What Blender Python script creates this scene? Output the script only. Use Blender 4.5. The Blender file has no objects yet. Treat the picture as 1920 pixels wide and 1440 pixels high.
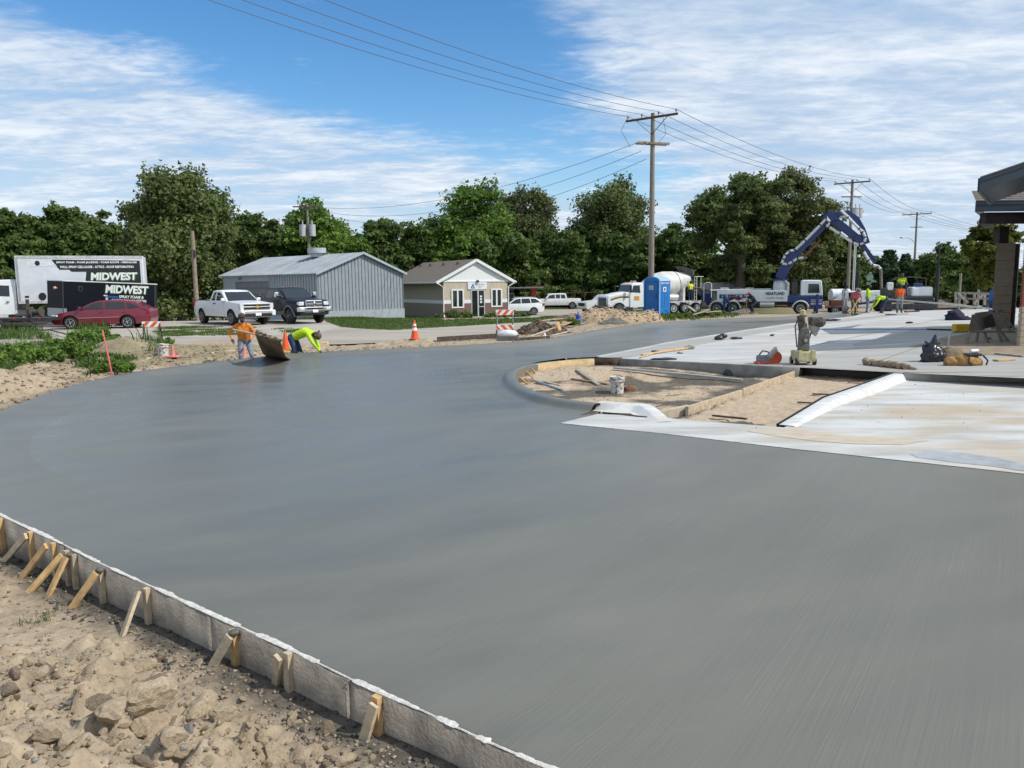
import bpy, bmesh, math, random
import numpy as np
from mathutils import Vector, Matrix
R=math.radians
random.seed(7); rng=np.random.default_rng(7)
S=bpy.context.scene; COL=S.collection
# ---------------------------------------------------------------- camera
FPX=1450.0; CAMH=2.2; PITCH=math.atan((720-532)/FPX); ROLL=0.012
_f=Vector((0,math.cos(PITCH),-math.sin(PITCH))); _r0=Vector((1,0,0)); _u0=Vector((0,math.sin(PITCH),math.cos(PITCH)))
_r=_r0*math.cos(ROLL)-_u0*math.sin(ROLL); _u=_u0*math.cos(ROLL)+_r0*math.sin(ROLL)
CAM=Vector((0,0,CAMH))
cd=bpy.data.cameras.new('camera'); cam=bpy.data.objects.new('camera',cd); COL.objects.link(cam)
m=Matrix.Identity(4)
for i in range(3): m[i][0]=_r[i]; m[i][1]=_u[i]; m[i][2]=-_f[i]; m[i][3]=CAM[i]
cam.matrix_world=m; cd.sensor_width=36; cd.lens=FPX/1920*36; cd.clip_start=.1; cd.clip_end=2000
S.camera=cam
# ---------------------------------------------------------------- sky, sun, exposure
SUN_EL=R(46); SUN_AZ=R(108)          # azimuth from +Y towards +X
W=bpy.data.worlds.new('World'); S.world=W; W.use_nodes=True
def build_world():
    nt=W.node_tree; N=nt.nodes; L=nt.links; N.clear()
    def nd(t,**k):
        n=N.new(t)
        for a,b in k.items(): setattr(n,a,b)
        return n
    def math_(op,a,b=None,c=None,clamp=False):
        n=nd('ShaderNodeMath',operation=op); n.use_clamp=clamp
        for i,v in enumerate((a,b,c)):
            if v is None: continue
            if isinstance(v,(int,float)): n.inputs[i].default_value=v
            else: L.new(v,n.inputs[i])
        return n.outputs[0]
    def smooth(v,a,b):
        n=nd('ShaderNodeMapRange',interpolation_type='SMOOTHSTEP'); L.new(v,n.inputs[0])
        n.inputs[1].default_value=a; n.inputs[2].default_value=b; return n.outputs[0]
    sky=nd('ShaderNodeTexSky',sky_type='NISHITA'); sky.sun_disc=False; sky.sun_elevation=SUN_EL; sky.sun_rotation=SUN_AZ
    sky.air_density=1.0; sky.dust_density=.15; sky.ozone_density=2.5
    hsv=nd('ShaderNodeHueSaturation'); hsv.inputs['Saturation'].default_value=1.30; hsv.inputs['Value'].default_value=1.0
    L.new(sky.outputs[0],hsv.inputs['Color'])
    sc=nd('ShaderNodeVectorMath',operation='SCALE'); sc.inputs['Scale'].default_value=.138; L.new(hsv.outputs[0],sc.inputs[0])
    tc=nd('ShaderNodeTexCoord'); sep=nd('ShaderNodeSeparateXYZ'); L.new(tc.outputs['Generated'],sep.inputs[0])
    x,y,z=sep.outputs
    zz=math_('MAXIMUM',z,.0); zz=math_('ADD',zz,.09)
    px=math_('DIVIDE',x,zz); py=math_('DIVIDE',y,zz)
    comb=nd('ShaderNodeCombineXYZ'); L.new(px,comb.inputs[0]); L.new(py,comb.inputs[1])
    def noise(scale,rot,stretch,det,dist,off=(0,0,0),rough=.55):
        mp=nd('ShaderNodeMapping'); mp.inputs['Rotation'].default_value=(0,0,R(rot)); mp.inputs['Scale'].default_value=(stretch,1,1); mp.inputs['Location'].default_value=off
        L.new(comb.outputs[0],mp.inputs[0])
        n=nd('ShaderNodeTexNoise'); n.inputs['Scale'].default_value=scale; n.inputs['Detail'].default_value=det; n.inputs['Distortion'].default_value=dist; n.inputs['Roughness'].default_value=rough
        L.new(mp.outputs[0],n.inputs['Vector']); return n.outputs['Fac']
    streak=noise(2.2,-20,.38,9,.5,(3,1,0),.58)
    puffs=noise(4.2,25,.75,9,.5,(1,7,0),.6)
    ripple=noise(15,-30,.55,7,.5,(5,2,0),.65)
    broad=noise(.55,10,.8,4,.2,(2.1,4.2,0))
    # broad layout of the cloud field: azimuth az (0 ahead, + right) and elevation el in radians
    az=math_('ARCTAN2',x,y); el=math_('ARCSINE',z)
    # thin veil along a slanting band on the left, broken sheet on the right, clear wedge upper left
    edge=math_('MULTIPLY_ADD',az,-.26,.165)          # elevation of the band's upper edge, falling to the right
    wob=math_('MULTIPLY_ADD',broad,.16,-.08)
    d=math_('SUBTRACT',math_('ADD',edge,wob),el)
    band=smooth(d,-.035,.06)
    d2=math_('MULTIPLY_ADD',el,.75,az)               # right-hand sheet
    d2=math_('ADD',d2,math_('MULTIPLY_ADD',broad,.5,-.25))
    sheet=smooth(d2,.12,.42)
    up=math_('SUBTRACT',el,math_('MULTIPLY_ADD',az,-.35,.40))
    wisps=math_('MULTIPLY',smooth(up,-.05,.12),smooth(az,-.32,.0))
    left=math_('MULTIPLY',smooth(math_('SUBTRACT',el,.33),-.04,.08),smooth(az,-.38,-.62))
    cover=math_('MAXIMUM',math_('MULTIPLY',band,.86),math_('MULTIPLY',sheet,1.0))
    cover=math_('MAXIMUM',cover,math_('MULTIPLY',wisps,.62)); cover=math_('MAXIMUM',cover,math_('MULTIPLY',left,.6))
    cover=math_('MAXIMUM',cover,.02)
    tex=math_('ADD',math_('MULTIPLY',streak,.46),math_('MULTIPLY',puffs,.30)); tex=math_('ADD',tex,math_('MULTIPLY',ripple,.24))
    dens=smooth(math_('MULTIPLY_ADD',cover,.40,tex),.58,.88)
    low=math_('MULTIPLY',smooth(el,.20,-.02),.62)     # pale layered haze of cloud above the horizon
    low=math_('MULTIPLY',low,math_('MULTIPLY_ADD',streak,.8,.6))
    dens=math_('MAXIMUM',dens,low)
    dens=math_('MULTIPLY',dens,.93)
    mix=nd('ShaderNodeMix',data_type='RGBA'); L.new(dens,mix.inputs['Factor']); L.new(sc.outputs[0],mix.inputs['A'])
    cc=nd('ShaderNodeMix',data_type='RGBA'); L.new(smooth(tex,.42,.66),cc.inputs['Factor']); cc.inputs['A'].default_value=(.46,.58,.74,1); cc.inputs['B'].default_value=(.84,.88,.93,1)
    L.new(cc.outputs['Result'],mix.inputs['B'])
    bg=nd('ShaderNodeBackground'); L.new(mix.outputs['Result'],bg.inputs[0]); bg.inputs[1].default_value=1
    out=nd('ShaderNodeOutputWorld'); L.new(bg.outputs[0],out.inputs[0])
build_world()
sd=bpy.data.lights.new('sun','SUN'); sd.energy=3.6; sd.angle=R(.5); sd.color=(1,.955,.88)
so=bpy.data.objects.new('sun',sd); COL.objects.link(so)
_sv=Vector((math.sin(SUN_AZ)*math.cos(SUN_EL),math.cos(SUN_AZ)*math.cos(SUN_EL),math.sin(SUN_EL)))
so.rotation_euler=_sv.to_track_quat('Z','Y').to_euler()
S.view_settings.view_transform='Standard'; S.view_settings.look='None'; S.view_settings.exposure=0.15; S.view_settings.gamma=1; S.view_settings.use_curve_mapping=False
# ---------------------------------------------------------------- terrain profile and placing
_gy=[0,26,36,48,66,3000]; _gz=[0,0,.15,.15,-.75,-.75]
def Gs(y): return float(np.interp(y,_gy,_gz))
def ray(px,py): return _f+_r*((px-960)/FPX)+_u*((720-py)/FPX)
def at(px,py,dz=0):
    d=ray(px,py); z=dz; p=None
    for _ in range(25):
        t=(z-CAMH)/min(d.z,-1e-4); p=CAM+d*t; z=.5*z+.5*(Gs(p.y)+dz)
    p.z=Gs(p.y)+dz; return p
def atY(px,py,Y):
    d=ray(px,py); return CAM+d*(Y/d.y)
def px_of(p):
    v=Vector(p)-CAM; w=v.dot(_f); return 960+FPX*v.dot(_r)/w, 720-FPX*v.dot(_u)/w
def gx(px,Y,dz=0):
    """point on the ground seen at column px at distance Y"""
    z=Gs(Y)+dz; a=-Y*1.5; b=Y*1.5
    for _ in range(50):
        c=(a+b)/2
        if px_of((c,Y,z))[0]<px: a=c
        else: b=c
    return Vector((a,Y,z))
def along(p0,d,px):
    """distance t so that p0+t*d is seen at column px"""
    p0=Vector(p0); d=Vector(d); a=p0-CAM
    k=(px-960)/FPX; q=_r-_f*k
    return -a.dot(q)/d.dot(q)
# ---------------------------------------------------------------- materials
_M={}
def M(name,col,rough=.6,metal=0,var=.12,scale=6,bump=0,bscale=40,col2=None,stretch=(1,1,1),spec=.5,coat=0,alpha=None,lo=.35,hi=.65,emis=None):
    if name in _M: return _M[name]
    m=bpy.data.materials.new(name); m.use_nodes=True; nt=m.node_tree; N=nt.nodes; L=nt.links
    b=N['Principled BSDF']; b.inputs['Roughness'].default_value=rough; b.inputs['Metallic'].default_value=metal
    b.inputs['Specular IOR Level'].default_value=spec; b.inputs['Coat Weight'].default_value=coat
    tc=N.new('ShaderNodeTexCoord'); mp=N.new('ShaderNodeMapping'); mp.inputs['Scale'].default_value=stretch; L.new(tc.outputs['Object'],mp.inputs[0])
    if var>0 or col2:
        n=N.new('ShaderNodeTexNoise'); n.inputs['Scale'].default_value=scale; n.inputs['Detail'].default_value=6; n.inputs['Roughness'].default_value=.6; L.new(mp.outputs[0],n.inputs['Vector'])
        r=N.new('ShaderNodeValToRGB'); L.new(n.outputs['Fac'],r.inputs[0])
        c2=col2 or tuple(c*(1-2*var) for c in col); c1=col if col2 else tuple(min(1,c*(1+var)) for c in col)
        r.color_ramp.elements[0].position=lo; r.color_ramp.elements[1].position=hi
        r.color_ramp.elements[0].color=(*c2,1); r.color_ramp.elements[1].color=(*c1,1)
        L.new(r.outputs[0],b.inputs['Base Color'])
    else: b.inputs['Base Color'].default_value=(*col,1)
    if bump>0:
        n2=N.new('ShaderNodeTexNoise'); n2.inputs['Scale'].default_value=bscale; n2.inputs['Detail'].default_value=5; L.new(mp.outputs[0],n2.inputs['Vector'])
        bp=N.new('ShaderNodeBump'); bp.inputs['Strength'].default_value=bump; bp.inputs['Distance'].default_value=.02; L.new(n2.outputs['Fac'],bp.inputs['Height']); L.new(bp.outputs[0],b.inputs['Normal'])
    _M[name]=m; return m
white_paint=M('white_paint',(.74,.76,.77),.32,var=.04,scale=3,coat=.3)
white_dull=M('white_dull',(.68,.69,.69),.55,var=.10,scale=4)
maroon=M('maroon_paint',(.17,.012,.028),.25,var=.06,scale=3,coat=.6)
navy_paint=M('dark_blue_paint',(.004,.006,.018),.28,var=.05,coat=.15,spec=.3)
blue_paint=M('royal_blue_paint',(.008,.028,.15),.35,var=.12,coat=.3)
potty_blue=M('blue_plastic',(.012,.17,.50),.42,var=.06,scale=4)
glass=M('dark_glass',(.012,.016,.02),.06,var=0,spec=.8)
black=M('black_rubber',(.018,.018,.019),.75,var=.2)
blackp=M('black_plastic',(.014,.014,.016),.4,var=.1)
chrome=M('chrome',(.72,.72,.74),.18,1,var=.04)
steel=M('grey_steel',(.34,.34,.35),.45,.7,var=.15)
darksteel=M('dark_steel',(.05,.05,.055),.5,.4,var=.2)
grime=M('grimy_metal',(.10,.09,.075),.7,.2,var=.35,scale=12)
rimm=M('alloy_rim',(.5,.5,.51),.35,.8,var=.1)
lamp_clear=M('lamp_lens',(.62,.64,.66),.1,var=.1,spec=.8)
lamp_red=M('red_lens',(.35,.01,.01),.15,var=0)
lamp_orange=M('amber_lens',(.6,.16,.01),.2,var=0)
wood=M('pine_wood',(.64,.42,.19),.75,var=0,col2=(.42,.26,.11),scale=11,stretch=(1,1,1),bump=.25,bscale=60)
wood_grey=M('weathered_wood',(.36,.33,.28),.85,col2=(.22,.19,.155),scale=8,bump=.3,bscale=50)
wood_pale=M('muddy_pale_wood',(.56,.45,.30),.85,col2=(.34,.28,.21),scale=11,bump=.25,bscale=50)
pole_wood=M('pole_wood',(.27,.24,.20),.9,col2=(.16,.14,.115),scale=5,stretch=(8,8,.5),bump=.3,bscale=20)
arm_wood=M('crossarm_wood',(.10,.07,.05),.85,var=.25)
orange=M('orange_plastic',(.75,.10,.02),.5,var=.08)
pink=M('pink_paint',(.80,.16,.20),.6,var=.05)
reflect_white=M('reflective_white',(.78,.78,.78),.4,var=.05)
# ---------------------------------------------------------------- mesh builder
class MB:
    def __init__(s): s.v=[]; s.f=[]; s.m=[]
    def add(s,vs,fs,mi=0):
        b=len(s.v); s.v+= [tuple(v) for v in vs]; s.f+=[tuple(i+b for i in f) for f in fs]; s.m+=[mi]*len(fs); return s
    def box(s,c,d,mi=0,rot=None,taper=1.0):
        hx,hy,hz=d[0]/2,d[1]/2,d[2]/2; vs=[]
        for z,k in ((-hz,1),(hz,taper)):
            for x,y in ((-hx,-hy),(hx,-hy),(hx,hy),(-hx,hy)): vs.append(Vector((x*k,y*k,z)))
        if rot is not None: vs=[rot@v for v in vs]
        c=Vector(c); vs=[v+c for v in vs]
        return s.add(vs,[(3,2,1,0),(4,5,6,7),(0,1,5,4),(1,2,6,5),(2,3,7,6),(3,0,4,7)],mi)
    def beam(s,p0,p1,w,h,mi=0,up=(0,0,1)):
        p0=Vector(p0); p1=Vector(p1); d=p1-p0; L=d.length; d=d/L; up=Vector(up)
        if abs(d.dot(up))>.98: up=Vector((1,0,0))
        sy=up.cross(d).normalized(); sz=d.cross(sy)
        rot=Matrix((d,sy,sz)).transposed()
        return s.box((p0+p1)/2,(L,w,h),mi,rot)
    def cyl(s,p0,p1,r0,r1=None,n=12,mi=0,cap=True):
        r1=r0 if r1 is None else r1
        p0=Vector(p0); p1=Vector(p1); d=(p1-p0).normalized(); a=d.orthogonal().normalized(); b=d.cross(a)
        vs=[]
        for p,r in ((p0,r0),(p1,r1)):
            for i in range(n):
                t=2*math.pi*i/n; vs.append(p+a*(r*math.cos(t))+b*(r*math.sin(t)))
        fs=[(i,(i+1)%n,n+(i+1)%n,n+i) for i in range(n)]
        if cap: fs+=[tuple(range(n-1,-1,-1)),tuple(range(n,2*n))]
        return s.add(vs,fs,mi)
    def tube(s,pts,r,n=8,mi=0,cap=True):
        pts=[Vector(p) for p in pts]; rs=r if isinstance(r,(list,tuple)) else [r]*len(pts)
        vs=[]; prev=None
        for i,p in enumerate(pts):
            d=(pts[min(i+1,len(pts)-1)]-pts[max(i-1,0)]).normalized()
            a=(d.orthogonal() if prev is None else prev-d*prev.dot(d)).normalized(); prev=a; b=d.cross(a)
            for k in range(n):
                t=2*math.pi*k/n; vs.append(p+a*(rs[i]*math.cos(t))+b*(rs[i]*math.sin(t)))
        fs=[]
        for i in range(len(pts)-1):
            for k in range(n): fs.append((i*n+k,i*n+(k+1)%n,(i+1)*n+(k+1)%n,(i+1)*n+k))
        if cap: fs+=[tuple(range(n-1,-1,-1)),tuple(range((len(pts)-1)*n,len(pts)*n))]
        return s.add(vs,fs,mi)
    def lathe(s,prof,c=(0,0,0),axis='z',n=20,mi=0):
        """prof: (radius, height)"""
        vs=[];fs=[]
        for r,h in prof:
            for k in range(n):
                t=2*math.pi*k/n; a,b=r*math.cos(t),r*math.sin(t)
                v={'z':(a,b,h),'y':(b,h,a),'x':(h,a,b)}[axis]; vs.append(Vector(v)+Vector(c))
        for i in range(len(prof)-1):
            for k in range(n): fs.append((i*n+k,i*n+(k+1)%n,(i+1)*n+(k+1)%n,(i+1)*n+k))
        fs+=[tuple(range(n-1,-1,-1)),tuple(range((len(prof)-1)*n,len(prof)*n))]
        return s.add(vs,fs,mi)
    def ell(s,c,r,n=10,mi=0,rot=None):
        vs=[];fs=[];m=n//2+1; c=Vector(c)
        for i in range(m+1):
            ph=math.pi*i/m
            for k in range(n):
                t=2*math.pi*k/n; v=Vector((r[0]*math.sin(ph)*math.cos(t),r[1]*math.sin(ph)*math.sin(t),r[2]*math.cos(ph)))
                if rot is not None: v=rot@v
                vs.append(v+c)
        for i in range(m):
            for k in range(n): fs.append((i*n+k,(i+1)*n+k,(i+1)*n+(k+1)%n,i*n+(k+1)%n))
        return s.add(vs,fs,mi)
    def prism(s,poly,y0,y1,mi=0,plane='xz'):
        """poly in a plane, extruded along the third axis"""
        n=len(poly); 
        def mk(a,b,t): return {'xz':(a,t,b),'xy':(a,b,t),'yz':(t,a,b)}[plane]
        vs=[mk(a,b,y0) for a,b in poly]+[mk(a,b,y1) for a,b in poly]
        fs=[tuple(range(n)),tuple(range(2*n-1,n-1,-1))]+[(i,n+i,n+(i+1)%n,(i+1)%n) for i in range(n)]
        return s.add(vs,fs,mi)
    def xform(s,mat):
        s.v=[tuple(mat@Vector(v)) for v in s.v]; return s
    def build(s,name,mats,parent=None,smooth=False,bevel=0,loc=None,kind=None,angle=40,fix=True):
        me=bpy.data.meshes.new(name); me.from_pydata(s.v,[],s.f)
        if not isinstance(mats,(list,tuple)): mats=[mats]
        for q in mats: me.materials.append(q)
        if len(mats)>1: me.polygons.foreach_set('material_index',s.m)
        if fix:
            bm=bmesh.new(); bm.from_mesh(me); bmesh.ops.remove_doubles(bm,verts=bm.verts,dist=1e-5); bmesh.ops.recalc_face_normals(bm,faces=bm.faces); bm.to_mesh(me); bm.free()
        if smooth: me.shade_smooth(); me.set_sharp_from_angle(angle=R(angle))
        o=bpy.data.objects.new(name,me); COL.objects.link(o)
        if parent: o.parent=parent
        if loc: o.location=loc
        if bevel:
            b=o.modifiers.new('b','BEVEL'); b.width=bevel; b.segments=2; b.limit_method='ANGLE'; b.angle_limit=R(35)
        if kind: o['kind']=kind
        return o
def tag(o,label=None,cat=None,group=None,kind=None):
    if label: o['label']=label
    if cat: o['category']=cat
    if group: o['group']=group
    if kind: o['kind']=kind
    return o
def thing(name,label,cat,loc=(0,0,0),rz=0,group=None,rot=None):
    o=bpy.data.objects.new(name,None); COL.objects.link(o); o.empty_display_size=.3
    o.location=loc; o.rotation_euler=rot or (0,0,rz)
    return tag(o,label,cat,group)
def dup(root,loc,rz=0,label=None,group=None,scale=None):
    r=root.copy(); COL.objects.link(r); r.location=loc; r.rotation_euler=(0,0,rz)
    if scale: r.scale=scale if isinstance(scale,(tuple,list)) else (scale,)*3
    if label: r['label']=label
    if group: r['group']=group
    for ch in list(root.children):
        c=ch.copy(); COL.objects.link(c); c.parent=r
        for g in list(ch.children):
            d=g.copy(); COL.objects.link(d); d.parent=c
    return r
def meshobj(name,V,F,mats,parent=None,kind=None,smooth=False,uv=False):
    me=bpy.data.meshes.new(name); V=np.asarray(V,dtype=np.float32); F=np.asarray(F,dtype=np.int32)
    k=F.shape[1]; me.vertices.add(len(V)); me.vertices.foreach_set('co',V.ravel())
    me.loops.add(F.size); me.loops.foreach_set('vertex_index',F.ravel())
    me.polygons.add(len(F)); me.polygons.foreach_set('loop_start',np.arange(len(F),dtype=np.int32)*k)
    me.update(calc_edges=True); me.validate()
    for q in (mats if isinstance(mats,(list,tuple)) else [mats]): me.materials.append(q)
    if smooth: me.shade_smooth()
    o=bpy.data.objects.new(name,me); COL.objects.link(o)
    if parent: o.parent=parent
    if kind: o['kind']=kind
    return o
def text(string,mat,parent,origin,right,up,height,width=None,name='lettering',depth=.006,shear=0,bold=0,center=False):
    c=bpy.data.curves.new('t','FONT'); c.body=string; c.size=1; c.extrude=.001; c.offset=bold; c.shear=shear; c.resolution_u=3
    o=bpy.data.objects.new('t',c); COL.objects.link(o)
    dg=bpy.context.evaluated_depsgraph_get(); me=bpy.data.meshes.new_from_object(o.evaluated_get(dg)); bpy.data.objects.remove(o)
    n=len(me.vertices); co=np.empty(n*3,dtype=np.float32); me.vertices.foreach_get('co',co); co=co.reshape(-1,3)
    mn=co.min(0); mx=co.max(0); sy=height/max(mx[1]-mn[1],1e-6); sx=(width/(mx[0]-mn[0])) if width else sy
    a=(co[:,0]-mn[0])*sx; b=(co[:,1]-mn[1])*sy; z=(co[:,2]>0)*depth
    if center: a=a-(mx[0]-mn[0])*sx/2
    right=Vector(right).normalized(); up=Vector(up).normalized(); nn=right.cross(up); O=np.array(origin)
    co=O+a[:,None]*np.array(right)+b[:,None]*np.array(up)+z[:,None]*np.array(nn)
    me.vertices.foreach_set('co',co.astype(np.float32).ravel()); me.update(); me.materials.clear(); me.materials.append(mat)
    q=bpy.data.objects.new(name,me); COL.objects.link(q); q.parent=parent; return q
# numpy value noise
_T=rng.random((256,256))
def vn(x,y):
    xi=np.floor(x).astype(int); yi=np.floor(y).astype(int); fx=x-xi; fy=y-yi
    fx=fx*fx*(3-2*fx); fy=fy*fy*(3-2*fy); a=_T[xi%256,yi%256]; b=_T[(xi+1)%256,yi%256]; c=_T[xi%256,(yi+1)%256]; d=_T[(xi+1)%256,(yi+1)%256]
    return (a*(1-fx)+b*fx)*(1-fy)+(c*(1-fx)+d*fx)*fy
def fbm(x,y,o=4):
    s=0;a=.5
    for i in range(o): s=s+a*(vn(x*2**i+17.3*i,y*2**i+9.1*i)-.5)*2; a*=.5
    return s
def sstep(a,b,x):
    t=np.clip((x-a)/(b-a),0,1); return t*t*(3-2*t)
def inpoly(P,x,y):
    r=np.zeros(np.shape(x),bool); n=len(P); j=n-1
    for i in range(n):
        xi,yi=P[i]; xj,yj=P[j]
        c=((yi>y)!=(yj>y)); 
        with np.errstate(divide='ignore',invalid='ignore'): r^= c & (x<(xj-xi)*(y-yi)/(yj-yi+1e-12)+xi)
        j=i
    return r
def catmull(P,k=6,closed=False):
    out=[]; n=len(P)
    for i in range(n-1):
        p0=P[max(i-1,0)];p1=P[i];p2=P[i+1];p3=P[min(i+2,n-1)]
        for j in range(k):
            t=j/k; out.append(tuple(.5*((2*p1[q])+(-p0[q]+p2[q])*t+(2*p0[q]-5*p1[q]+4*p2[q]-p3[q])*t*t+(-p0[q]+3*p1[q]-3*p2[q]+p3[q])*t**3) for q in range(2)))
    out.append(tuple(P[-1][:2])); return out
def sheet(name,P,mat,dz=0,parent=None,kind='structure',zf=None,thick=0,cuts=()):
    """flat sheet that follows the ground profile; P is a list of (x,y)"""
    bm=bmesh.new(); vs=[bm.verts.new((p[0],p[1],0)) for p in P]; bm.faces.new(vs)
    bmesh.ops.triangulate(bm,faces=bm.faces[:])
    for yy in list(_gy[1:-1])+list(cuts):
        bmesh.ops.bisect_plane(bm,geom=bm.verts[:]+bm.edges[:]+bm.faces[:],plane_co=(0,yy,0),plane_no=(0,1,0))
    if thick:
        top=bm.faces[:]; r=bmesh.ops.extrude_face_region(bm,geom=top)
        low=set(v for v in bm.verts)-set(g for g in r['geom'] if isinstance(g,bmesh.types.BMVert))
    else: low=set()
    for v in bm.verts:
        zz=(zf(v.co.x,v.co.y) if zf else 0)
        v.co.z=Gs(v.co.y)+dz+zz-(thick if v in low else 0)
    bmesh.ops.recalc_face_normals(bm,faces=bm.faces)
    me=bpy.data.meshes.new(name); bm.to_mesh(me); bm.free()
    if not thick and me.polygons and me.polygons[0].normal.z<0: me.flip_normals()
    me.materials.append(mat); o=bpy.data.objects.new(name,me); COL.objects.link(o)
    if kind: o['kind']=kind
    if parent: o.parent=parent
    return o
def PX(lst,dz=0): return [tuple(at(a,b,dz)[:2]) for a,b in lst]
# ================================================================ slabs: outlines on the ground
RIM=.13
outer_px=[(1700,577),(1640,582),(1540,588),(1380,596),(1250,603),(1180,610),(1110,620),(1070,627.5),(1040,633),(1005,638),(940,642.5),(840,648),(760,652),(700,655),(620,658.5),(540,663),(480,669.5),(400,678),(320,688),(250,697),(180,711),(100,733),(50,750),(0,770),(-62,797),(-112,832),(-128,865),(-110,898),(-62,930),(0,965),(100,1012),(200,1062),(300,1107),(400,1154),(540,1216),(660,1275),(800,1337),(900,1385),(1040,1445),(1220,1520),(1500,1620),(2300,1930)]
rimh=[float(np.interp(i,[0,22,28,60],[RIM,RIM,.05,.05])) for i in range(len(outer_px))]
outer=catmull([tuple(at(a,b,rimh[i])[:2]) for i,(a,b) in enumerate(outer_px)],4)
rims=[float(np.interp(i/4,range(len(rimh)),rimh))/RIM for i in range(len(outer))]
inner_px=[(1920,889),(1485,842),(1240,813),(1050,794),(1122,776),(1126,757),(1062,751),(1003,738),(970,722),(956,709),(958,697),(975,687),(1010,678),(1060,671.5),(1117,669.5),(1250,643),(1407,618.5),(1500,606),(1600,595),(1700,584.5)]
inner=PX(inner_px,0)
# materials of the slabs
def wet_mat(nm='fresh_concrete',C0=(.124,.123,.104,1),C1=(.172,.169,.144,1),RG=(.60,.33)):
    m=bpy.data.materials.new(nm); m.use_nodes=True; nt=m.node_tree; N=nt.nodes; L=nt.links; b=N['Principled BSDF']
    tc=N.new('ShaderNodeTexCoord')
    def mp(sc,rot=0):
        q=N.new('ShaderNodeMapping'); q.inputs['Scale'].default_value=sc; q.inputs['Rotation'].default_value=(0,0,R(rot)); L.new(tc.outputs['Object'],q.inputs[0]); return q.outputs[0]
    def nz(v,s,d=4,ro=.55,di=0):
        q=N.new('ShaderNodeTexNoise'); q.inputs['Scale'].default_value=s; q.inputs['Detail'].default_value=d; q.inputs['Roughness'].default_value=ro; q.inputs['Distortion'].default_value=di; L.new(v,q.inputs['Vector']); return q.outputs['Fac']
    def mt(sx,sy,rot):
        q=N.new('ShaderNodeMapping'); q.vector_type='TEXTURE'; q.inputs['Scale'].default_value=(sx,sy,1); q.inputs['Rotation'].default_value=(0,0,R(rot)); L.new(tc.outputs['Object'],q.inputs[0]); return q.outputs[0]
    def mx(a,b_,w):
        q=N.new('ShaderNodeMath'); q.operation='MULTIPLY_ADD'; L.new(a,q.inputs[0]); q.inputs[1].default_value=w
        if isinstance(b_,float): q.inputs[2].default_value=b_
        else: L.new(b_,q.inputs[2])
        return q.outputs[0]
    def mr(v,a,b_,c,d,sm=False):
        q=N.new('ShaderNodeMapRange'); q.interpolation_type='SMOOTHSTEP' if sm else 'LINEAR'; L.new(v,q.inputs[0])
        for i,x in enumerate((a,b_,c,d)): q.inputs[i+1].default_value=x
        return q.outputs[0]
    def mul(a,b_):
        q=N.new('ShaderNodeMath'); q.operation='MULTIPLY'; L.new(a,q.inputs[0]); L.new(b_,q.inputs[1]); return q.outputs[0]
    broad=nz(mp((1,1,1)),.30,3); passes=nz(mt(4.5,.75,20),1.0,4,.55); passes2=nz(mt(3.0,.6,52),1.0,3,.5)
    lines=nz(mt(3.0,.016,55),1.0,3,.5); lines2=nz(mt(4.0,.055,57),1.0,3,.55); grain=nz(mp((1,1,1)),120,3); patch=nz(mp((1,1,1)),.8,3)
    sp=N.new('ShaderNodeSeparateXYZ'); L.new(tc.outputs['Object'],sp.inputs[0])
    # freshest pour lies to the left and back: closer, wetter surface there
    fq=N.new('ShaderNodeMath'); fq.operation='MULTIPLY_ADD'; L.new(sp.outputs[0],fq.inputs[0]); fq.inputs[1].default_value=-.9; L.new(sp.outputs[1],fq.inputs[2])
    fresh=mr(mx(broad,fq.outputs[0],9.0),5.5,15.5,0.0,1.0,True)
    s=mx(broad,0.0,.34); s=mx(passes,s,.30); s=mx(passes2,s,.20); s=mx(lines2,s,.07); s=mx(grain,s,.09)
    r=N.new('ShaderNodeValToRGB'); L.new(s,r.inputs[0]); e=r.color_ramp.elements; e[0].position=.40; e[1].position=.62
    e[0].color=C0; e[1].color=C1; L.new(r.outputs[0],b.inputs['Base Color'])
    base=mr(fresh,0,1,RG[0],RG[1]); var=mr(mx(passes,mx(broad,0.0,.5),.5),.38,.62,-.10,.10)
    rr=N.new('ShaderNodeMath'); rr.operation='ADD'; L.new(base,rr.inputs[0]); L.new(var,rr.inputs[1]); L.new(rr.outputs[0],b.inputs['Roughness'])
    b.inputs['Specular IOR Level'].default_value=.5
    amt=mr(patch,.35,.62,.25,1.0,True); dry=mr(fresh,0,1,1.0,.25)
    hl=mx(lines,mx(lines2,0.0,.6),.55)
    b1=N.new('ShaderNodeBump'); b1.inputs["Distance"].default_value=.0055; L.new(mul(amt,dry),b1.inputs['Strength']); L.new(hl,b1.inputs['Height'])
    b2=N.new('ShaderNodeBump'); b2.inputs['Strength'].default_value=.28; b2.inputs['Distance'].default_value=.003; L.new(grain,b2.inputs['Height']); L.new(b1.outputs[0],b2.inputs['Normal'])
    b3=N.new('ShaderNodeBump'); b3.inputs['Strength'].default_value=.25; b3.inputs['Distance'].default_value=.02; L.new(passes,b3.inputs['Height']); L.new(b2.outputs[0],b3.inputs['Normal'])
    L.new(b3.outputs[0],b.inputs['Normal']); return m
WET=wet_mat(); WETK=wet_mat('fresh_kerb_concrete',(.125,.124,.104,1),(.173,.170,.144,1),(.61,.385))
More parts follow.
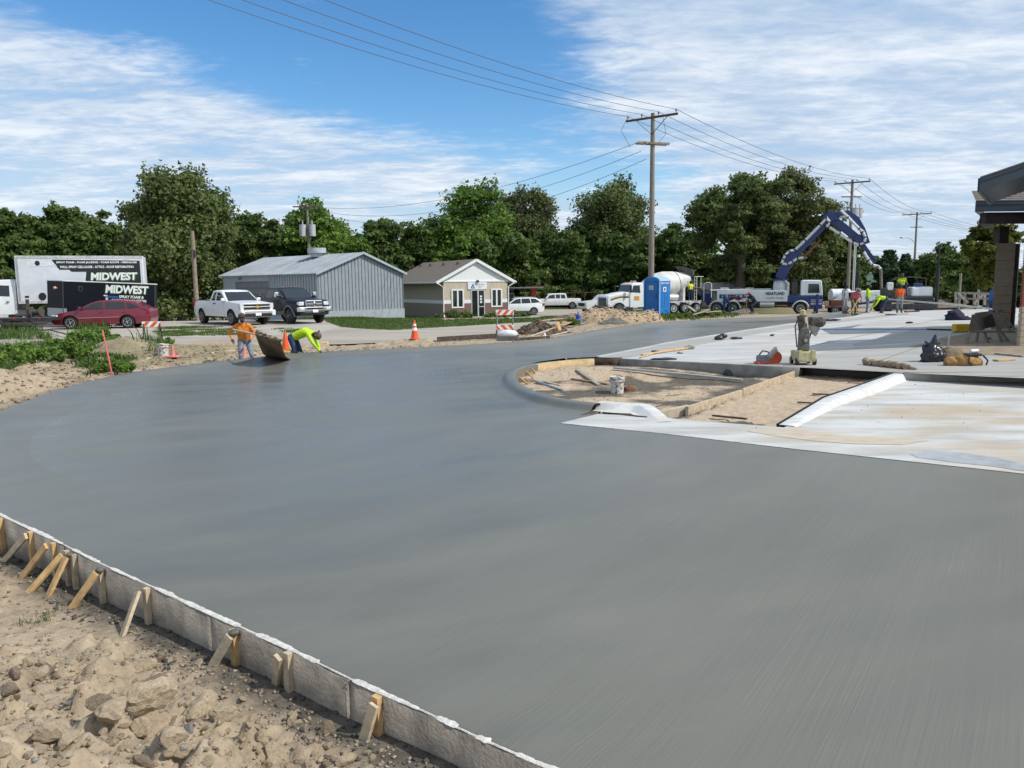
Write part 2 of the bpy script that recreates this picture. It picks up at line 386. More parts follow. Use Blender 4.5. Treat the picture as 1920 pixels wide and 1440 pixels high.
def cured_mat(name,base,mid,stain,stain_amt,sc=1.0):
    m=bpy.data.materials.new(name); m.use_nodes=True; nt=m.node_tree; N=nt.nodes; L=nt.links; b=N['Principled BSDF']
    tc=N.new('ShaderNodeTexCoord')
    def nz(scl,rot,s,d=6,ro=.6,di=0):
        q=N.new('ShaderNodeMapping'); q.inputs['Scale'].default_value=scl; q.inputs['Rotation'].default_value=(0,0,R(rot)); L.new(tc.outputs['Object'],q.inputs[0])
        n=N.new('ShaderNodeTexNoise'); n.inputs['Scale'].default_value=s; n.inputs['Detail'].default_value=d; n.inputs['Roughness'].default_value=ro; n.inputs['Distortion'].default_value=di; L.new(q.outputs[0],n.inputs['Vector']); return n.outputs['Fac']
    a=nz((.35,1.5,1),12,1.4*sc,8,.65,.3); st=nz((.5,1.2,1),-8,.55*sc,7,.62,.6); fine=nz((1,1,1),0,45,5); sp=nz((1,1,1),0,9,6,.7)
    r=N.new('ShaderNodeValToRGB'); L.new(a,r.inputs[0]); e=r.color_ramp.elements; e[0].position=.38; e[1].position=.58; e[0].color=(*mid,1); e[1].color=(*base,1)
    mr=N.new('ShaderNodeMapRange'); L.new(st,mr.inputs[0]); mr.inputs[1].default_value=.47; mr.inputs[2].default_value=.66; mr.inputs[4].default_value=stain_amt
    mx=N.new('ShaderNodeMix'); mx.data_type='RGBA'; L.new(mr.outputs[0],mx.inputs['Factor']); L.new(r.outputs[0],mx.inputs['A']); mx.inputs['B'].default_value=(*stain,1)
    mr2=N.new('ShaderNodeMapRange'); L.new(sp,mr2.inputs[0]); mr2.inputs[1].default_value=.66; mr2.inputs[2].default_value=.76; mr2.inputs[4].default_value=.5
    mx2=N.new('ShaderNodeMix'); mx2.data_type='RGBA'; L.new(mr2.outputs[0],mx2.inputs['Factor']); L.new(mx.outputs['Result'],mx2.inputs['A']); mx2.inputs['B'].default_value=(*[c*.45 for c in stain],1)
    L.new(mx2.outputs['Result'],b.inputs['Base Color']); b.inputs['Roughness'].default_value=.7
    bp=N.new('ShaderNodeBump'); bp.inputs['Strength'].default_value=.3; bp.inputs['Distance'].default_value=.006; L.new(fine,bp.inputs['Height']); L.new(bp.outputs[0],b.inputs['Normal']); return m
CURED=cured_mat('cured_concrete_white',(.52,.53,.53),(.38,.38,.37),(.42,.36,.27),.75)
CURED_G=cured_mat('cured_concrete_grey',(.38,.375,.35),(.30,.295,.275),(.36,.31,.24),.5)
CURED_B=cured_mat('cured_concrete_bright',(.54,.545,.53),(.38,.37,.34),(.42,.34,.24),1.0)
CURBW=cured_mat('cured_kerb_white',(.62,.63,.62),(.48,.48,.46),(.45,.40,.32),.45,4)
FACEG=M('formed_concrete_face',(.27,.26,.235),.8,col2=(.17,.165,.15),scale=4,bump=.3,bscale=30)
STREET=cured_mat('old_street_concrete',(.40,.355,.29),(.32,.285,.235),(.27,.22,.16),.7,.6)
# fresh slab
Pslab=outer+[(9,.5),(9,7.0)]+list(inner)
sheet('fresh_concrete_slab',Pslab,WET,0)
def strip(name,path,prof,mat,parent=None,side=1,scale=None,kind=None,zbase=None,fade=0,crisp=False):
    """profile (offset, z) swept along an xy path; side=1 offsets to the right of travel"""
    V=[];F=[];n=len(path);k=len(prof)
    for i,p in enumerate(path):
        a=np.array(path[max(i-1,0)][:2]);b=np.array(path[min(i+1,n-1)][:2]); d=(b-a)/max(np.linalg.norm(b-a),1e-9); nn=np.array([d[1],-d[0]])*side
        s=scale[i] if scale else 1
        for o,z in prof:
            q=np.array(p[:2])+nn*o; V.append((q[0],q[1],Gs(q[1])+z*s if zbase is None else zbase+z*s))
    for i in range(n-1):
        for j in range(k-1): F.append((i*k+j,i*k+j+1,(i+1)*k+j+1,(i+1)*k+j))
    o=meshobj(name,V,F,mat,parent,kind,True)
    me=o.data
    if sum(p.normal.z for p in me.polygons)<0: me.flip_normals()
    if crisp: me.set_sharp_from_angle(angle=R(30))
    return o
# orientation: travel from far right to the near bottom -> slab lies on the left of travel
ks=[float(sstep(0,14,i)) if i<14 else 1 for i in range(len(outer))]
strip('rolled_kerb',outer,[(0,-.05),(0,.118),(.03,.13),(.14,.13),(.2,.124),(.32,.085),(.46,.035),(.62,.012),(.85,.008),(1.0,.005),(1.3,-.02)],WETK,side=-1,kind='structure',scale=rims)
# island kerb (fresh): from the white kerb piece round the nose to the far straight edge
ik=catmull(PX([(1120,757),(1062,750),(1005,737),(973,722),(959,708),(960,697),(977,687),(1012,678.5),(1062,672),(1112,669)],.13),5)
isc=[1]*(len(ik)-16)+[1-.7*i/15 for i in range(16)]
strip('island_kerb',ik,[(-.10,-.25),(-.10,.10),(-.09,.125),(-.06,.135),(.06,.135),(.11,.12),(.15,.09),(.19,.04),(.28,.012),(.5,.006),(.6,-.02)],WETK,side=-1,kind='structure',scale=isc)
# older white slabs
A_edge=PX([(1117,669.5),(1250,643),(1407,618.5),(1500,606),(1600,595),(1700,584.5)])
_e0=Vector((*A_edge[0],0)); _e1=Vector((*A_edge[-1],0)); _ed=(_e1-_e0).normalized(); _en=Vector((_ed.y,-_ed.x,0))
def zA(x,y): return .03+.0165*((x-_e0.x)*_en.x+(y-_e0.y)*_en.y)      # the walkway rises gently away from the street
def atA(px,py,dz=0):
    d=ray(px,py); z=0
    for _ in range(25):
        p=CAM+d*((z-CAMH)/d.z); z=.5*z+.5*(Gs(p.y)+zA(p.x,p.y)+dz)
    p.z=Gs(p.y)+zA(p.x,p.y)+dz; return p
def PA(l): return [tuple(atA(a,b)[:2]) for a,b in l]
P_A=A_edge+[(60,56),(60,14.0)]+PA([(1990,712.5),(1920,709),(1694,699),(1500,689),(1160,672.5)])
SA=sheet('white_walkway_slab',P_A,CURED,.0,zf=zA)
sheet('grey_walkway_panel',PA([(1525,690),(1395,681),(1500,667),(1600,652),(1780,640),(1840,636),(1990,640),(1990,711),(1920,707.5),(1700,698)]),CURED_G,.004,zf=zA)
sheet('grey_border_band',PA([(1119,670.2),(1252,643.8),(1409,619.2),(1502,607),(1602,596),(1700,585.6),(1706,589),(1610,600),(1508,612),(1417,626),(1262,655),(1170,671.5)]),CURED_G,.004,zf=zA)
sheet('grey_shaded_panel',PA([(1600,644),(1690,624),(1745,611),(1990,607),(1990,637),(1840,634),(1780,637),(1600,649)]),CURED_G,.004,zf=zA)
JM=M('joint_dark',(.10,.10,.09),.9)
for (a,b) in (((1400,629),(1880,619)),((1490,612),(1850,603.5)),((1640,592),(1850,588)),((1500,652),(1780,596)),((1640,680),(1850,600))):
    p=atA(*a);q=atA(*b); mb=MB()
    for i in range(8):
        u=p.lerp(q,i/8);v=p.lerp(q,(i+1)/8); u.z=Gs(u.y)+zA(u.x,u.y)+.006; v.z=Gs(v.y)+zA(v.x,v.y)+.006; mb.beam(u,v,.02,.002)
    o=mb.build('control_joint',JM); o['kind']='structure'
def edgewall(name,p,q,zb,th,mat,n=6):
    """low upright face whose top follows the walkway"""
    V=[];F=[]; p=Vector(p);q=Vector(q); d=(q-p);d.z=0;d.normalize(); nn=Vector((d.y,-d.x,0))*th
    for i in range(n+1):
        a=p.lerp(q,i/n); zt=Gs(a.y)+zA(a.x,a.y)+.012
        for w,z in ((1,zb),(1,zt-.012),(.85,zt),(0,zt),(0,zb)): V.append((a.x+nn.x*w,a.y+nn.y*w,z))
    for i in range(n):
        for j in range(5): F.append((i*5+j,i*5+(j+1)%5,(i+1)*5+(j+1)%5,(i+1)*5+j))
    o=meshobj(name,V,F,mat,None,'structure'); bm=bmesh.new(); bm.from_mesh(o.data); bmesh.ops.contextual_create(bm,geom=[]) if False else None
    bm.faces.new([bm.verts[0:5][k] for k in range(5)]) if False else None
    bmesh.ops.holes_fill(bm,edges=bm.edges); bmesh.ops.recalc_face_normals(bm,faces=bm.faces); bm.to_mesh(o.data); bm.free(); return o
edgewall('walkway_edge_face',atA(1160,672.5),atA(1500,689),-.34,.10,FACEG)
edgewall('island_form_edge',atA(1062,672.6)+Vector((0,-.05,0)),atA(1160,672.8)+Vector((0,-.05,0)),-.34,.05,M('dark_form_timber',(.10,.065,.04),.85,var=.3))
edgewall('walkway_kerb_face',atA(1694,699),atA(1990,712.5)+Vector((12,-.9,0)),-.1,.05,M('formed_face_pale',(.36,.35,.32),.8,col2=(.27,.26,.235),scale=3,bump=.2))
def face(*a,**k): pass
P_B=PX([(1050,794),(1122,776.5),(1240,783),(1300,789),(1470,802),(1560,765),(1692,709),(1920,717)])+[(30,17.5),(30,8),(9,7.0)]+PX([(1920,889),(1485,842),(1240,813)])
sheet('white_parking_slab',P_B,CURED_B,.006)
sheet('sandy_dust_stain',PX([(1480,803),(1560,815),(1700,822),(1740,826),(1690,834),(1600,832),(1520,826),(1450,817),(1400,808)],.01),M('sand_dust',(.42,.35,.26),.95,col2=(.52,.46,.37),scale=3,stretch=(1,3,1)),.010)
sheet('water_stain',PX([(1705,850),(1740,845),(1800,848),(1870,858),(1925,872),(1925,884),(1860,874),(1800,868),(1770,864),(1720,858)],.01),M('damp_patch',(.36,.38,.39),.35,var=.1),.010)
# white kerb pieces (the bed's sides)
def kerb_piece(name,lst_top,dz,w,prof,mat,scale,side,kind='structure'):
    path=catmull(PX(lst_top,dz),4) if len(lst_top)>2 else PX(lst_top,dz)
    n=len(path); sc=[np.interp(i/(n-1),[0,1],scale) if len(scale)==2 else np.interp(i/(n-1),np.linspace(0,1,len(scale)),scale) for i in range(n)]
    return strip(name,path,prof,mat,side=side,kind=kind,scale=sc)
P1=[(1122,754),(1160,757),(1205,760),(1240,777)]
kp=kerb_piece('white_island_kerb',P1,.13,.3,[(-.16,-.2),(-.16,.13),(-.15,.135),(.02,.135),(.05,.12),(.12,.02),(.2,.012),(.24,.010)],CURBW,(1,1,.95,.1),1)
pk=[tuple(at(1478,800,.0)[:2]),tuple(at(1560,752,.06)[:2]),tuple(at(1615,730,.12)[:2]),tuple(at(1692,699,.15)[:2])]
strip('white_bed_kerb',pk,[(-.14,-.2),(-.14,.145),(-.13,.15),(.05,.15),(.07,.14),(.14,.012),(.20,.010)],CURBW,side=1,kind='structure',scale=[.12,.75,1,1],crisp=True)
mb=MB(); 
for i in range(3):
    n0=Vector((*pk[i],0));n1=Vector((*pk[i+1],0)); d=(n1-n0).normalized(); nn=Vector((-d.y,d.x,0))*.16
    z0=[.03,.125,.16,.16][i];z1=[.03,.125,.16,.16][i+1]
    mb.add([n0+nn+Vector((0,0,-.2)),n1+nn+Vector((0,0,-.2)),n1+nn+Vector((0,0,z1)),n0+nn+Vector((0,0,z0)),n0+nn*1.12+Vector((0,0,-.2)),n1+nn*1.12+Vector((0,0,-.2)),n1+nn*1.12+Vector((0,0,z1)),n0+nn*1.12+Vector((0,0,z0))],[(0,1,2,3),(7,6,5,4),(3,2,6,7)])
o=mb.build('joint_filler',blackp); o['kind']='structure'
# ================================================================ far surfaces
street_px=[(-260,655),(0,654),(300,651),(640,645),(820,638),(935,632),(1000,624),(1075,612),(1110,603),(1040,601.5),(960,605.5),(900,609),(860,611.5),(800,615),(740,619),(690,617),(640,613),(600,622),(440,630.5),(300,634),(-260,640)]
lot_px=[(-260,645),(-260,592),(0,590),(300,589),(360,596),(500,598),(606,601),(640,613),(600,622),(440,630.5),(300,634)]
drive_px=[(1000,588),(950,595),(955,597.5),(1010,594.5),(1060,590.5),(1135,586.5),(1150,579),(1080,579.5),(1000,580)]
P_street=PX(street_px,.02); P_lot=PX(lot_px,.015); P_drive=PX(drive_px,.02)
GRAVEL=cured_mat('gravel_lot',(.46,.42,.36),(.36,.32,.265),(.27,.22,.17),.8,1.2)
sheet('street',P_street,STREET,.012)
sheet('gravel_lot',P_lot,GRAVEL,.004)
sheet('driveway',P_drive,STREET,.008)
# ================================================================ ground mesh
def lines(segs):
    out=[segs[0][0]]
    for a,b,st in segs:
        n=max(1,int(round((b-a)/st))); out+=list(np.linspace(a,b,n+1)[1:])
    return np.array(out)
XL=lines([(-1500,-300,200),(-300,-80,20),(-80,-24,2.0),(-24,-11,.14),(-11,-4.7,.11),(-4.7,1.2,.024),(1.2,3,.15),(3,9,.10),(9,30,.7),(30,100,5),(100,300,25),(300,1500,200)])
YL=lines([(-20,0,4),(0,2.2,.3),(2.2,6.8,.024),(6.8,13,.11),(13,21.5,.085),(21.5,30,.14),(30,50,.5),(50,70,1.2),(70,120,6),(120,400,30),(400,2400,250)])
X,Y=np.meshgrid(XL,YL); GS=np.interp(Y,_gy,_gz)
slabm=inpoly(outer+list(PX([(1700,570)]))+[(80,60),(80,-2),(5,-2)],X,Y)
oa=np.array(outer)
def dist_outer(x,y):
    D=np.full(x.shape,99.)
    for i in range(0,len(oa)-1):
        a=oa[i];b=oa[i+1];ab=b-a;L2=max((ab**2).sum(),1e-9); t=np.clip(((x-a[0])*ab[0]+(y-a[1])*ab[1])/L2,0,1)
        D=np.minimum(D,np.hypot(x-a[0]-t*ab[0],y-a[1]-t*ab[1]))
    return D
Z=GS-.015+fbm(X*.6,Y*.6,3)*.03*(Y<60)
near=(np.abs(X)<34)&(Y<48)&(Y>-3)
D=np.full(X.shape,99.); D[near]=dist_outer(X[near],Y[near])
out=(~slabm)
# low ground along the near form, with the spoil heap the photographer stands by
lowz=sstep(13.0,8.5,Y)*(X<6)
Z=np.where(out,Z-lowz*np.interp(Y,[2.5,4,6.5],[.10,.15,.26]),Z)
heap=np.exp(-(((X+2.5)/1.5)**2+((Y-2.5)/1.25)**2))*.42*sstep(.30,1.1,D)
heap+=np.exp(-(((X+4.2)/1.3)**2+((Y-4.3)/.7)**2))*.12*sstep(.5,1.1,D)
Z=np.where(out&near,Z+heap,Z)
fine=out&(X>-6)&(X<1.4)&(Y<8)&(Y>1.5)
rough=np.zeros_like(Z); rough[fine]=fbm(X[fine]*2.2,Y[fine]*2.2,6)*.05+np.abs(fbm(X[fine]*7+9,Y[fine]*7,4))*.045+np.abs(fbm(X[fine]*16+2,Y[fine]*16,2))*.018
flatz=sstep(4.3,5.4,Y)*sstep(-1.6,-2.4,X)          # trampled flat soil upper left
rough*= (1-.6*flatz); Z+=rough*(sstep(.0,.25,D))
# clods pressed into the heap
cl=rng.random((2600,5))
ix=lambda v:np.searchsorted(XL,v); iy=lambda v:np.searchsorted(YL,v)
for c in cl:
    cx=-5.0+c[0]*6.0; cy=2.2+c[1]*4.4; r=.02+.11*c[2]**3.2
    if c[3]>.55 and cy>4.5: continue
    if c[3]>.25 and cy>4.9: continue
    i0,i1,j0,j1=ix(cx-r),ix(cx+r),iy(cy-r),iy(cy+r)
    if i1-i0<2 or j1-j0<2: continue
    xs=X[j0:j1,i0:i1];ys=Y[j0:j1,i0:i1]; a=c[4]*3.1; u=(xs-cx)*math.cos(a)+(ys-cy)*math.sin(a); v=-(xs-cx)*math.sin(a)+(ys-cy)*math.cos(a)
    q=1-np.maximum(np.abs(u/r)**2.6+np.abs(v/(r*.75))**2.6,0); h=np.clip(q,0,1)**.33*r*.62
    mk=out[j0:j1,i0:i1]*sstep(.22,.4,D[j0:j1,i0:i1]); Z[j0:j1,i0:i1]+=h*mk*(.75+.25*vn(xs*30,ys*30))
# spoil ridge along the far-left kerb
def bump(cx,cy,rx,ry,h,ang=0):
    u=(X-cx)*math.cos(ang)+(Y-cy)*math.sin(ang); v=-(X-cx)*math.sin(ang)+(Y-cy)*math.cos(ang)
    return np.exp(-((u/rx)**2+(v/ry)**2))*h
rid=np.zeros_like(Z)
for (px,py,rx,ry,h,a) in ((205,668,1.3,.8,.34,.2),(255,668,1.1,.7,.22,.3),(150,684,1.5,.8,.18,.5),(60,712,1.6,1.0,.22,.8),(120,700,1.3,.8,.14,.6),(20,735,1.2,.9,.22,.9),(330,668,1.6,.7,.24,.15),(410,663,1.6,.6,.16,.1),(-40,742,1.3,1.0,.28,.8)):
    p=at(px,py,0); rid+=bump(p.x,p.y,rx,ry,h,a)
m2=out&near; rid*=sstep(.02,.9,D); Z=np.where(m2,Z+rid,Z)
m3=m2&(Y>9)&(Y<30)&(X<-3)
ad=np.zeros_like(Z); ad[m3]=(fbm(X[m3]*1.3,Y[m3]*1.3,5)*.20+np.abs(fbm(X[m3]*3.2,Y[m3]*3.2+3,3))*.12)*sstep(0,.5,D[m3]); Z+=ad
m4=m2&(Y>20)&(X>-3.2); ad=np.zeros_like(Z); ad[m4]=fbm(X[m4]*1.5,Y[m4]*1.5,3)*.05*sstep(0,.5,D[m4]); Z+=ad
# along the rim the soil sits a little below the kerb top
lip=out&near&(Y>9)&(D<1.2); Z=np.where(lip,Z+.09*(1-D/1.2),Z)
# under the slabs the ground drops away
Z=np.where(slabm|(D<.16),np.minimum(Z,GS-.45+0*Z) if False else np.where(slabm,GS-.45,Z),Z)
# island and bed interiors
P_isl=PX([(1122,758),(1064,752),(1006,739),(974,723),(961,709),(962,698),(979,688),(1014,679),(1064,671),(1117,668),(1166,671),(1502,691.5),(1255,776),(1205,762)],.02)
P_bed=PX([(1502,691.5),(1690,702),(1600,742),(1473,799),(1330,789),(1255,779)],.02)
inI=inpoly(P_isl,X,Y); inB=inpoly(P_bed,X,Y)
Zi=GS-.17+fbm(X*1.4,Y*1.4,4)*.06
pm=at(1110,690,0); Zi+=bump(pm.x,pm.y,1.9,1.4,.16,.2)+bump(at(1030,712,0).x,at(1030,712,0).y,.7,.8,.05)
Z=np.where(inI,Zi,Z)
foot=-np.abs(fbm(X*3.3+4,Y*3.3,3))*.10
Z=np.where(inB,GS-.075+foot+fbm(X*7,Y*7,2)*.012,Z)
# flatten under paved far sheets
for P in (P_street,P_lot,P_drive):
    k=inpoly(P,X,Y); Z=np.where(k,GS-.04,Z)
# colour masks
grass=sstep(46,52,Y)*sstep(26,14,X-(Y-48)*.25)*.9
lawn_px=[(606,601),(650,597),(760,597.5),(832,599),(960,596.5),(1010,596),(1060,592),(1120,588),(1145,590),(1120,600),(1105,606),(1040,601.5),(960,605.5),(860,611.5),(800,615),(740,619),(690,617),(640,613)]
P_lawn=PX(lawn_px,0); grass=np.maximum(grass,inpoly(P_lawn,X,Y)*1.0)
wl=((X<-9)&(Y>17)&(Y<34))*sstep(-.15,.15,fbm(X*.35+3,Y*.35,3)+.28)*sstep(1.0,2.2,D); grass=np.maximum(grass,wl*.35)
moist=np.zeros_like(Z); moist=np.where(out&(Y<9),sstep(.42,.12,D+fbm(X*3,Y*3,3)*.16),moist)
moist=np.maximum(moist,np.where(out&(Y>9)&(Y<30),sstep(.55,.1,D+fbm(X*2,Y*2,3)*.3)*.8,0))
moist=np.maximum(moist,np.where(inI,sstep(.0,.30,fbm(X*1.1+7,Y*1.1+2,4)+.24-bump(pm.x,pm.y,1.9,1.4,.6,.2)),0)); 
cl_=np.clip(1-np.hypot(X-at(1385,787,0).x,(Y-at(1385,787,0).y)*1.6)/.55,0,1); moist=np.where(inB,sstep(.0,.4,cl_+fbm(X*5,Y*5,3)*.3)*(cl_>0),moist)
Z=np.where(inB,Z+cl_*.07*(.6+vn(X*12,Y*12)),Z)
sand=np.where(inB|inI,1.0,0)
nx,ny=len(XL),len(YL); V=np.stack([X,Y,Z],-1).reshape(-1,3)
idx=np.arange(nx*ny).reshape(ny,nx); F=np.stack([idx[:-1,:-1],idx[:-1,1:],idx[1:,1:],idx[1:,:-1]],-1).reshape(-1,4)
def ground_mat():
    m=bpy.data.materials.new('soil'); m.use_nodes=True; nt=m.node_tree; N=nt.nodes; L=nt.links; b=N['Principled BSDF']; b.inputs['Roughness'].default_value=.95; b.inputs['Specular IOR Level'].default_value=.2
    tc=N.new('ShaderNodeTexCoord'); at_=N.new('ShaderNodeAttribute'); at_.attribute_name='mask'; sp=N.new('ShaderNodeSeparateColor'); L.new(at_.outputs['Color'],sp.inputs[0])
    def nz(s,d=6,ro=.6):
        n=N.new('ShaderNodeTexNoise'); n.inputs['Scale'].default_value=s; n.inputs['Detail'].default_value=d; n.inputs['Roughness'].default_value=ro; L.new(tc.outputs['Object'],n.inputs['Vector']); return n.outputs['Fac']
    def ramp(f,a,b_,ca,cb):
        r=N.new('ShaderNodeValToRGB'); L.new(f,r.inputs[0]); r.color_ramp.elements[0].position=a; r.color_ramp.elements[1].position=b_; r.color_ramp.elements[0].color=(*ca,1); r.color_ramp.elements[1].color=(*cb,1); return r
    def mix(f,a,b_):
        q=N.new('ShaderNodeMix'); q.data_type='RGBA'; L.new(f,q.inputs['Factor']); L.new(a,q.inputs['A']); L.new(b_,q.inputs['B']); return q.outputs['Result']
    big=nz(1.3,8,.65); mid=nz(9,6,.7); small=nz(60,5,.7)
    c=ramp(big,.36,.64,(.27,.205,.14),(.44,.355,.25)); e=c.color_ramp.elements.new(.52); e.color=(.37,.295,.205,1)
    c2=ramp(mid,.35,.66,(.20,.155,.105),(.50,.41,.295)); col=N.new('ShaderNodeMix'); col.data_type='RGBA'; col.inputs['Factor'].default_value=.45; L.new(c.outputs[0],col.inputs['A']); L.new(c2.outputs[0],col.inputs['B']); col=col.outputs['Result']
    sc=ramp(mid,.35,.65,(.36,.275,.195),(.52,.42,.30)); col=mix(sp.outputs[2],col,sc.outputs[0])
    mc=ramp(mid,.35,.65,(.07,.062,.05),(.155,.135,.108)); 
    col=mix(sp.outputs[1],col,mc.outputs[0])
    gc=ramp(mid,.35,.65,(.035,.058,.014),(.085,.12,.032)); col=mix(sp.outputs[0],col,gc.outputs[0])
    L.new(col,b.inputs['Base Color'])
    bp=N.new('ShaderNodeBump'); bp.inputs['Strength'].default_value=.7; bp.inputs['Distance'].default_value=.03; L.new(mid,bp.inputs['Height'])
    bp2=N.new('ShaderNodeBump'); bp2.inputs['Strength'].default_value=.6; bp2.inputs['Distance'].default_value=.008; L.new(small,bp2.inputs['Height']); L.new(bp.outputs[0],bp2.inputs['Normal']); L.new(bp2.outputs[0],b.inputs['Normal']); return m
SOIL=ground_mat()
g=meshobj('ground',V,F,SOIL,None,'structure',True)
ca=g.data.color_attributes.new('mask','FLOAT_COLOR','POINT'); arr=np.stack([np.clip(grass,0,1),np.clip(moist,0,1),sand,np.ones_like(Z)],-1).astype(np.float32); ca.data.foreach_set('color',arr.ravel())
def gz(x,y):
    """height of the modelled ground at a point"""
    i=min(max(int(np.searchsorted(XL,x))-1,0),nx-2); j=min(max(int(np.searchsorted(YL,y))-1,0),ny-2)
    u=(x-XL[i])/(XL[i+1]-XL[i]); v=(y-YL[j])/(YL[j+1]-YL[j])
    return float((Z[j,i]*(1-u)+Z[j,i+1]*u)*(1-v)+(Z[j+1,i]*(1-u)+Z[j+1,i+1]*u)*v)
def onG(px,py,dz=0):
    """ground point seen at a pixel"""
    d=ray(px,py); t=1.5
    while t<120:
        p=CAM+d*t
        if p.z<gz(p.x,p.y): break
        t+=.02+t*.002
    return Vector((p.x,p.y,gz(p.x,p.y)+dz))
# ================================================================ formwork
FORM=M('plywood_form',(.38,.33,.265),.85,col2=(.15,.13,.105),scale=4.5,bump=.45,bscale=45,lo=.3,hi=.68)
FORMD=M('dark_wet_form',(.085,.065,.05),.85,var=.25,scale=8)
def oz(i): return RIM*rims[i]
def near_idx(px,py,dz=.05):
    p=at(px,py,dz); return min(range(len(outer)),key=lambda i:(outer[i][0]-p.x)**2+(outer[i][1]-p.y)**2)
fw=thing('formwork','long curved plywood form with pine stakes and braces along the wet slab','formwork',(0,0,0))
def outn(i):
    a=np.array(outer[max(i-1,0)]);b=np.array(outer[min(i+1,len(outer)-1)]);d=(b-a)/np.linalg.norm(b-a); return np.array([d[1],-d[0]]),d
i0=near_idx(-128,865,.06); joins=[i0,near_idx(0,965),near_idx(130,1030),near_idx(400,1154),near_idx(660,1275),len(outer)-1]
def out_s(i): return outn(i)[0]      # right of travel = outside?
# find the outside direction by testing against the slab polygon
tst=np.array(outer[near_idx(400,1154)]); nv=outn(near_idx(400,1154))[0]
OS=-1 if inpoly(Pslab,np.array([tst[0]+nv[0]*.3]),np.array([tst[1]+nv[1]*.3]))[0] else 1
strip_side=-OS
def fine_path(a,b,k=3):
    out=[]
    for i in range(a,b):
        for j in range(k): out.append(tuple(np.array(outer[i])*(1-j/k)+np.array(outer[i+1])*j/k))
    out.append(outer[b]); return out
for q in range(5):
    a,b=joins[q],joins[q+1]
    if b<=a: continue
    pth=fine_path(a,b)
    V=[];F=[];th=.019
    for i,p in enumerate(pth):
        aa=np.array(pth[max(i-1,0)]);bb=np.array(pth[min(i+1,len(pth)-1)]);d=(bb-aa)/np.linalg.norm(bb-aa); nn=np.array([d[1],-d[0]])*OS; p=np.array(p)
        top=.052+.004*math.sin(i*.7+q); off=.004*(q%2)
        for o,z in ((off+.001,top),(off+th,top),(off+th,-.52),(off+.001,-.52)): V.append((*(p+nn*o),z))
    for i in range(len(pth)-1):
        for j in range(4): F.append((i*4+j,i*4+(j+1)%4,(i+1)*4+(j+1)%4,(i+1)*4+j))
    F+=[(0,1,2,3),((len(pth)-1)*4+3,(len(pth)-1)*4+2,(len(pth)-1)*4+1,(len(pth)-1)*4)]
    o=meshobj('form_board',V,F,FORM,fw)
    bm=bmesh.new();bm.from_mesh(o.data);bmesh.ops.recalc_face_normals(bm,faces=bm.faces);bm.to_mesh(o.data);bm.free()
# dried laitance on the board top: ragged pale crust, broken into lengths
crust=M('dried_cement_crust',(.66,.65,.60),.9,col2=(.45,.43,.39),scale=20,bump=.4,bscale=60)
V=[];F=[]
pth=fine_path(joins[0],joins[5],10)
on=False
for i,p in enumerate(pth):
    aa=np.array(pth[max(i-1,0)]);bb=np.array(pth[min(i+1,len(pth)-1)]);d=(bb-aa)/max(np.linalg.norm(bb-aa),1e-9); nn=np.array([d[1],-d[0]])*OS; p=np.array(p)
    w=.004+.020*float(vn(np.array(i*.11),np.array(3.)))+.010*float(vn(np.array(i*.7),np.array(8.))); 
    if float(vn(np.array(i*.07),np.array(21.)))<.30: w*=.15
    for o,z in ((.012+w*.4,.056),(.010,.061),(.004-w*.5,.061),(.0-w,.0535)): V.append((*(p+nn*o),z+.002*float(vn(np.array(i*.5),np.array(1.)))))
for i in range(len(pth)-1):
    for j in range(3): F.append((i*4+j,i*4+j+1,(i+1)*4+j+1,(i+1)*4+j))
cr=meshobj('cement_crust',V,F,crust,fw); 
if sum(p.normal.z for p in cr.data.polygons)<0: cr.data.flip_normals()
# stakes and braces: (top px, top py) , (brace foot px, py)
SB=[((10,972),(-10,1045)),((46,1003),(-2,1052)),((88,1024),(30,1085)),((127,1033),(40,1113)),((140,1040),(83,1118)),((190,1066),(122,1145)),((280,1104),(222,1198)),((437,1183),(388,1248)),((540,1228),(515,1282)),((712,1307),(676,1388))]
wm=[wood,wood_pale,wood,wood,wood,wood,wood_pale,wood_pale,wood_pale,wood_pale]
for k,((tx,ty),(fx,fy)) in enumerate(SB):
    i=near_idx(tx,ty,.05); nn,d=outn(i); nn=nn*OS; p=np.array(outer[i]); 
    c=p+nn*(.022+.02); c=Vector((c[0],c[1],0)); 
    # exact place along the form
    t=[near for near in (0,)]
    q=at(tx,ty,.04); c=Vector((q.x,q.y,0)); pr_=Vector((p[0],p[1],0)); n3=Vector((nn[0],nn[1],0)); c=c-n3*((c-pr_).dot(n3))+n3*.042
    zt=.045+.02*random.random(); zb=gz(c.x,c.y)-.15
    mb=MB(); ax=Vector((d[0],d[1],0)); rot=Matrix((ax,n3,Vector((0,0,1)))).transposed()
    mb.box((0,0,0),(.048,.036,zt-zb),0,rot); lean=random.uniform(-.02,.02)
    mb.v=[tuple(Vector(v)+Vector((c.x+ax.x*lean*(v[2]),c.y,(zt+zb)/2))) for v in mb.v]
    mb.build('stake',wm[(k+3)%10],fw,bevel=.002)
    f=onG(fx,fy); top=c+n3*.045+ax*(.028 if k%2 else -.028)+Vector((0,0,zt-.02)); f.z-=.06
    mb=MB(); mb.beam(top,f,.058,.024,0,up=n3); mb.build('brace',wm[k],fw,bevel=.002)
    if k in (5,7,4):
        mb=MB(); mb.ell(top+Vector((0,0,.015))-n3*.03,(.035,.03,.022),8); mb.build('cement_splash',M('wet_blob',(.11,.105,.09),.8,var=.3,scale=30),fw,smooth=True)
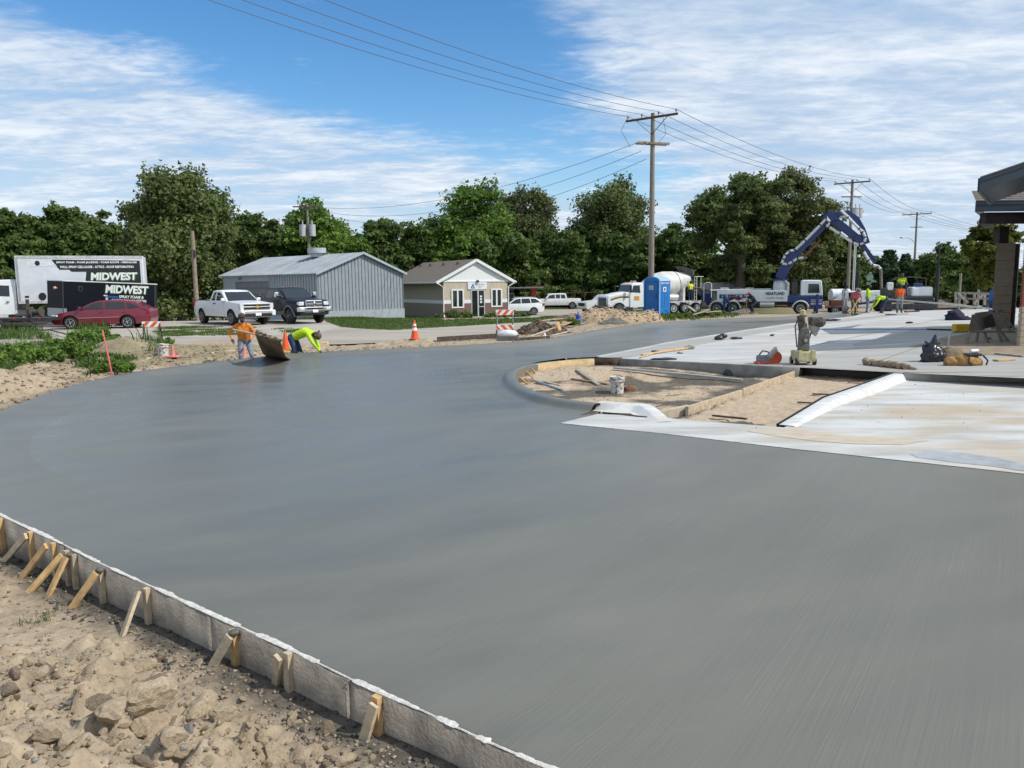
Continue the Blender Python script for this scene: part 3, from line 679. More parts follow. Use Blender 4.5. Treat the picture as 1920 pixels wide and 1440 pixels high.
# wire tie hanging over the form joint
i=near_idx(668,1275); nn,d=outn(i); nn=nn*OS; p=Vector((*outer[i],.06))+Vector((*nn,0))*.03
mb=MB(); mb.tube([p+Vector((d[0]*.01*math.sin(t),0,.02*math.cos(t)))for t in np.linspace(0,6.2,9)]+[p+Vector((nn[0]*.02,nn[1]*.02,-.05)),p+Vector((nn[0]*.015,nn[1]*.015,-.36))],.0022,5); mb.build('tie_wire',steel,fw)
# spilled mortar lumps at the foot of the form
mort=M('spilled_mortar',(.10,.093,.078),.9,col2=(.055,.05,.043),scale=14,bump=.5,bscale=40)
# island forms and stakes
isf=thing('formwork','short bright pine stakes leaning inside the curved nose of the dirt island','formwork',(0,0,0))
ipath=catmull(PX([(1122,758),(1064,752),(1007,739.5),(976,724),(963,709),(964,698),(981,689),(1016,681.5),(1064,675.5),(1114,672.5)],.10),6)
V=[];F=[]
cen=np.mean(np.array(ipath),0)
for i,p in enumerate(ipath):
    p=np.array(p); dd=(cen-p)/np.linalg.norm(cen-p)
    for o,z in ((-.02,.105),(.0,.105),(.0,-.3),(-.02,-.3)): V.append((*(p+dd*o),z))
for i in range(len(ipath)-1):
    for j in range(4): F.append((i*4+j,i*4+(j+1)%4,(i+1)*4+(j+1)%4,(i+1)*4+j))
meshobj('form_board',V,F,M('bright_lath',(.52,.38,.20),.8,col2=(.38,.28,.15),scale=8),isf)
for k,(a,b) in enumerate((((970,716),(990,735)),((976,711),(992,722)),((982,705),(998,722)),((989,699),(1004,714)),((998,694),(1010,706)),((966,722),(980,731)),((1064,676),(1066,684)),((1085,674),(1085,680)))):
    p=at(a[0]-3,a[1]-4,.09); q=at(b[0],b[1],-.18); q=p+(q-p)*.9; mb=MB(); mb.beam(p,q,.05,.025); mb.build('stake',wood,isf,bevel=.002)
mb=MB(); p=at(1155,673,.02); mb.box((p.x,p.y-.12,-.06),(.30,.08,.26)); mb.build('corner_block',M('dark_stained_wood',(.12,.065,.035),.85,var=.3),isf)
bedf=thing('formwork','tan timber boards edging the left side of the sandy bed','formwork',(0,0,0))
lp=[at(1503,690.5,.06),at(1360,739,.05),at(1300,757,.05)]
mb=MB(); mb.beam(lp[0]-Vector((0,0,.11)),at(1392,728,.05)-Vector((0,0,.11)),.04,.2); mb.build('form_board',wood_pale,bedf,bevel=.003)
mb=MB(); mb.beam(at(1390,729,.05)-Vector((0,0,.12)),at(1288,760,.03)-Vector((0,0,.12)),.06,.2); mb.build('form_board',wood_pale,bedf,bevel=.003)
mb=MB(); mb.beam(at(1292,757,.02)-Vector((0,0,.12)),at(1226,770,-.02)-Vector((0,0,.12)),.10,.2); mb.build('form_board',M('pale_caked_board',(.50,.43,.33),.9,col2=(.40,.33,.25)),bedf,bevel=.01)
mb=MB(); a=at(1506,692,.05);b=at(1690,702,.05); mb.beam(a-Vector((0,.0,.11)),b-Vector((0,.0,.11)),.02,.24); o=mb.build('expansion_board',blackp); tag(o,'long black fibre expansion board along the back of the sandy bed','board')
# ================================================================ buildings
def dirv(az): return Vector((math.sin(R(az)),math.cos(R(az)),0))
def lmat(o,origin,d1,d2):
    o.matrix_world=Matrix(((d1.x,d2.x,0,origin.x),(d1.y,d2.y,0,origin.y),(0,0,1,origin.z),(0,0,0,1)))
# ---- grey metal shed: local x = along long wall (away), local y = along gable (right)
SH1=M('grey_metal_siding',(.30,.335,.37),.45,.15,var=.06,scale=2)
SH2=M('grey_metal_roof',(.40,.43,.46),.38,.35,var=.10,scale=1.5,stretch=(1,.2,1))
SHD=M('door_metal',(.16,.17,.185),.5,.1,var=.08)
C0=gx(598,55.5,.0); C0.z=Gs(C0.y)+.0; 
C0.z=-.40
d1=dirv(-49.1); d2=dirv(40.9)
LW=along(C0,d1,422); GW=along(C0,d2,757)
EH=3.55; RH=EH+GW/2*.36
shed=thing('metal_shed','grey ribbed steel shed with a low gable roof and roll door behind the two pickups','shed',C0); lmat(shed,C0,d1,d2)
mb=MB(); DX0,DX1=LW-6.9,LW-1.9; DXH=3.0
mb.box((DX0/2,.06,EH/2+.2),(DX0,.12,EH-.4)); mb.box(((DX0+DX1)/2,.06,(DXH+EH)/2),(DX1-DX0,.12,EH-DXH)); mb.box(((DX1+LW)/2,.06,EH/2),(LW-DX1,.12,EH))
mb.build('long_wall',SH1,shed)
mb=MB(); mb.prism([(0,.75),(GW,.75),(GW,EH),(GW/2,RH),(0,EH)],.0,-.0+.1,plane='yz'); mb.build('gable_wall',SH1,shed)
mb=MB(); mb.prism([(0,0),(GW,0),(GW,EH),(GW/2,RH),(0,EH)],LW-.1,LW,plane='yz'); mb.box((LW/2,GW-.05,EH/2),(LW,.1,EH)); mb.build('back_wall',SH1,shed)
mb=MB(); mb.box((-.02,GW/2,.36),(.16,GW+.06,.80)); mb.box((DX0/2,-.0,.2),(DX0,.18,.40)); mb.build('foundation',M('painted_block',(.33,.37,.40),.7,var=.08),shed)
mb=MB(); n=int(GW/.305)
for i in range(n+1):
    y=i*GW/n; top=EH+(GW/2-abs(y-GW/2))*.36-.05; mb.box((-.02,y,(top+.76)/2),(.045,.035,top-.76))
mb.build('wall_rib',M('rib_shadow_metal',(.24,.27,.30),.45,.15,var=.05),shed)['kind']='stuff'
mb=MB(); n=int(DX0/.33)
for i in range(n+1):
    x=i*DX0/n; mb.box((x,-.02,EH/2+.2),(.07,.055,EH-.45),taper=1)
mb.build('wall_rib',SH1,shed)['kind']='stuff'
mb=MB()
sl=math.atan(.36)
for s in (0,1):
    y0,y1=(-.25,GW/2) if s==0 else (GW+.25,GW/2)
    z0=EH-.25*.36+.04; z1=RH+.05
    mb.add([(-.25,y0,z0),(LW+.25,y0,z0),(LW+.25,y1,z1),(-.25,y1,z1),(-.25,y0,z0-.05),(LW+.25,y0,z0-.05),(LW+.25,y1,z1-.05),(-.25,y1,z1-.05)],[(0,1,2,3),(7,6,5,4),(0,4,5,1),(1,5,6,2),(2,6,7,3),(3,7,4,0)])
mb.build('roof',SH2,shed)
mb=MB(); n=int(LW/.31)
for i in range(n+1):
    x=-.2+i*(LW+.4)/n
    for y0,y1 in ((-.26,GW/2),(GW+.26,GW/2)): mb.beam((x,y0,EH-.25*.36+.06),(x,y1,RH+.07),.05,.035)
mb.build('roof_rib',SH2,shed)['kind']='stuff'
mb=MB(); 
for y0 in (-.25,GW+.25): mb.beam((-.27,y0,EH-.09),(-.27,GW/2,RH+.03),.03,.17)
mb.build('rake_trim',M('trim_pale_blue',(.36,.42,.47),.45,var=.05),shed)
for i in range(6):
    mb=MB(); mb.box(((DX0+DX1)/2,.09,.05+i*.49+.24),(DX1-DX0-.1,.05,.47)); mb.build('door_panel',SHD,shed,bevel=.01)
mb=MB(); mb.cyl((LW*.36,GW/2-.6,RH-.15),(LW*.36,GW/2-.6,RH+.15),.5); mb.cyl((LW*.36,GW/2-.6,RH+.15),(LW*.36,GW/2-.6,RH+.55),.72,n=16); mb.build('roof_vent',M('vent_pale',(.42,.45,.48),.5,var=.1),shed,smooth=True)
mb=MB(); mb.box((DX1-.9,-.15,DXH+.25),(.15,.25,.2)); mb.build('wall_lamp',steel,shed,bevel=.02)
# ---- small tan office
TAN=M('tan_stucco',(.50,.43,.33),.85,var=.05,scale=3,bump=.1); TAND=M('tan_siding',(.40,.35,.28),.8,var=.06)
WHT=M('white_trim',(.74,.75,.75),.5,var=.03); BRN=M('brown_brick_veneer',(.20,.125,.10),.85,col2=(.15,.09,.07),scale=14,bump=.2,bscale=25)
SHG=M('asphalt_shingle',(.20,.165,.135),.95,col2=(.105,.088,.075),scale=9,stretch=(1,1,1),bump=.4,bscale=18)
O0=gx(833,67.5); O0.z=-.74; e1=dirv(-30); e2=dirv(60)
OW=along(O0,e2,952); OL=11.0
off=thing('office_building','small tan office with white gable, glass door and two narrow windows','office building',O0); lmat(off,O0,e1,e2)
BH=1.28; WH=3.15; hw=OW/2; OV=.75; RP=.50
def owall(y0,y1,z0,z1): return dict(y0=y0,y1=y1,z0=z0,z1=z1)
# openings on the front wall: local y ranges from pixels
def yy(px): return along(O0,e2,px)
wz0,wz1=.86,2.35+.02
ops=[(yy(848),yy(869),.95,2.45),(yy(884),yy(909),.0,2.45),(yy(922),yy(940.5),.95,2.45)]
def front_piece(y0,y1,z0,z1,mat,name,x=.08,th=.16):
    mb=MB(); mb.box((x,(y0+y1)/2,(z0+z1)/2),(th,y1-y0,z1-z0)); return mb.build(name,mat,off)
ys=[0]+[v for o in ops for v in o[:2]]+[OW]
for i in range(0,len(ys),2):
    front_piece(ys[i],ys[i+1],1.58,2.45,TAN,'wall'); front_piece(ys[i],ys[i+1],BH,1.58,WHT,'trim_band',x=.07,th=.18); front_piece(ys[i],ys[i+1],0,BH,BRN,'brick_base',x=.065,th=.19)
front_piece(0,OW,2.45,WH,TAN,'wall')
for o in (ops[0],ops[2]): front_piece(o[0],o[1],0,.95,BRN,'brick_base',x=.065,th=.19)
# gable
mb=MB(); mb.prism([(-OV+.1,WH+.003),(OW+OV-.1,WH+.003),(hw,WH+(hw+OV-.1)*RP)],.04,.14,plane='yz'); mb.build('gable',WHT,off)
mb=MB(); mb.box((.0,hw,WH+.04),(.1,OW+.02,.10)); mb.build('gable_trim',WHT,off)
# side + back
mb=MB(); mb.box((OL/2+.08,.08,(1.58+WH)/2),(OL-.16,.16,WH-1.58)); mb.build('side_wall',TAND,off)
mb=MB(); mb.box((OL/2+.08,.07,(BH+1.58)/2),(OL-.16,.18,.30)); mb.build('trim_band',WHT,off)
mb=MB(); mb.box((OL/2+.08,.075,BH/2),(OL-.16,.17,BH)); mb.build('side_base',M('taupe_base',(.27,.235,.19),.85,var=.08),off)
mb=MB(); mb.box((OL/2+.08,OW-.08,WH/2),(OL-.16,.16,WH)); mb.box((OL,OW/2,WH/2),(.16,OW,WH)); mb.build('back_wall',TAND,off)
mb=MB()
for s in (0,1):
    y0=-OV if s==0 else OW+OV; z0=WH-.02; z1=WH+(hw+OV)*RP
    a=[(-.16,y0,z0+.03),(OL+.5,y0,z0+.03),(OL+.5,hw,z1+.03),(-.16,hw,z1+.03)]; b=[(p[0],p[1],p[2]-.1) for p in a]
    mb.add(a+b,[(0,1,2,3),(7,6,5,4),(0,4,5,1),(1,5,6,2),(2,6,7,3),(3,7,4,0)])
mb.build('roof',SHG,off)
for s in (0,1):
    y0=-OV if s==0 else OW+OV; mb=MB(); mb.beam((-.19,y0,WH-.07),(-.19,hw,WH-.07+(hw+OV)*RP),.05,.24); mb.build('rake_board',WHT,off)
    mb=MB(); mb.add([(-.15,y0,WH-.09),(.04,y0,WH-.09),(.04,hw,WH-.09+(hw+OV)*RP),(-.15,hw,WH-.09+(hw+OV)*RP)],[(0,1,2,3)]); mb.build('soffit',WHT,off)
    mb=MB(); mb.box((OL/2+.1,y0,WH-.04),(OL+.8,.14,.14)); mb.build('gutter',M('gutter_white',(.66,.67,.67),.4,var=.05),off,bevel=.02)
for s,y0 in ((0,-OV),(1,OW+OV)):
    yw=-.06 if s==0 else OW+.06
    mb=MB(); mb.tube([(-.2,y0,WH-.1),(-.16,y0+(yw-y0)*.3,WH-.16),(-.08,yw,WH-.45),(-.06,yw,.3),(-.2,yw,.08)],.05,8); mb.build('downspout',WHT,off,smooth=True)
for k,x in enumerate((2.0,5.0,8.0,10.4)):
    mb=MB(); mb.box((x,hw-.7,WH+(hw+OV)*RP-.25),(.35,.35,.16),taper=.7); mb.build('roof_vent',M('vent_brown',(.09,.075,.065),.8,var=.1),off)
dgl=M('green_black_glass',(.012,.02,.018),.08,var=0,spec=.8)
for o in (ops[0],ops[2]):
    y0,y1,z0,z1=o
    mb=MB()
    for a,b,c,d in ((y0-.06,y0+.07,z0-.07,z1+.06),(y1-.07,y1+.06,z0-.07,z1+.06),((y0+y1)/2-.07,(y0+y1)/2+.07,z0,z1)): mb.box((-.03,(a+b)/2,(c+d)/2),(.10,b-a,d-c))
    for c,d in ((z0-.07,z0+.05),(z1-.05,z1+.06)): mb.box((-.03,(y0+y1)/2,(c+d)/2),(.095,y1-y0,d-c))
    wf=mb.build('window',WHT,off)
    for a,b in ((y0+.07,(y0+y1)/2-.07),((y0+y1)/2+.07,y1-.07)):
        mb=MB(); mb.box((.06,(a+b)/2,(z0+z1)/2),(.02,b-a,z1-z0-.1)); mb.build('pane',dgl,wf)
y0,y1,z0,z1=ops[1]; mb=MB(); ym=(y0+y1)/2
for a,b,c,d in ((y0,y0+.07,0,z1),(y1-.07,y1,0,z1),(ym-.05,ym+.07,0,z1)): mb.box((.0,(a+b)/2,(c+d)/2),(.10,b-a,d-c))
mb.box((.0,ym,z1-.04),(.095,y1-y0,.08)); mb.box((.0,(ym+y1)/2,.95),(.09,y1-ym,.07)); mb.box((.0,ym,.04),(.09,y1-y0,.08))
dr=mb.build('door',M('alu_frame',(.60,.61,.62),.35,.2,var=.05),off)
mb=MB(); mb.box((.05,ym,z1/2),(.02,y1-y0-.1,z1-.1)); mb.build('pane',dgl,dr)
for zc in (1.6,1.35,1.1):
    mb=MB(); mb.box((.03,(ym+y1)/2,zc+.25),(.012,.2,.17)); mb.build('door_notice',reflect_white,dr)
# sign: blue triangle with sail shapes and small lettering
sy0,sy1=yy(877.5),yy(913); sc=(sy0+sy1)/2
mb=MB(); mb.box((-.05,sc,2.80),(.06,sy1-sy0,.62)); sg=mb.build('sign_board',WHT,off)
bl=M('sign_blue',(.015,.16,.45),.5,var=0); gr_=M('sign_grey',(.16,.20,.26),.6,var=0)
mb=MB(); t=sy0+.48
mb.prism([(t-.20,2.62),(t+.22,2.62),(t+.03,3.03)],-.088,-.082,plane='yz'); mb.prism([(t-.18,2.56),(t+.20,2.56),(t+.18,2.60),(t-.16,2.60)],-.088,-.082,plane='yz'); mb.build('sign_mark',bl,sg)
mb=MB(); mb.prism([(t-.03,2.64),(t+.06,2.64),(t+.03,2.83)],-.092,-.089,plane='yz'); mb.build('sign_mark',WHT,sg)
text('Nebraska',gr_,sg,(-.085,t+.33,2.86),(0,1,0),(0,0,1),.15)
text('PHYSICAL CARE',gr_,sg,(-.085,t+.33,2.73),(0,1,0),(0,0,1),.07,.70)
text('CLINIC',gr_,sg,(-.085,t+.52,2.60),(0,1,0),(0,0,1),.07)
mb=MB(); mb.box((-.05,sc+.0,3.20+.02),(.12,.12,.12)); mb.ell((-.18,sc+.0,3.20),(.14,.13,.12)); mb.build('wall_lamp',M('lamp_bronze',(.05,.045,.04),.5,var=0),off,smooth=True)
# ---- brick building on the right edge
BRK=M('red_brick',(.30,.085,.055),.85,col2=(.19,.055,.038),scale=10,bump=.25,bscale=40); MORT=M('mortar',(.36,.34,.31),.9,var=.1)
STN=M('tan_stone_block',(.46,.37,.27),.85,col2=(.36,.29,.21),scale=9,bump=.3,bscale=30); NAVYT=M('slate_blue_fascia',(.016,.030,.045),.45,var=.08,scale=3)
SOF=M('dark_metal_soffit',(.035,.05,.065),.4,.3,var=.1); BEAM=M('dark_brown_beam',(.035,.022,.018),.7,var=.2)
bb=thing('brick_building','red brick building with stone base and blue gable fascia at the right edge','building',(0,0,0))
BY=22.7; bx=gx(1908,BY).x; bz=.12
SD=dirv(35)
def skew(x,y,t): return (x+SD.x*t,y+SD.y*t)
mb=MB(); mb.prism([(bx+.04,BY+.07),(bx+9,BY+.07),skew(bx+9,BY+.07,8),skew(bx+.04,BY+.07,8)],-.1,4.7,plane='xy'); mb.build('wall_core',MORT,bb)
ztop_stone=(atY(1907,575,BY)).z
mb0=MB(); mb0.box((0,0,0),(.193,.09,.062)); br0=mb0.build('brick',BRK,bb,bevel=.004); first=True
row=0; z=ztop_stone+.04
while z<atY(1908,360,BY).z:
    off_=(row%2)*.1
    for c in range(3):
        x=bx+.10+c*.203+off_-(.0 if row%2==0 else .0)
        o=br0 if first else br0.copy()
        if not first: COL.objects.link(o)
        first=False; o.location=(x,BY+.02-random.random()*.004,z)
    if row%2==1:
        o=br0.copy(); COL.objects.link(o); o.scale=(.48,1,1); o.location=(bx+.05,BY+.02,z)
    # return face (left side of the wall)
    z+=.0755; row+=1
mb=MB(); mb.box((bx+1.3+3.4,BY+.02,2.9),(7,.09,3.6)); mb.build('brick_face',BRK,bb)
mb0=MB(); mb0.box((0,0,0),(.385,.16,.305)); st0=mb0.build('stone_block',STN,bb,bevel=.012)
hz=(ztop_stone-bz)/7; 
for k in range(7):
    for c in range(3):
        o=st0 if (k==0 and c==0) else st0.copy()
        if not (k==0 and c==0): COL.objects.link(o)
        sx=.5 if (k%2 and c==0) else 1.0; o.location=(bx-.03+.1925*sx+(0 if c==0 else c*.397-(.1985 if k%2 else 0)),BY-.03-random.random()*.006,bz+hz*(k+.5)); o.scale=(sx,1,(hz-.012)/.305)
# near roof: gable rake facing the camera
RY=21.4
c0=atY(1838,333,RY); slope=.33; xe=c0.x+6
def rk(x,dz=0): return c0.z+(x-c0.x)*slope+dz
FH=.36
mb=MB(); mb.prism([(c0.x,rk(c0.x)),(xe,rk(xe)),(xe,rk(xe)-.10),(c0.x,rk(c0.x)-.10)],RY-.03,RY+.02); mb.prism([(c0.x,rk(c0.x)-.102),(xe,rk(xe)-.102),(xe,rk(xe)-FH),(c0.x,rk(c0.x)-FH)],RY,RY+.05); mb.build('rake_board',NAVYT,bb)
RL=4.6
mb=MB(); e=Vector((SD.x*RL,SD.y*RL,0)); p=Vector((c0.x,RY+.05,c0.z-.19)); mb.beam(p,p+e,.05,.36); mb.build('fascia',NAVYT,bb)
mb=MB(); q4=[Vector((c0.x-.03,RY-.05,rk(c0.x,.02))),Vector((xe,RY-.05,rk(xe,.02)))]; mb.add(q4+[q4[1]+e,q4[0]+e]+[v-Vector((0,0,.03)) for v in q4+[q4[1]+e,q4[0]+e]],[(0,1,2,3),(7,6,5,4),(0,4,5,1),(3,7,4,0)]); mb.build('roof',M('roof_shingle_dark',(.13,.12,.115),.9,var=.2,scale=8),bb)
for k in range(13):
    t0=.05+k*.34; mb=MB(); P_=[]
    for dz in (.03,.05):
        for x,tt in ((c0.x+.06,t0),(xe,t0),(xe,t0+.315),(c0.x+.06,t0+.315)): P_.append((x+SD.x*tt,RY+.05+SD.y*tt,rk(x)-FH+dz))
    mb.add(P_,[(0,1,2,3),(7,6,5,4),(0,4,5,1),(1,5,6,2),(2,6,7,3),(3,7,4,0)]); mb.build('soffit_board',SOF,bb)
# porch roof further back
PY=28.0
q0=atY(1831,377,PY); qr=q0.x+9; f1=.37
mb=MB(); mb.box(((q0.x+qr)/2,PY,q0.z-.06),(qr-q0.x,.06,.12)); mb.box(((q0.x+qr)/2,PY+.02,q0.z-.12-.125),(qr-q0.x-.02,.05,.25)); mb.build('porch_fascia',NAVYT,bb)
mb=MB(); p=Vector((q0.x+.03,PY+.06,q0.z-.19)); mb.beam(p,p+SD*3.5,.05,.36); mb.build('porch_fascia',NAVYT,bb)
zt=q0.z+.62
mb=MB(); mb.add([(q0.x-.05,PY-.05,q0.z),(qr,PY-.05,q0.z),(qr,PY+2.4,zt),(q0.x+1.2,PY+2.4,zt),(q0.x+3.4,PY+5,q0.z)],[(0,1,2,3),(0,3,4)]); mb.build('porch_roof',SHG,bb)
for k in range(6):      # shingle courses, each a proud lip
    t=k/6; t2=(k+.96)/6
    mb=MB(); mb.add([(q0.x-.05+1.25*t,PY-.05+2.45*t,q0.z+.62*t+.02),(qr,PY-.05+2.45*t,q0.z+.62*t+.02),(qr,PY-.05+2.45*t2,q0.z+.62*t2+.006),(q0.x-.05+1.25*t2,PY-.05+2.45*t2,q0.z+.62*t2+.006)],[(0,1,2,3)]); mb.build('shingle_course',SHG,bb)
mb=MB(); mb.box(((q0.x+qr)/2+.45,PY+.35,q0.z-.58),(qr-q0.x-.1,.25,.40)); mb.beam((q0.x+.6,PY+.5,q0.z-.58),Vector((q0.x+.6,PY+.5,q0.z-.58))+SD*3,.25,.40); mb.build('porch_beam',BEAM,bb)
pb=gx(1858,30.0,.15); pw0=along(pb,(1,0,0),1858); pwx=along(pb,(1,0,0),1893); pwd=pwx
ptop=atY(1875,456,30).z; xc=pb.x+pwd/2
PIL=M('stone_pillar',(.34,.27,.20),.85,var=.08,scale=5,bump=.15)
mb0=None
nb=10; hb=(ptop-pb.z)/nb
for k in range(nb):
    mb=MB(); w_=pwd/2-.002*(k%2); mb.prism([(xc-w_,30),(xc+w_,30),skew(xc+w_,30,.8),skew(xc-w_,30,.8)],pb.z+hb*k+.004,pb.z+hb*(k+1)-.004,plane='xy'); mb.build('pillar_block',PIL,bb,bevel=.008)
mb=MB(); mb.box((xc+.06,30.42,(ptop+q0.z-.75)/2),(.36,.36,q0.z-.75-ptop)); mb.build('porch_post',BEAM,bb)
mb=MB(); mb.prism([(xc+pwd/2+.01,30.1),(xc+pwd/2+.22,30.1),skew(xc+pwd/2+.22,30.1,.7),skew(xc+pwd/2+.01,30.1,.7)],pb.z,ptop-.02,plane='xy'); mb.build('pillar_side',BEAM,bb)
pd_=thing  # noqa
SBW=M('soil_by_wall',(.33,.26,.18),.95,col2=(.20,.155,.10),scale=4,bump=.5,bscale=12)
sheet('building_soil',PA([(1800,664),(1800,655),(1776,650),(1700,652),(1780,632),(1850,618),(1990,612),(1990,671)]),SBW,.009,zf=zA)
# ================================================================ poles and wires
def pole(px,Y,topy,r=.16,base=None,label='',cross=True,lean_px=0,name='utility_pole',mat=None,armdir=None,group=None):
    b=gx(px,Y); b.z=Gs(Y)-.1 if base is None else base
    zt=atY(px,topy,Y).z
    t=thing(name,label,'utility pole',b,group=group)
    top=Vector((0,0,zt-b.z))
    mb=MB(); mb.cyl((0,0,0),top,r,r*.62,n=14); mb.build('pole',mat or pole_wood,t,smooth=True); return t,b,zt-b.z
adir=Vector((.80,-.60,0))
INS=M('insulator',(.16,.12,.11),.3,var=0)
def crossarm(t,H,dz,L,d,mat=arm_wood,ins=(),double=False,brace=True,w=.10,h=.12):
    z=H-dz; off=Vector((-d.y,d.x,0))*.0
    nrm=Vector((d.y,-d.x,0)); 
    for s in ((-.17,.17) if double else (.17,)):
        mb=MB(); mb.beam(nrm*s-d*L/2+Vector((0,0,z)),nrm*s+d*L/2+Vector((0,0,z)),w,h); mb.build('crossarm',mat,t,bevel=.01)
    if brace:
        for s in (-1,1):
            mb=MB(); mb.beam(nrm*.17+d*(s*L*.30)+Vector((0,0,z-.06)),nrm*.13+Vector((0,0,z-.95)),.05,.02); mb.build('arm_brace',arm_wood,t)
    pts=[]
    for k in ins:
        p=nrm*.17+d*(k*L/2)+Vector((0,0,z+h/2)); mb=MB(); mb.lathe([(.018,0),(.018,.08),(.06,.09),(.045,.13),(.065,.15),(.03,.2),(.045,.22)],p,n=10); mb.build('insulator',INS,t,smooth=True); pts.append(p+Vector((0,0,.2)))
    return pts
def wire(p,q,sag,label,r=.016,n=26,group=None,name='power_line',mat=None):
    p=Vector(p);q=Vector(q); pts=[]
    for i in range(n+1):
        t=i/n; a=p.lerp(q,t); a.z-=4*sag*t*(1-t); pts.append(a)
    mb=MB(); mb.tube(pts,r,5); o=mb.build(name,mat or M('wire_dark',(.09,.09,.10),.5,var=0),smooth=True,fix=False); return tag(o,label,'wire',group)
P1t,P1b,H1=pole(1220,46.5,212,.19,label='tall wooden utility pole with two crossarms rising behind the blue portable toilet')
a1=crossarm(P1t,H1,.28,3.3,adir,ins=(-.93,-.38,.27,.93))
LA=dirv(98+2)  # lower arm, nearly along the pad
crossarm(P1t,H1,1.72,2.0,Vector((.95,.30,0)).normalized(),mat=M('pale_arm_wood',(.28,.22,.17),.85,var=.2),double=True,brace=False)
mb=MB(); mb.tube([a1[2]+Vector((.25,0,-.25)),Vector((.75,-.1,H1-1.2)),Vector((.35,-.1,H1-1.66))],.012,5); mb.tube([a1[0],a1[0]+Vector((-.4,0,-.8)),Vector((-1.3,.0,H1-1.9))],.012,5); mb.build('jumper_wire',darksteel,P1t)['kind']='stuff'
Y2=76
P2t,P2b,H2=pole(1588,Y2,337,.19,base=-.85,label='middle wooden utility pole with transformers behind the pump boom')
a2=crossarm(P2t,H2,.3,3.3,adir,ins=(-.93,-.38,.27,.93))
gal=M('galvanised_tank',(.50,.51,.52),.5,.3,var=.1)
for k,(x,y) in enumerate(((-.75,.1),(.25,-.35),(.85,.1))):
    mb=MB(); mb.cyl((x,y,H2-3.6),(x,y,H2-2.75),.30,n=14); mb.cyl((x,y,H2-2.75),(x,y,H2-2.68),.33,n=14); mb.cyl((x,y,H2-2.68),(x,y,H2-2.3),.05,n=6); mb.build('transformer',gal,P2t,smooth=True)
mb=MB(); mb.beam((-1,0,H2-3.0),(1.2,0,H2-3.0),.08,.08); mb.beam((-1,0,H2-1.6),(1.0,.2,H2-1.6),.08,.1); mb.build('crossarm',arm_wood,P2t)
mb=MB(); 
for x in (.42,.56): mb.cyl((x,-.1,0),(x,-.1,H2-5.0),.05,n=8)
mb.build('conduit',M('conduit_pale',(.62,.64,.66),.4,.2,var=.05),P2t,smooth=True)
Y3=118
P3t,P3b,H3=pole(1711,Y3,398,.20,base=-1.3,label='farthest wooden utility pole, carrying a street lamp arm, at the end of the line')
a3=crossarm(P3t,H3,.3,4.0,adir,ins=(-.93,-.38,.27,.93))
mb=MB(); mb.tube([(0,0,H3-4.6),(-1.0,-.4,H3-3.9),(-2.1,-.8,H3-3.7)],.05,6); mb.ell((-2.5,-.9,H3-3.75),(.45,.2,.12)); mb.build('street_lamp_arm',gal,P3t,smooth=True)
mb=MB(); mb.beam((-.9,0,H3-2.2),(.9,0,H3-2.2),.1,.1); mb.build('crossarm',arm_wood,P3t)
P0b=Vector((-16,17,-.2)); P0t=thing('utility_pole','wooden utility pole beyond the left edge that carries the four overhead lines','utility pole',P0b); H0=12.7
mb=MB(); mb.cyl((0,0,0),(0,0,H0),.19,.12,n=14); mb.build('pole',pole_wood,P0t,smooth=True)
a0=crossarm(P0t,H0,.28,3.3,adir,ins=(-.93,-.38,.27,.93))
nm=['lowest left','second','third','uppermost']
P4=Vector((112,168,-1)); P4t=thing('utility_pole','distant wooden utility pole hidden behind the brick building','utility pole',P4); mb=MB(); mb.cyl((0,0,0),(0,0,13),.19,.12,n=10); mb.build('pole',pole_wood,P4t,smooth=True); a4=crossarm(P4t,13,.3,4,adir,ins=(-.93,-.38,.27,.93))
sp1=['leftmost of the four power lines sweeping from the upper left to the tall pole','second power line from the left sweeping down to the tall pole','third power line from the left sweeping down to the tall pole','rightmost of the four power lines sweeping down to the tall pole']
sp2=['lowest power line between the tall pole and the middle pole','second lowest power line between the tall pole and the middle pole','second highest power line between the tall pole and the middle pole','topmost power line between the tall pole and the middle pole']
sp3=['lowest power line from the transformer pole to the farthest pole','second lowest power line from the transformer pole to the farthest pole','second highest power line from the transformer pole to the farthest pole','topmost power line from the transformer pole to the farthest pole']
for k in range(4):
    wire(P0b+a0[k],P1b+a1[k],.85,sp1[k],.013,group='overhead power lines'); wire(P1b+a1[k],P2b+a2[k],.7,sp2[k],.015,group='overhead power lines'); wire(P2b+a2[k],P3b+a3[k],.8,sp3[k],.02,group='overhead power lines')
    wire(P3b+a3[k],P4+a4[k],1.2,['lowest thin line leaving the farthest pole to the right','second lowest thin line leaving the farthest pole to the right','second highest thin line leaving the farthest pole to the right','topmost thin line leaving the farthest pole to the right'][k],.025,group='power lines beyond the farthest pole')
# transformer pole behind the shed
P5t,P5b,H5=pole(585,75,383,.17,base=-.9,label='transformer pole rising behind the grey shed')
for x in (-.45,.45):
    mb=MB(); mb.cyl((x,-.2,H5-3.0),(x,-.2,H5-1.9),.32,n=12); mb.cyl((x,-.2,H5-1.9),(x,-.2,H5-1.5),.06,n=6); mb.build('transformer',gal,P5t,smooth=True)
crossarm(P5t,H5,.25,2.6,Vector((.97,.2,0)).normalized(),mat=arm_wood)
for k in range(3):
    st=P1b+Vector((-1.0+k*.3,-.2,H1-1.72-k*.45)); wire(st,P5b+Vector((-.6+.6*k,0,H5-.1-.3*k)),1.5+.4*k,['upper service wire running left from the tall pole over the trees','middle service wire running left from the tall pole over the trees','lowest service wire running left from the tall pole over the trees'][k],.014,group='service wires over the trees')
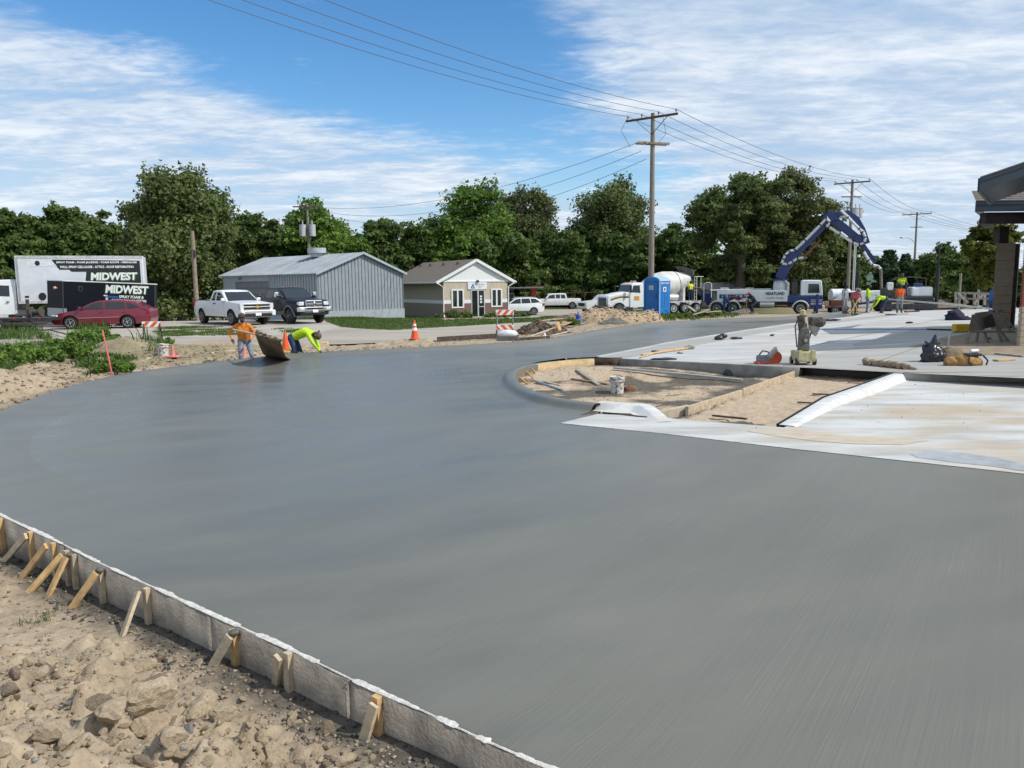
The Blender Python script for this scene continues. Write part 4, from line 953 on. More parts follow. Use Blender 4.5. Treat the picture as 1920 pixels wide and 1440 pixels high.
# plain leaning pole at the left
b=gx(371,51); tp=atY(360.5,433,50.5); t=thing('bare_pole','bare leaning timber pole behind the white pickup','pole',b)
mb=MB(); mb.cyl((0,0,-.2),tp-b,.16,.11,n=12); mb.build('pole',M('light_pole',(.32,.26,.19),.9,col2=(.2,.16,.12),scale=6,bump=.2),t,smooth=True)
mb=MB(); mb.box((tp-b)*.75+Vector((.1,-.15,0)),(.12,.08,.5)); mb.build('bracket',darksteel,t)
# small posts at the right
for px,Y,ty,lab in ((1797,64,512,'short grey post by the trees behind the timber barrier'),(1832,66,525,'shorter grey post right of the other post behind the timber barrier')):
    b=gx(px,Y); z=atY(px,ty,Y).z; mb=MB(); mb.cyl((0,0,0),(0,0,z-b.z),.09,n=8); o=mb.build('post',wood_grey,loc=b,smooth=True); tag(o,lab,'post')
# tall thin white mast at far left
b=gx(1,60); mb=MB(); mb.cyl((0,0,0),(0,0,4.4),.12,n=8); o=mb.build('mast',white_dull,loc=b,smooth=True); tag(o,'thin white mast standing left of the box truck body','mast')
# ================================================================ trees
def leaf_mat(name,c1,c2,c3=None):
    m=bpy.data.materials.new(name); m.use_nodes=True; nt=m.node_tree; N=nt.nodes; L=nt.links; b=N['Principled BSDF']
    a=N.new('ShaderNodeAttribute'); a.attribute_name='tint'; r=N.new('ShaderNodeValToRGB'); L.new(a.outputs['Fac'],r.inputs[0]); e=r.color_ramp.elements
    e[0].color=(*c1,1); e[1].color=(*c2,1); e[1].position=.9
    if c3: x=e.new(.97); x.color=(*c3,1)
    L.new(r.outputs[0],b.inputs['Base Color']); b.inputs['Roughness'].default_value=.55; b.inputs['Specular IOR Level'].default_value=.25
    tr=N.new('ShaderNodeBsdfTranslucent'); mx=N.new('ShaderNodeMixShader'); mx.inputs[0].default_value=.34; L.new(r.outputs[0],tr.inputs[0]); out=N['Material Output']; L.new(b.outputs[0],mx.inputs[1]); L.new(tr.outputs[0],mx.inputs[2]); L.new(mx.outputs[0],out.inputs[0]); return m
LF={'elm':leaf_mat('foliage_elm',(.058,.084,.024),(.17,.215,.07)),'bright':leaf_mat('foliage_bright',(.06,.12,.02),(.18,.29,.05)),'dark':leaf_mat('foliage_dark',(.044,.078,.020),(.13,.19,.045)),
 'cedar':leaf_mat('foliage_olive',(.056,.076,.024),(.16,.195,.068)),'pine':leaf_mat('foliage_pine',(.025,.055,.022),(.065,.12,.045)),'yellow':leaf_mat('foliage_yellowish',(.055,.075,.012),(.17,.18,.03)),'dead':leaf_mat('dead_twigs',(.16,.12,.10),(.30,.24,.20))}
BARK=M('bark',(.11,.09,.07),.95,col2=(.06,.05,.04),scale=6,stretch=(3,3,.6),bump=.5,bscale=12)
def crown_quads(r,centers,radii,nleaf,size,droop=.0,aspect=.55):
    """leaf-sized faces scattered through clumps"""
    w=radii**1.8; w=w/w.sum(); k=r.choice(len(centers),nleaf,p=w)
    d=r.normal(size=(nleaf,3)); d/=np.linalg.norm(d,axis=1)[:,None]; rad=r.random(nleaf)**.5*1.05
    # sub-lumps: modulate radius by direction so that clump outlines are uneven
    lump=.78+.3*np.sin(d[:,0]*5+k*1.7)*np.cos(d[:,1]*4+k)+.22*np.sin(d[:,2]*7+k*2.3)
    c=centers[k]+d*(radii[k]*rad*lump)[:,None]*np.array([1,1,.82])
    if droop: c[:,2]-=np.abs(r.normal(size=nleaf))*droop*radii[k]
    nrm=d*.55+r.normal(size=(nleaf,3))*.6+np.array([0,0,.35]); nrm/=np.linalg.norm(nrm,axis=1)[:,None]
    t=np.cross(nrm,r.normal(size=(nleaf,3))); t[:,2]-=droop*1.5; t-=nrm*(t*nrm).sum(1)[:,None]; t/=np.linalg.norm(t,axis=1)[:,None]; b=np.cross(nrm,t)
    s=size*(.55+.9*r.random(nleaf))[:,None]
    V=np.stack([c-t*s,c+t*s*.6+b*s*.72,c+t*s*.6-b*s*.72],1).reshape(-1,3)
    F=np.arange(nleaf*3).reshape(-1,3)
    tint=np.clip(.25+.5*r.random(nleaf)*.8+.35*((np.sin(k*12.9898)*43758.5453)%1-.3),0,.95)
    return V,F,np.repeat(tint,3)
def tree(name,label,px,Y,topy,halfpx,kind='elm',base_frac=.12,n=14000,size=.26,trunk=.35,group=None,seed=1,gap=.0,flat=1.0,droop=0,clusters=46,dead=0,parts=None):
    r=np.random.default_rng(seed); b=gx(px,Y); b.z=Gs(Y)-.2; zt=atY(px,topy,Y).z; H=zt-b.z; Rr=halfpx/FPX*Y
    z0=H*base_frac; Rr*=1.12;  cz=(H+z0)/2; rz=(H-z0)/2
    C=[];RD=[]; m=min(Rr,rz)
    for i in range(clusters):
        d=r.normal(size=3); d/=np.linalg.norm(d); d[2]=d[2] if d[2]>-.1 else d[2]*1.0
        rr=(.20+.14*r.random())*m*(1-gap*.18)
        an=math.atan2(d[1],d[0]); lobes=1+.10*math.sin(an*3+seed)+.08*math.sin(d[2]*5+seed*2)
        q=.70+.3*r.random()
        if r.random()<.3: q*=.5
        prof=1.0 if d[2]>-.3 else (1-.25*(-d[2]-.3))
        if kind=='pine': prof=max(.12,(1-d[2])/2)*1.15; 
        C.append((d[0]*q*(Rr-rr)*prof*lobes,d[1]*q*(Rr-rr)*prof*lobes*.9,cz+d[2]*q*(rz-rr*.9))); RD.append(rr)
    if gap<.5:      # solid heart of the crown
        for i in range(10):
            d=r.normal(size=3)*.33; C.append((d[0]*Rr*.7,d[1]*Rr*.7,cz+d[2]*rz*.8-rz*.1)); RD.append(m*.42)
    # skirt of foliage down to the ground
    if base_frac<.08:
        for i in range(12):
            an=r.uniform(0,6.28); C.append((math.cos(an)*Rr*.62,math.sin(an)*Rr*.6,r.uniform(.12,.32)*H)); RD.append(m*r.uniform(.22,.34))
    C=np.array(C); RD=np.array(RD)
    k0=np.argmax(C[:,2]+RD*.8); sz=(H-z0)/max((C[k0,2]+RD[k0]*.8)-z0,1e-3); C[:,2]=z0+(C[:,2]-z0)*sz
    t=thing(name,label,'tree',b,group=group)
    V,F,ti=crown_quads(r,C,RD,int(n*2.7),size*.80,droop)
    o=meshobj('crown',V,F,LF[kind],t)
    a=o.data.attributes.new('tint','FLOAT','POINT'); a.data.foreach_set('value',ti.astype(np.float32))
    # trunk with limbs
    mb=MB(); th=H*.55; bend=Vector((r.normal()*.3,r.normal()*.3,0))
    mb.tube([Vector((0,0,0)),bend*.3+Vector((0,0,th*.35)),bend*.8+Vector((0,0,th*.7)),bend+Vector((0,0,th))],[trunk*1.25,trunk,trunk*.75,trunk*.45],9)
    order=np.argsort(-RD)[:16]
    for k in order:
        e=Vector(C[k]); s0=bend*.6+Vector((0,0,min(th*.95,max(z0*.9,e.z*.55)))); mid=s0.lerp(e,.5)+Vector((r.normal()*.3,r.normal()*.3,.3)); mb.tube([s0,mid,e],[trunk*.34,trunk*.2,trunk*.06],6)
    mb.build('trunk',BARK,t,smooth=True,fix=False)
    if dead:
        # bare grey twigs fanning out of the crown
        mb=MB()
        for k in range(dead):
            ang=r.uniform(-2.6,-.5); zc=r.uniform(.30,.85)*H; rad=Rr*r.uniform(.62,.92)
            o0=Vector((math.cos(ang)*rad*.8,math.sin(ang)*rad*.9,zc)); 
            for j in range(22):
                dd=Vector((math.cos(ang)*.4+r.normal()*.5,math.sin(ang)*.8+r.normal()*.25,.55+r.normal()*.55)).normalized(); L=r.uniform(.5,1.6); mb.cyl(o0,o0+dd*L,.03,.008,n=3,cap=False)
        mb.build('dead_branches',M('dead_branch',(.20,.17,.145),.9,var=.15),t,fix=False,kind='stuff')
    return t
T=tree; G='trees along the back of the site'
T('shade_tree','dark round tree at the far left edge behind the white box truck',28,66,384,62,'dark',.05,15000,.26,seed=2)
T('shade_tree','dark bushy tree behind the black trailer, with a knobbly top',138,70,378,82,'dark',.03,17000,.27,seed=3)
T('shade_tree','low dark tree filling the gap left of the tallest elm',215,76,393,48,'dark',.05,11000,.27,seed=4)
T('elm_tree','tallest grey-green elm behind the bare leaning pole',345,68,296,116,'elm',.02,34000,.22,.5,seed=5,droop=.25,clusters=80)
T('shade_tree','mid green tree just left of the grey shed roof',482,80,394,60,'dark',.04,13000,.27,seed=6)
T('leafy_tree','bright green tree with a flat crown behind the transformer pole',615,84,366,92,'bright',.03,22000,.27,seed=7)
T('shade_tree','dark low tree right of the transformer pole, above the shed gable',728,90,404,58,'dark',.04,13000,.28,seed=8)
T('shade_tree','small dark tree between the shed gable and the pale green tree',797,95,420,40,'dark',.04,9000,.28,seed=9)
T('leafy_tree','pale green broadleaf tree rising over the office roof',888,100,334,100,'bright',.03,28000,.27,seed=10)
T('ageing_elm','olive elm with bare grey dead twigs right of the pale green tree',985,106,338,84,'cedar',.02,26000,.24,.45,seed=11,droop=.2,dead=13,clusters=64)
T('shade_tree','short dark tree in the gap behind the old white crew pickup',1062,98,428,50,'dark',.02,12000,.28,seed=12)
T('elm_tree','dark upright elm immediately left of the tall utility pole',1146,106,317,92,'elm',.02,27000,.24,.45,seed=13,droop=.25,clusters=70)
T('shade_tree','low dark tree right of the tall utility pole above the mixer drum',1268,98,412,52,'dark',.02,12000,.28,seed=14)
T('spreading_elm','broad open crowned elm with sky gaps above the concrete pump truck',1385,84,314,112,'elm',.10,24000,.23,.55,seed=15,gap=1.2,clusters=54)
T('spreading_elm','rounded right-hand elm of the broad pair above the raised boom',1487,88,310,80,'cedar',.06,19000,.24,.5,seed=16,clusters=52)
T('shade_tree','dark foliage mass under the broad elms behind the pump truck bed',1440,92,425,95,'dark',.0,18000,.28,seed=17)
T('shade_tree','lower dark tree under the boom tip behind the green roofed building',1565,98,440,60,'dark',.0,13000,.28,seed=18)
T('pine_tree','pointed conifer right of the pump hose',1662,96,466,30,'pine',.03,11000,.26,.2,seed=19)
T('pine_tree','second pointed conifer, left of the street lamp pole',1694,104,474,26,'pine',.03,9000,.26,.2,seed=20)
T('shade_tree','round green tree right of the street lamp pole',1772,100,452,50,'dark',.03,14000,.27,seed=21)
T('leafy_tree','yellow-green tree beside the stone porch pillar',1848,60,400,52,'yellow',.10,18000,.20,.2,seed=22)
T('shade_tree','dark tree in the far gap between conifers and the round tree',1728,110,476,40,'dark',.03,9000,.3,seed=23)
T('shade_tree','low dark thicket tree behind the conifers under the boom',1630,108,478,45,'dark',.0,9000,.3,seed=24)
# understorey filling the shade beneath the crowns
ub=[(40,76,425),(120,78,425),(200,80,425),(280,84,420),(430,84,408),(510,88,400),(590,94,400),(690,98,405),(780,100,415),(860,96,425),(930,96,430),(1010,100,430),(1090,104,430),(1160,100,435),(1230,104,432),(1310,104,446),(1380,104,450),(1450,108,460),(1530,108,466),(1600,112,482),(1690,114,494),(1760,110,500),(1840,84,500),(1910,80,495)]
ul=['behind the box truck cab','behind the black trailer','behind the red hatchback','left of the bare leaning pole','right of the bare leaning pole','left of the shed roof','under the transformer pole','over the shed gable','left of the office ridge','over the office roof','right of the office ridge','behind the white hatchback wagon','behind the old crew pickup','behind the mixer cab','behind the mixer drum','behind the ladder of the mixer','behind the pump truck tail','behind the pump turret','behind the pump cab','under the pump hose','behind the screed machine','left of the two grey posts','behind the two grey posts','behind the stone pillar']
for i,(px,Y,ty) in enumerate(ub):
    T('understorey_shrub','dark undergrowth shrub filling the shade '+ul[i],px,Y,ty,105,'dark' if i%3 else 'bright',-.05,6500,.40,.12,seed=40+i,clusters=26,group='undergrowth below the tree line')
# ================================================================ vehicles (local: +x forward, +y left, z up)
def flat2d(outline,xs=(),zs=()):
    bm=bmesh.new(); bm.faces.new([bm.verts.new((x,0,z)) for x,z in outline])
    for x in xs: bmesh.ops.bisect_plane(bm,geom=bm.verts[:]+bm.edges[:]+bm.faces[:],plane_co=(x,0,0),plane_no=(1,0,0))
    for z in zs: bmesh.ops.bisect_plane(bm,geom=bm.verts[:]+bm.edges[:]+bm.faces[:],plane_co=(0,0,z),plane_no=(0,0,1))
    bmesh.ops.triangulate(bm,faces=[f for f in bm.faces if len(f.verts)>4])
    bm.verts.index_update(); V=[(v.co.x,v.co.z) for v in bm.verts]; F=[[v.index for v in f.verts] for f in bm.faces]
    B=[(e.verts[0].index,e.verts[1].index) for e in bm.edges if len(e.link_faces)==1]; bm.free(); return V,F,B
def shell(outline,hw,name,mats,parent,xs=(),zs=(),arch=None,crown=.0,nc=4,bevel=.02,angle=38):
    V,F,B=flat2d(outline,xs,zs); n=len(V); mb=MB()
    mb.add([(x,hw(x,z),z) for x,z in V],F,0); mb.add([(x,-hw(x,z),z) for x,z in V],F,0)
    bv=sorted(set(i for e in B for i in e)); rows={}
    for i in bv:
        x,z=V[i]; h=hw(x,z); r=[i]
        for k in range(1,nc):
            t=1-2*k/nc; mb.v.append((x,h*t,z+crown*(1-t*t)*(1 if z>.7 else 0))); r.append(len(mb.v)-1)
        r.append(n+i); rows[i]=r
    for a,b in B:
        mi=0
        if arch:
            for cx,cz,ra in arch:
                if all(abs(math.hypot(V[q][0]-cx,V[q][1]-cz)-ra)<.012 for q in (a,b)): mi=1
            if all(V[q][1]<arch[0][3-1]*0+.30*1 and False for q in (a,b)): mi=1
        for k in range(nc): mb.f.append((rows[a][k],rows[b][k],rows[b][k+1],rows[a][k+1])); mb.m.append(mi)
    return mb.build(name,mats,parent,smooth=True,bevel=bevel,angle=angle)
def arches(top,wheels,ra,zs,xr,xf):
    """close a body outline along the sill with round wheel openings"""
    pts=list(top)
    for cx,cz in sorted(wheels,key=lambda w:w[0]):          # from the rear to the front
        a0=math.pi-math.asin(max(-1,min(1,(zs-cz)/ra))); a1=math.asin(max(-1,min(1,(zs-cz)/ra)))
        for k in range(11):
            a=a0+(a1-a0)*k/10; pts.append((cx+ra*math.cos(a),cz+ra*math.sin(a)))
    return pts
def wheel(parent,x,y,r,w,side,rim=rimm,spokes=6,rr=.66,dual=False):
    mb=MB(); s=side
    mb.lathe([(r*rr,-w/2),(r*.93,-w/2),(r,-w/2+.03),(r,w/2-.03),(r*.93,w/2),(r*rr,w/2)],(0,0,0),'y',24)
    t=mb.build('wheel',black,parent,smooth=True,loc=(x,y,r))
    mb=MB(); mb.lathe([(r*rr,-w*.3),(r*rr*1.01,w*.42),(r*rr*.93,w*.42),(r*rr*.9,w*.2),(.02,w*.12)],(0,0,0),'y',20,1) if False else None
    q=r*rr; yo=s*(w*.5+.012)
    mb.lathe([(q*1.0,yo-s*.03),(q*1.0,yo+s*.02),(q*.88,yo+s*.02),(q*.86,yo-s*.05)],(0,0,0),'y',20,0)
    mb.lathe([(q*.9,yo-s*.055),(q*.9,yo-s*.06)],(0,0,0),'y',20,1)
    for k in range(spokes):
        a=2*math.pi*k/spokes+.3; mb.beam((0,yo-s*.01,0),(q*.9*math.cos(a),yo-s*.01,q*.9*math.sin(a)),q*.20,.03,0,up=(math.cos(a+1.57),0,math.sin(a+1.57)))
    mb.lathe([(q*.24,yo-s*.03),(q*.22,yo+s*.025),(.01,yo+s*.03)],(0,0,0),'y',12,0)
    mb.build('rim',[rim,darksteel],t,smooth=True); return t
def side_glass(polys,hw,parent,mat=None,name='side_window'):
    for poly in polys:
        for s in (1,-1):
            mb=MB(); n=len(poly); vs=[(x,s*(hw(x,z)+.008),z) for x,z in poly]+[(x,s*(hw(x,z)-.03),z) for x,z in poly]
            mb.add(vs,[tuple(range(n)),tuple(range(2*n-1,n-1,-1))]+[(i,n+i,n+(i+1)%n,(i+1)%n) for i in range(n)]); mb.build(name,mat or glass,parent)
def cross_glass(x0,z0,x1,z1,hw,parent,inset=.10,name='windshield',off=.012,mat=None):
    d=Vector((x1-x0,0,z1-z0)); n=Vector((-d.z,0,d.x)).normalized(); 
    if n.z<0: n=-n
    n*=off; mb=MB(); vs=[]
    for t in (.06,.94):
        x=x0+(x1-x0)*t; z=z0+(z1-z0)*t; h=hw(x,z)-inset
        for k in range(7): u=1-2*k/6; vs.append((x+n.x,h*u,z+n.z+.0*(1-u*u)))
    vs+= [(v[0]-n.x*3,v[1],v[2]-n.z*3) for v in vs]
    fs=[(k,k+1,k+8,k+7) for k in range(6)]+[(k+14,k+21,k+22,k+15) for k in range(6)]+[(0,7,21,14),(6,20,27,13)]+[(k,k+14,k+15,k+1) for k in range(6)]+[(k+7,k+8,k+22,k+21) for k in range(6)]
    mb.add(vs,fs); mb.build(name,mat or glass,parent)
def strip_line(parent,hw,pts,mat,name,w=.03,proud=.006):
    for s in (1,-1):
        mb=MB()
        for i in range(len(pts)-1):
            a=pts[i];b=pts[i+1]; mb.beam((a[0],s*(hw(*a)+proud*.5),a[1]),(b[0],s*(hw(*b)+proud*.5),b[1]),proud,w,up=(0,0,1))
        mb.build(name,mat,parent)
def seam(parent,hw,pts,name='door_seam'):
    strip_line(parent,hw,pts,M('seam_black',(.015,.015,.015),.8,var=0),name,.014,.006)
def placeA(root,lx,ly,px,Y,rz,z,sx=1):
    root.scale=(sx,1,1); p=gx(px,Y); c,q=math.cos(rz),math.sin(rz); lx*=sx; root.location=(p.x-(lx*c-ly*q),p.y-(lx*q+ly*c),z)
def place(root,px,Y,rz,dz=0,pxy=None):
    p=gx(px,Y); p.z=Gs(Y)+dz; root.location=p; root.rotation_euler=(0,0,rz)
# ---------------------------------------------------------------- passenger cars
def make_car(name,label,cat,paint,W,top,cabin,wheels,r,windows,ws,rg,zs,belt,ra=None,group=None,tumble=.30,nose=.22,rimmat=rimm,spokes=6,lower=None,zsplit=None,bevel=.025,wt=.22):
    t=thing(name,label,cat,group=group); L=max(p[0] for p in top); ra=ra or r+.07
    def hw(x,z):
        e=min(1,abs(x)/L); base=W/2*(1-nose*e**5)
        zc=(z-zs)/(belt-zs); return base*(1-.055*(2*abs(zc-.45))**2.2 if zc<1.05 else .93)
    xs=[L*k for k in (-.9,-.75,-.5,-.25,0,.25,.5,.75,.88,.95)]; zz=[zs+(belt-zs)*k for k in (.25,.45,.65,.85)]
    o=arches(top,wheels,ra,zs,0,0)
    shell(o,hw,'body',[paint,blackp],t,xs,zz,[(w[0],w[1],ra) for w in wheels],crown=.03,bevel=bevel)
    zt=max(p[1] for p in cabin)
    def hc(x,z): 
        k=max(0,(z-belt+.06)/(zt-belt)); return hw(x*.6,belt)*(1-.02-tumble*k**1.25*.55)
    shell(cabin,hc,'cabin',[paint,blackp],t,[],[belt+.15,belt+.3],None,crown=.03,bevel=.03)
    side_glass(windows,hc,t)
    cross_glass(*ws,hc,t,off=.032); 
    if rg: cross_glass(*rg,hc,t,name='rear_window')
    for x,z in wheels:
        for s in (1,-1): wheel(t,x,s*(W/2-wt/2-.02),r,wt,s,rimmat,spokes)
    mb=MB(); mb.box((0,0,zs+.05),(2*L*.8,W*.72,.16)); mb.build('underbody',blackp,t)
    for s in (1,-1):
        mb=MB(); mx=ws[0]-.28; mb.box((mx,s*(hc(mx,belt)+.12),belt+.08),(.12,.20,.15)); mb.box((mx,s*(hc(mx,belt)+.02),belt+.02),(.06,.10,.05)); mb.build('mirror',paint,t,bevel=.03)
    return t,hw,hc
# maroon hatchback
t,hw,hc=make_car('hatchback_car','dark red five-door hatchback parked in front of the black trailer','car',maroon,1.80,
 [(2.22,.24),(2.36,.34),(2.40,.52),(2.34,.66),(2.20,.76),(1.7,.87),(1.12,.95),(.2,.98),(-1.0,1.0),(-2.0,1.03),(-2.30,.99),(-2.38,.80),(-2.40,.52),(-2.33,.30),(-2.2,.24)][::1],
 [(1.22,.90),(.42,1.33),(.15,1.42),(-.3,1.46),(-1.0,1.455),(-1.6,1.37),(-2.22,.98)],[(1.45,.325),(-1.27,.325)],.325,
 [[(.93,.99),(.36,1.30),(.10,1.36),(-.10,1.375),(-.14,1.0)],[(-.22,1.0),(-.19,1.375),(-.85,1.37),(-1.12,1.34),(-1.20,1.02)],[(-1.28,1.02),(-1.22,1.33),(-1.42,1.29),(-1.92,1.06)]],
 (1.22,.92,.40,1.34),(-2.2,.99,-1.6,1.37),.24,.99,tumble=.34,nose=.20)
for s in (1,-1):
    mb=MB(); mb.box((2.16,s*.66,.68),(.36,.30,.13),rot=Matrix.Rotation(s*-.45,3,'Z')); mb.build('headlight',lamp_clear,t,bevel=.04)
    mb=MB(); mb.box((-2.27,s*.74,.86),(.14,.14,.22)); mb.build('taillight',lamp_red,t,bevel=.02)
mb=MB(); mb.box((2.385,0,.60),(.03,.9,.10)); mb.build('grille',blackp,t,bevel=.02); mb=MB(); mb.box((2.40,0,.605),(.02,.9,.025)); mb.build('grille_bar',chrome,t)
mb=MB(); mb.box((2.41,-.0,.42),(.02,.32,.16)); mb.build('number_plate',reflect_white,t,bevel=.005)
strip_line(t,hw,[(1.05,.56),(-.9,.60)],M('chrome_strip_red',(.55,.30,.32),.3,.4,var=0),'side_moulding',.03,.012)
for x in (.93,-.16,-1.22): seam(t,hw,[(x,.30),(x+.02,.6),(x,.97)])
for x in (.02,-1.05): strip_line(t,hw,[(x,.83),(x-.16,.835)],maroon,'door_handle',.035,.03)
mb=MB(); mb.box((2.28,.55,.36),(.20,.1,.14)); mb.box((2.28,-.55,.36),(.20,.1,.14)); mb.build('bumper_scrape',white_dull,t,bevel=.02)['kind']='stuff'
place(t,201,40.6,R(180)+R(10)); t.location.z+=.005
# ---------------------------------------------------------------- pickups
def make_pickup(name,label,paint,ram=False):
    if not ram:
        top=[(2.72,.42),(2.86,.50),(2.93,.62),(2.93,.80),(2.90,1.10),(2.80,1.17),(1.9,1.24),(1.30,1.29),(.9,1.30),(-.72,1.31),(-.86,1.31),(-2.88,1.31),(-2.93,1.2),(-2.92,.58),(-2.8,.46)]
        cab=[(1.38,1.24),(.66,1.76),(.36,1.86),(-.2,1.88),(-.55,1.85),(-.80,1.27)]; wins=[[(1.02,1.33),(.58,1.66),(.34,1.75),(.06,1.77),(.05,1.33)],[(-.10,1.33),(-.08,1.77),(-.40,1.74),(-.52,1.33)]]; ws=(1.40,1.26,.60,1.79); rear=(-.80,1.30,-.56,1.84); wh=[(1.90,.40),(-1.78,.40)]; r=.40; zs=.46; H=1.88
    else:
        top=[(2.72,.46),(2.90,.55),(2.95,.70),(2.95,.95),(2.90,1.20),(2.80,1.28),(1.9,1.34),(1.35,1.38),(.9,1.39),(-.95,1.39),(-1.0,1.39),(-2.9,1.39),(-2.95,1.3),(-2.95,.6),(-2.85,.50)]
        cab=[(1.42,1.32),(.72,1.86),(.44,1.96),(-.5,1.98),(-.85,1.94),(-1.06,1.36)]; wins=[[(1.06,1.42),(.64,1.75),(.40,1.86),(.16,1.87),(.14,1.42)],[(.02,1.42),(.04,1.87),(-.72,1.84),(-.80,1.42)]]; ws=(1.44,1.35,.66,1.89); rear=(-1.05,1.40,-.86,1.92); wh=[(1.92,.43),(-1.85,.43)]; r=.43; zs=.50; H=1.98
    t,hw,hc=make_car(name,label,'pickup truck',paint,2.03,top,cab,wh,r,wins,ws,rear,zs,top[8][1],ra=r+.10,tumble=.28,nose=.10,spokes=6 if not ram else 8,wt=.27,rimmat=rimm if not ram else chrome,bevel=.035)
    zb=top[11][1]
    mb=MB(); mb.box((-1.95,0,zb+.012),(1.85,1.62,.03)); mb.build('bed_liner',blackp,t)
    for s in (1,-1):
        mb=MB(); mb.box((-1.95,s*.88,zb+.02),(1.92,.08,.045)); mb.build('bed_rail',blackp if not ram else paint,t,bevel=.01)
    seam(t,hw,[(1.12,.52),(1.16,.95),(1.10,1.27)]); seam(t,hw,[(-.02 if not ram else .08,.52),(-.02 if not ram else .08,1.28)]); seam(t,hw,[(-.62 if not ram else -.88,.52),(-.62 if not ram else -.88,1.28)]); seam(t,hw,[(-.88 if not ram else -1.1,.52),(-.88 if not ram else -1.1,1.29)])
    for x in ((.12,-.0) if not ram else (.26,-.68))[:2]: strip_line(t,hw,[(x+.0,1.16),(x-.18,1.16)],blackp if not ram else chrome,'door_handle',.04,.035)
    for s in (1,-1):
        mb=MB(); mb.box((.98,s*1.17,top[8][1]+.20),(.12,.22,.26 if ram else .20)); mb.box((.98,s*1.03,top[8][1]+.10),(.07,.16,.05)); mb.build('tow_mirror',chrome if ram else blackp,t,bevel=.03)
        mb=MB(); mb.box((-2.90,s*.92,1.12),(.10,.14,.34)); mb.build('taillight',lamp_red,t,bevel=.02)
        for x,z in wh:
            ra=r+.10; pts=[(x+ra*1.03*math.cos(a),z+ra*1.03*math.sin(a)) for a in np.linspace(-.05,math.pi+.05,13)]
            if ram:
                mb=MB()
                mb.tube([(p[0],s*(hw(*p)+.01),p[1]) for p in pts],.045,6); mb.build('fender_flare',M('grey_trim_paint',(.17,.18,.19),.45,var=.05),t,smooth=True)
    f=2.93
    if not ram:
        mb=MB(); mb.box((f-.02,0,.98),(.06,1.50,.34)); mb.build('grille',blackp,t,bevel=.03)
        mb=MB(); mb.box((f+.02,0,.985),(.05,1.50,.055)); mb.build('grille_bar',chrome,t,bevel=.015)
        for z in (.84,1.13):
            mb=MB(); mb.box((f+.015,0,z),(.04,1.50,.03)); mb.build('grille_bar',M('silver_trim',(.45,.46,.47),.4,.3,var=0),t)
        mb=MB(); mb.prism([(-.16,-.035),(-.05,-.035),(-.05,-.075),(.05,-.075),(.05,-.035),(.16,-.035),(.13,.035),(.05,.035),(.05,.075),(-.05,.075),(-.05,.035),(-.13,.035)],0,.02,plane='yz'); mb.v=[(x+f+.045,y,z+.985) for x,y,z in mb.v]; mb.build('badge',M('gold_badge',(.75,.50,.12),.3,.6,var=0),t)
        for s in (1,-1):
            mb=MB(); mb.box((f-.10,s*.84,1.02),(.22,.24,.30)); mb.build('headlight',lamp_clear,t,bevel=.04)
            mb=MB(); mb.box((f+.06,s*.88,.66),(.26,.22,.30)); mb.build('bumper_corner',white_paint,t,bevel=.05)
        mb=MB(); mb.box((f+.04,0,.72),(.22,1.70,.17)); mb.build('bumper',M('bumper_silver',(.48,.49,.51),.35,.35,var=.05),t,bevel=.03)
        mb=MB(); mb.box((f+.02,0,.55),(.20,1.62,.18)); mb.build('lower_bumper',blackp,t,bevel=.03)
        mb=MB(); mb.box((f+.14,.0,.60),(.02,.32,.16)); mb.build('number_plate',reflect_white,t)
    else:
        mb=MB(); mb.box((f+.0,0,1.08),(.10,1.02,.42)); mb.build('grille',chrome,t,bevel=.05)
        for a,b in ((-.26,.19),(.26,.19),(-.26,-.0),(.26,-.0)):
            mb=MB(); mb.box((f+.045,a,1.0+b),(.03,.44,.13)); mb.build('grille_mesh',M('grille_dark_grey',(.13,.13,.135),.4,.6,var=.1),t,bevel=.02)
        mb=MB(); mb.box((f+.07,0,1.09),(.02,.06,.34)); mb.box((f+.07,0,1.08),(.021,.9,.04)); mb.ell((f+.08,0,1.1),(.02,.09,.10)); mb.build('badge',chrome,t,smooth=True)
        for s in (1,-1):
            mb=MB(); mb.box((f-.10,s*.76,1.10),(.24,.34,.22)); mb.build('headlight',lamp_clear,t,bevel=.05)
            mb=MB(); mb.box((f+.05,s*.80,.80),(.24,.42,.26)); mb.build('bumper_corner',chrome,t,bevel=.05)
            mb=MB(); mb.box((f+.17,s*.80,.82),(.02,.24,.10)); mb.build('fog_lamp',lamp_clear,t)
        mb=MB(); mb.box((f+.04,0,.80),(.20,1.3,.24)); mb.build('bumper',chrome,t,bevel=.04)
        mb=MB(); mb.box((f+.145,0,.84),(.02,1.05,.09)); mb.build('bumper_intake',blackp,t)
        mb=MB(); mb.box((f+.03,0,.58),(.16,1.7,.17)); mb.build('lower_bumper',blackp,t,bevel=.03)
        mb=MB(); mb.box((f+.155,.0,.70),(.02,.32,.15)); mb.build('number_plate',reflect_white,t)
        strip_line(t,hw,[(1.35,.60),(-1.25,.60)],M('grey_trim_paint',(.17,.18,.19),.45,var=.05),'two_tone_panel',.18,.012)
        strip_line(t,hw,[(-2.45,.62),(-2.9,.66)],M('grey_trim_paint',(.17,.18,.19),.45,var=.05),'two_tone_panel',.16,.012)
        for y in (-.5,-.25,0,.25,.5):
            mb=MB(); mb.box((.42,y,H+.035),(.10,.09,.03)); mb.build('roof_light',lamp_orange,t,bevel=.01)
    return t
w=make_pickup('pickup_truck','white extended cab pickup with gold grille badge parked left of the dark pickup',white_paint)
place(w,437,43.6,R(-45)); w.location.z+=.005
w=make_pickup('pickup_truck','dark navy crew cab pickup with chrome grille parked beside the grey shed',navy_paint,True)
place(w,541,44.6,R(-46)); w.location.z+=.005
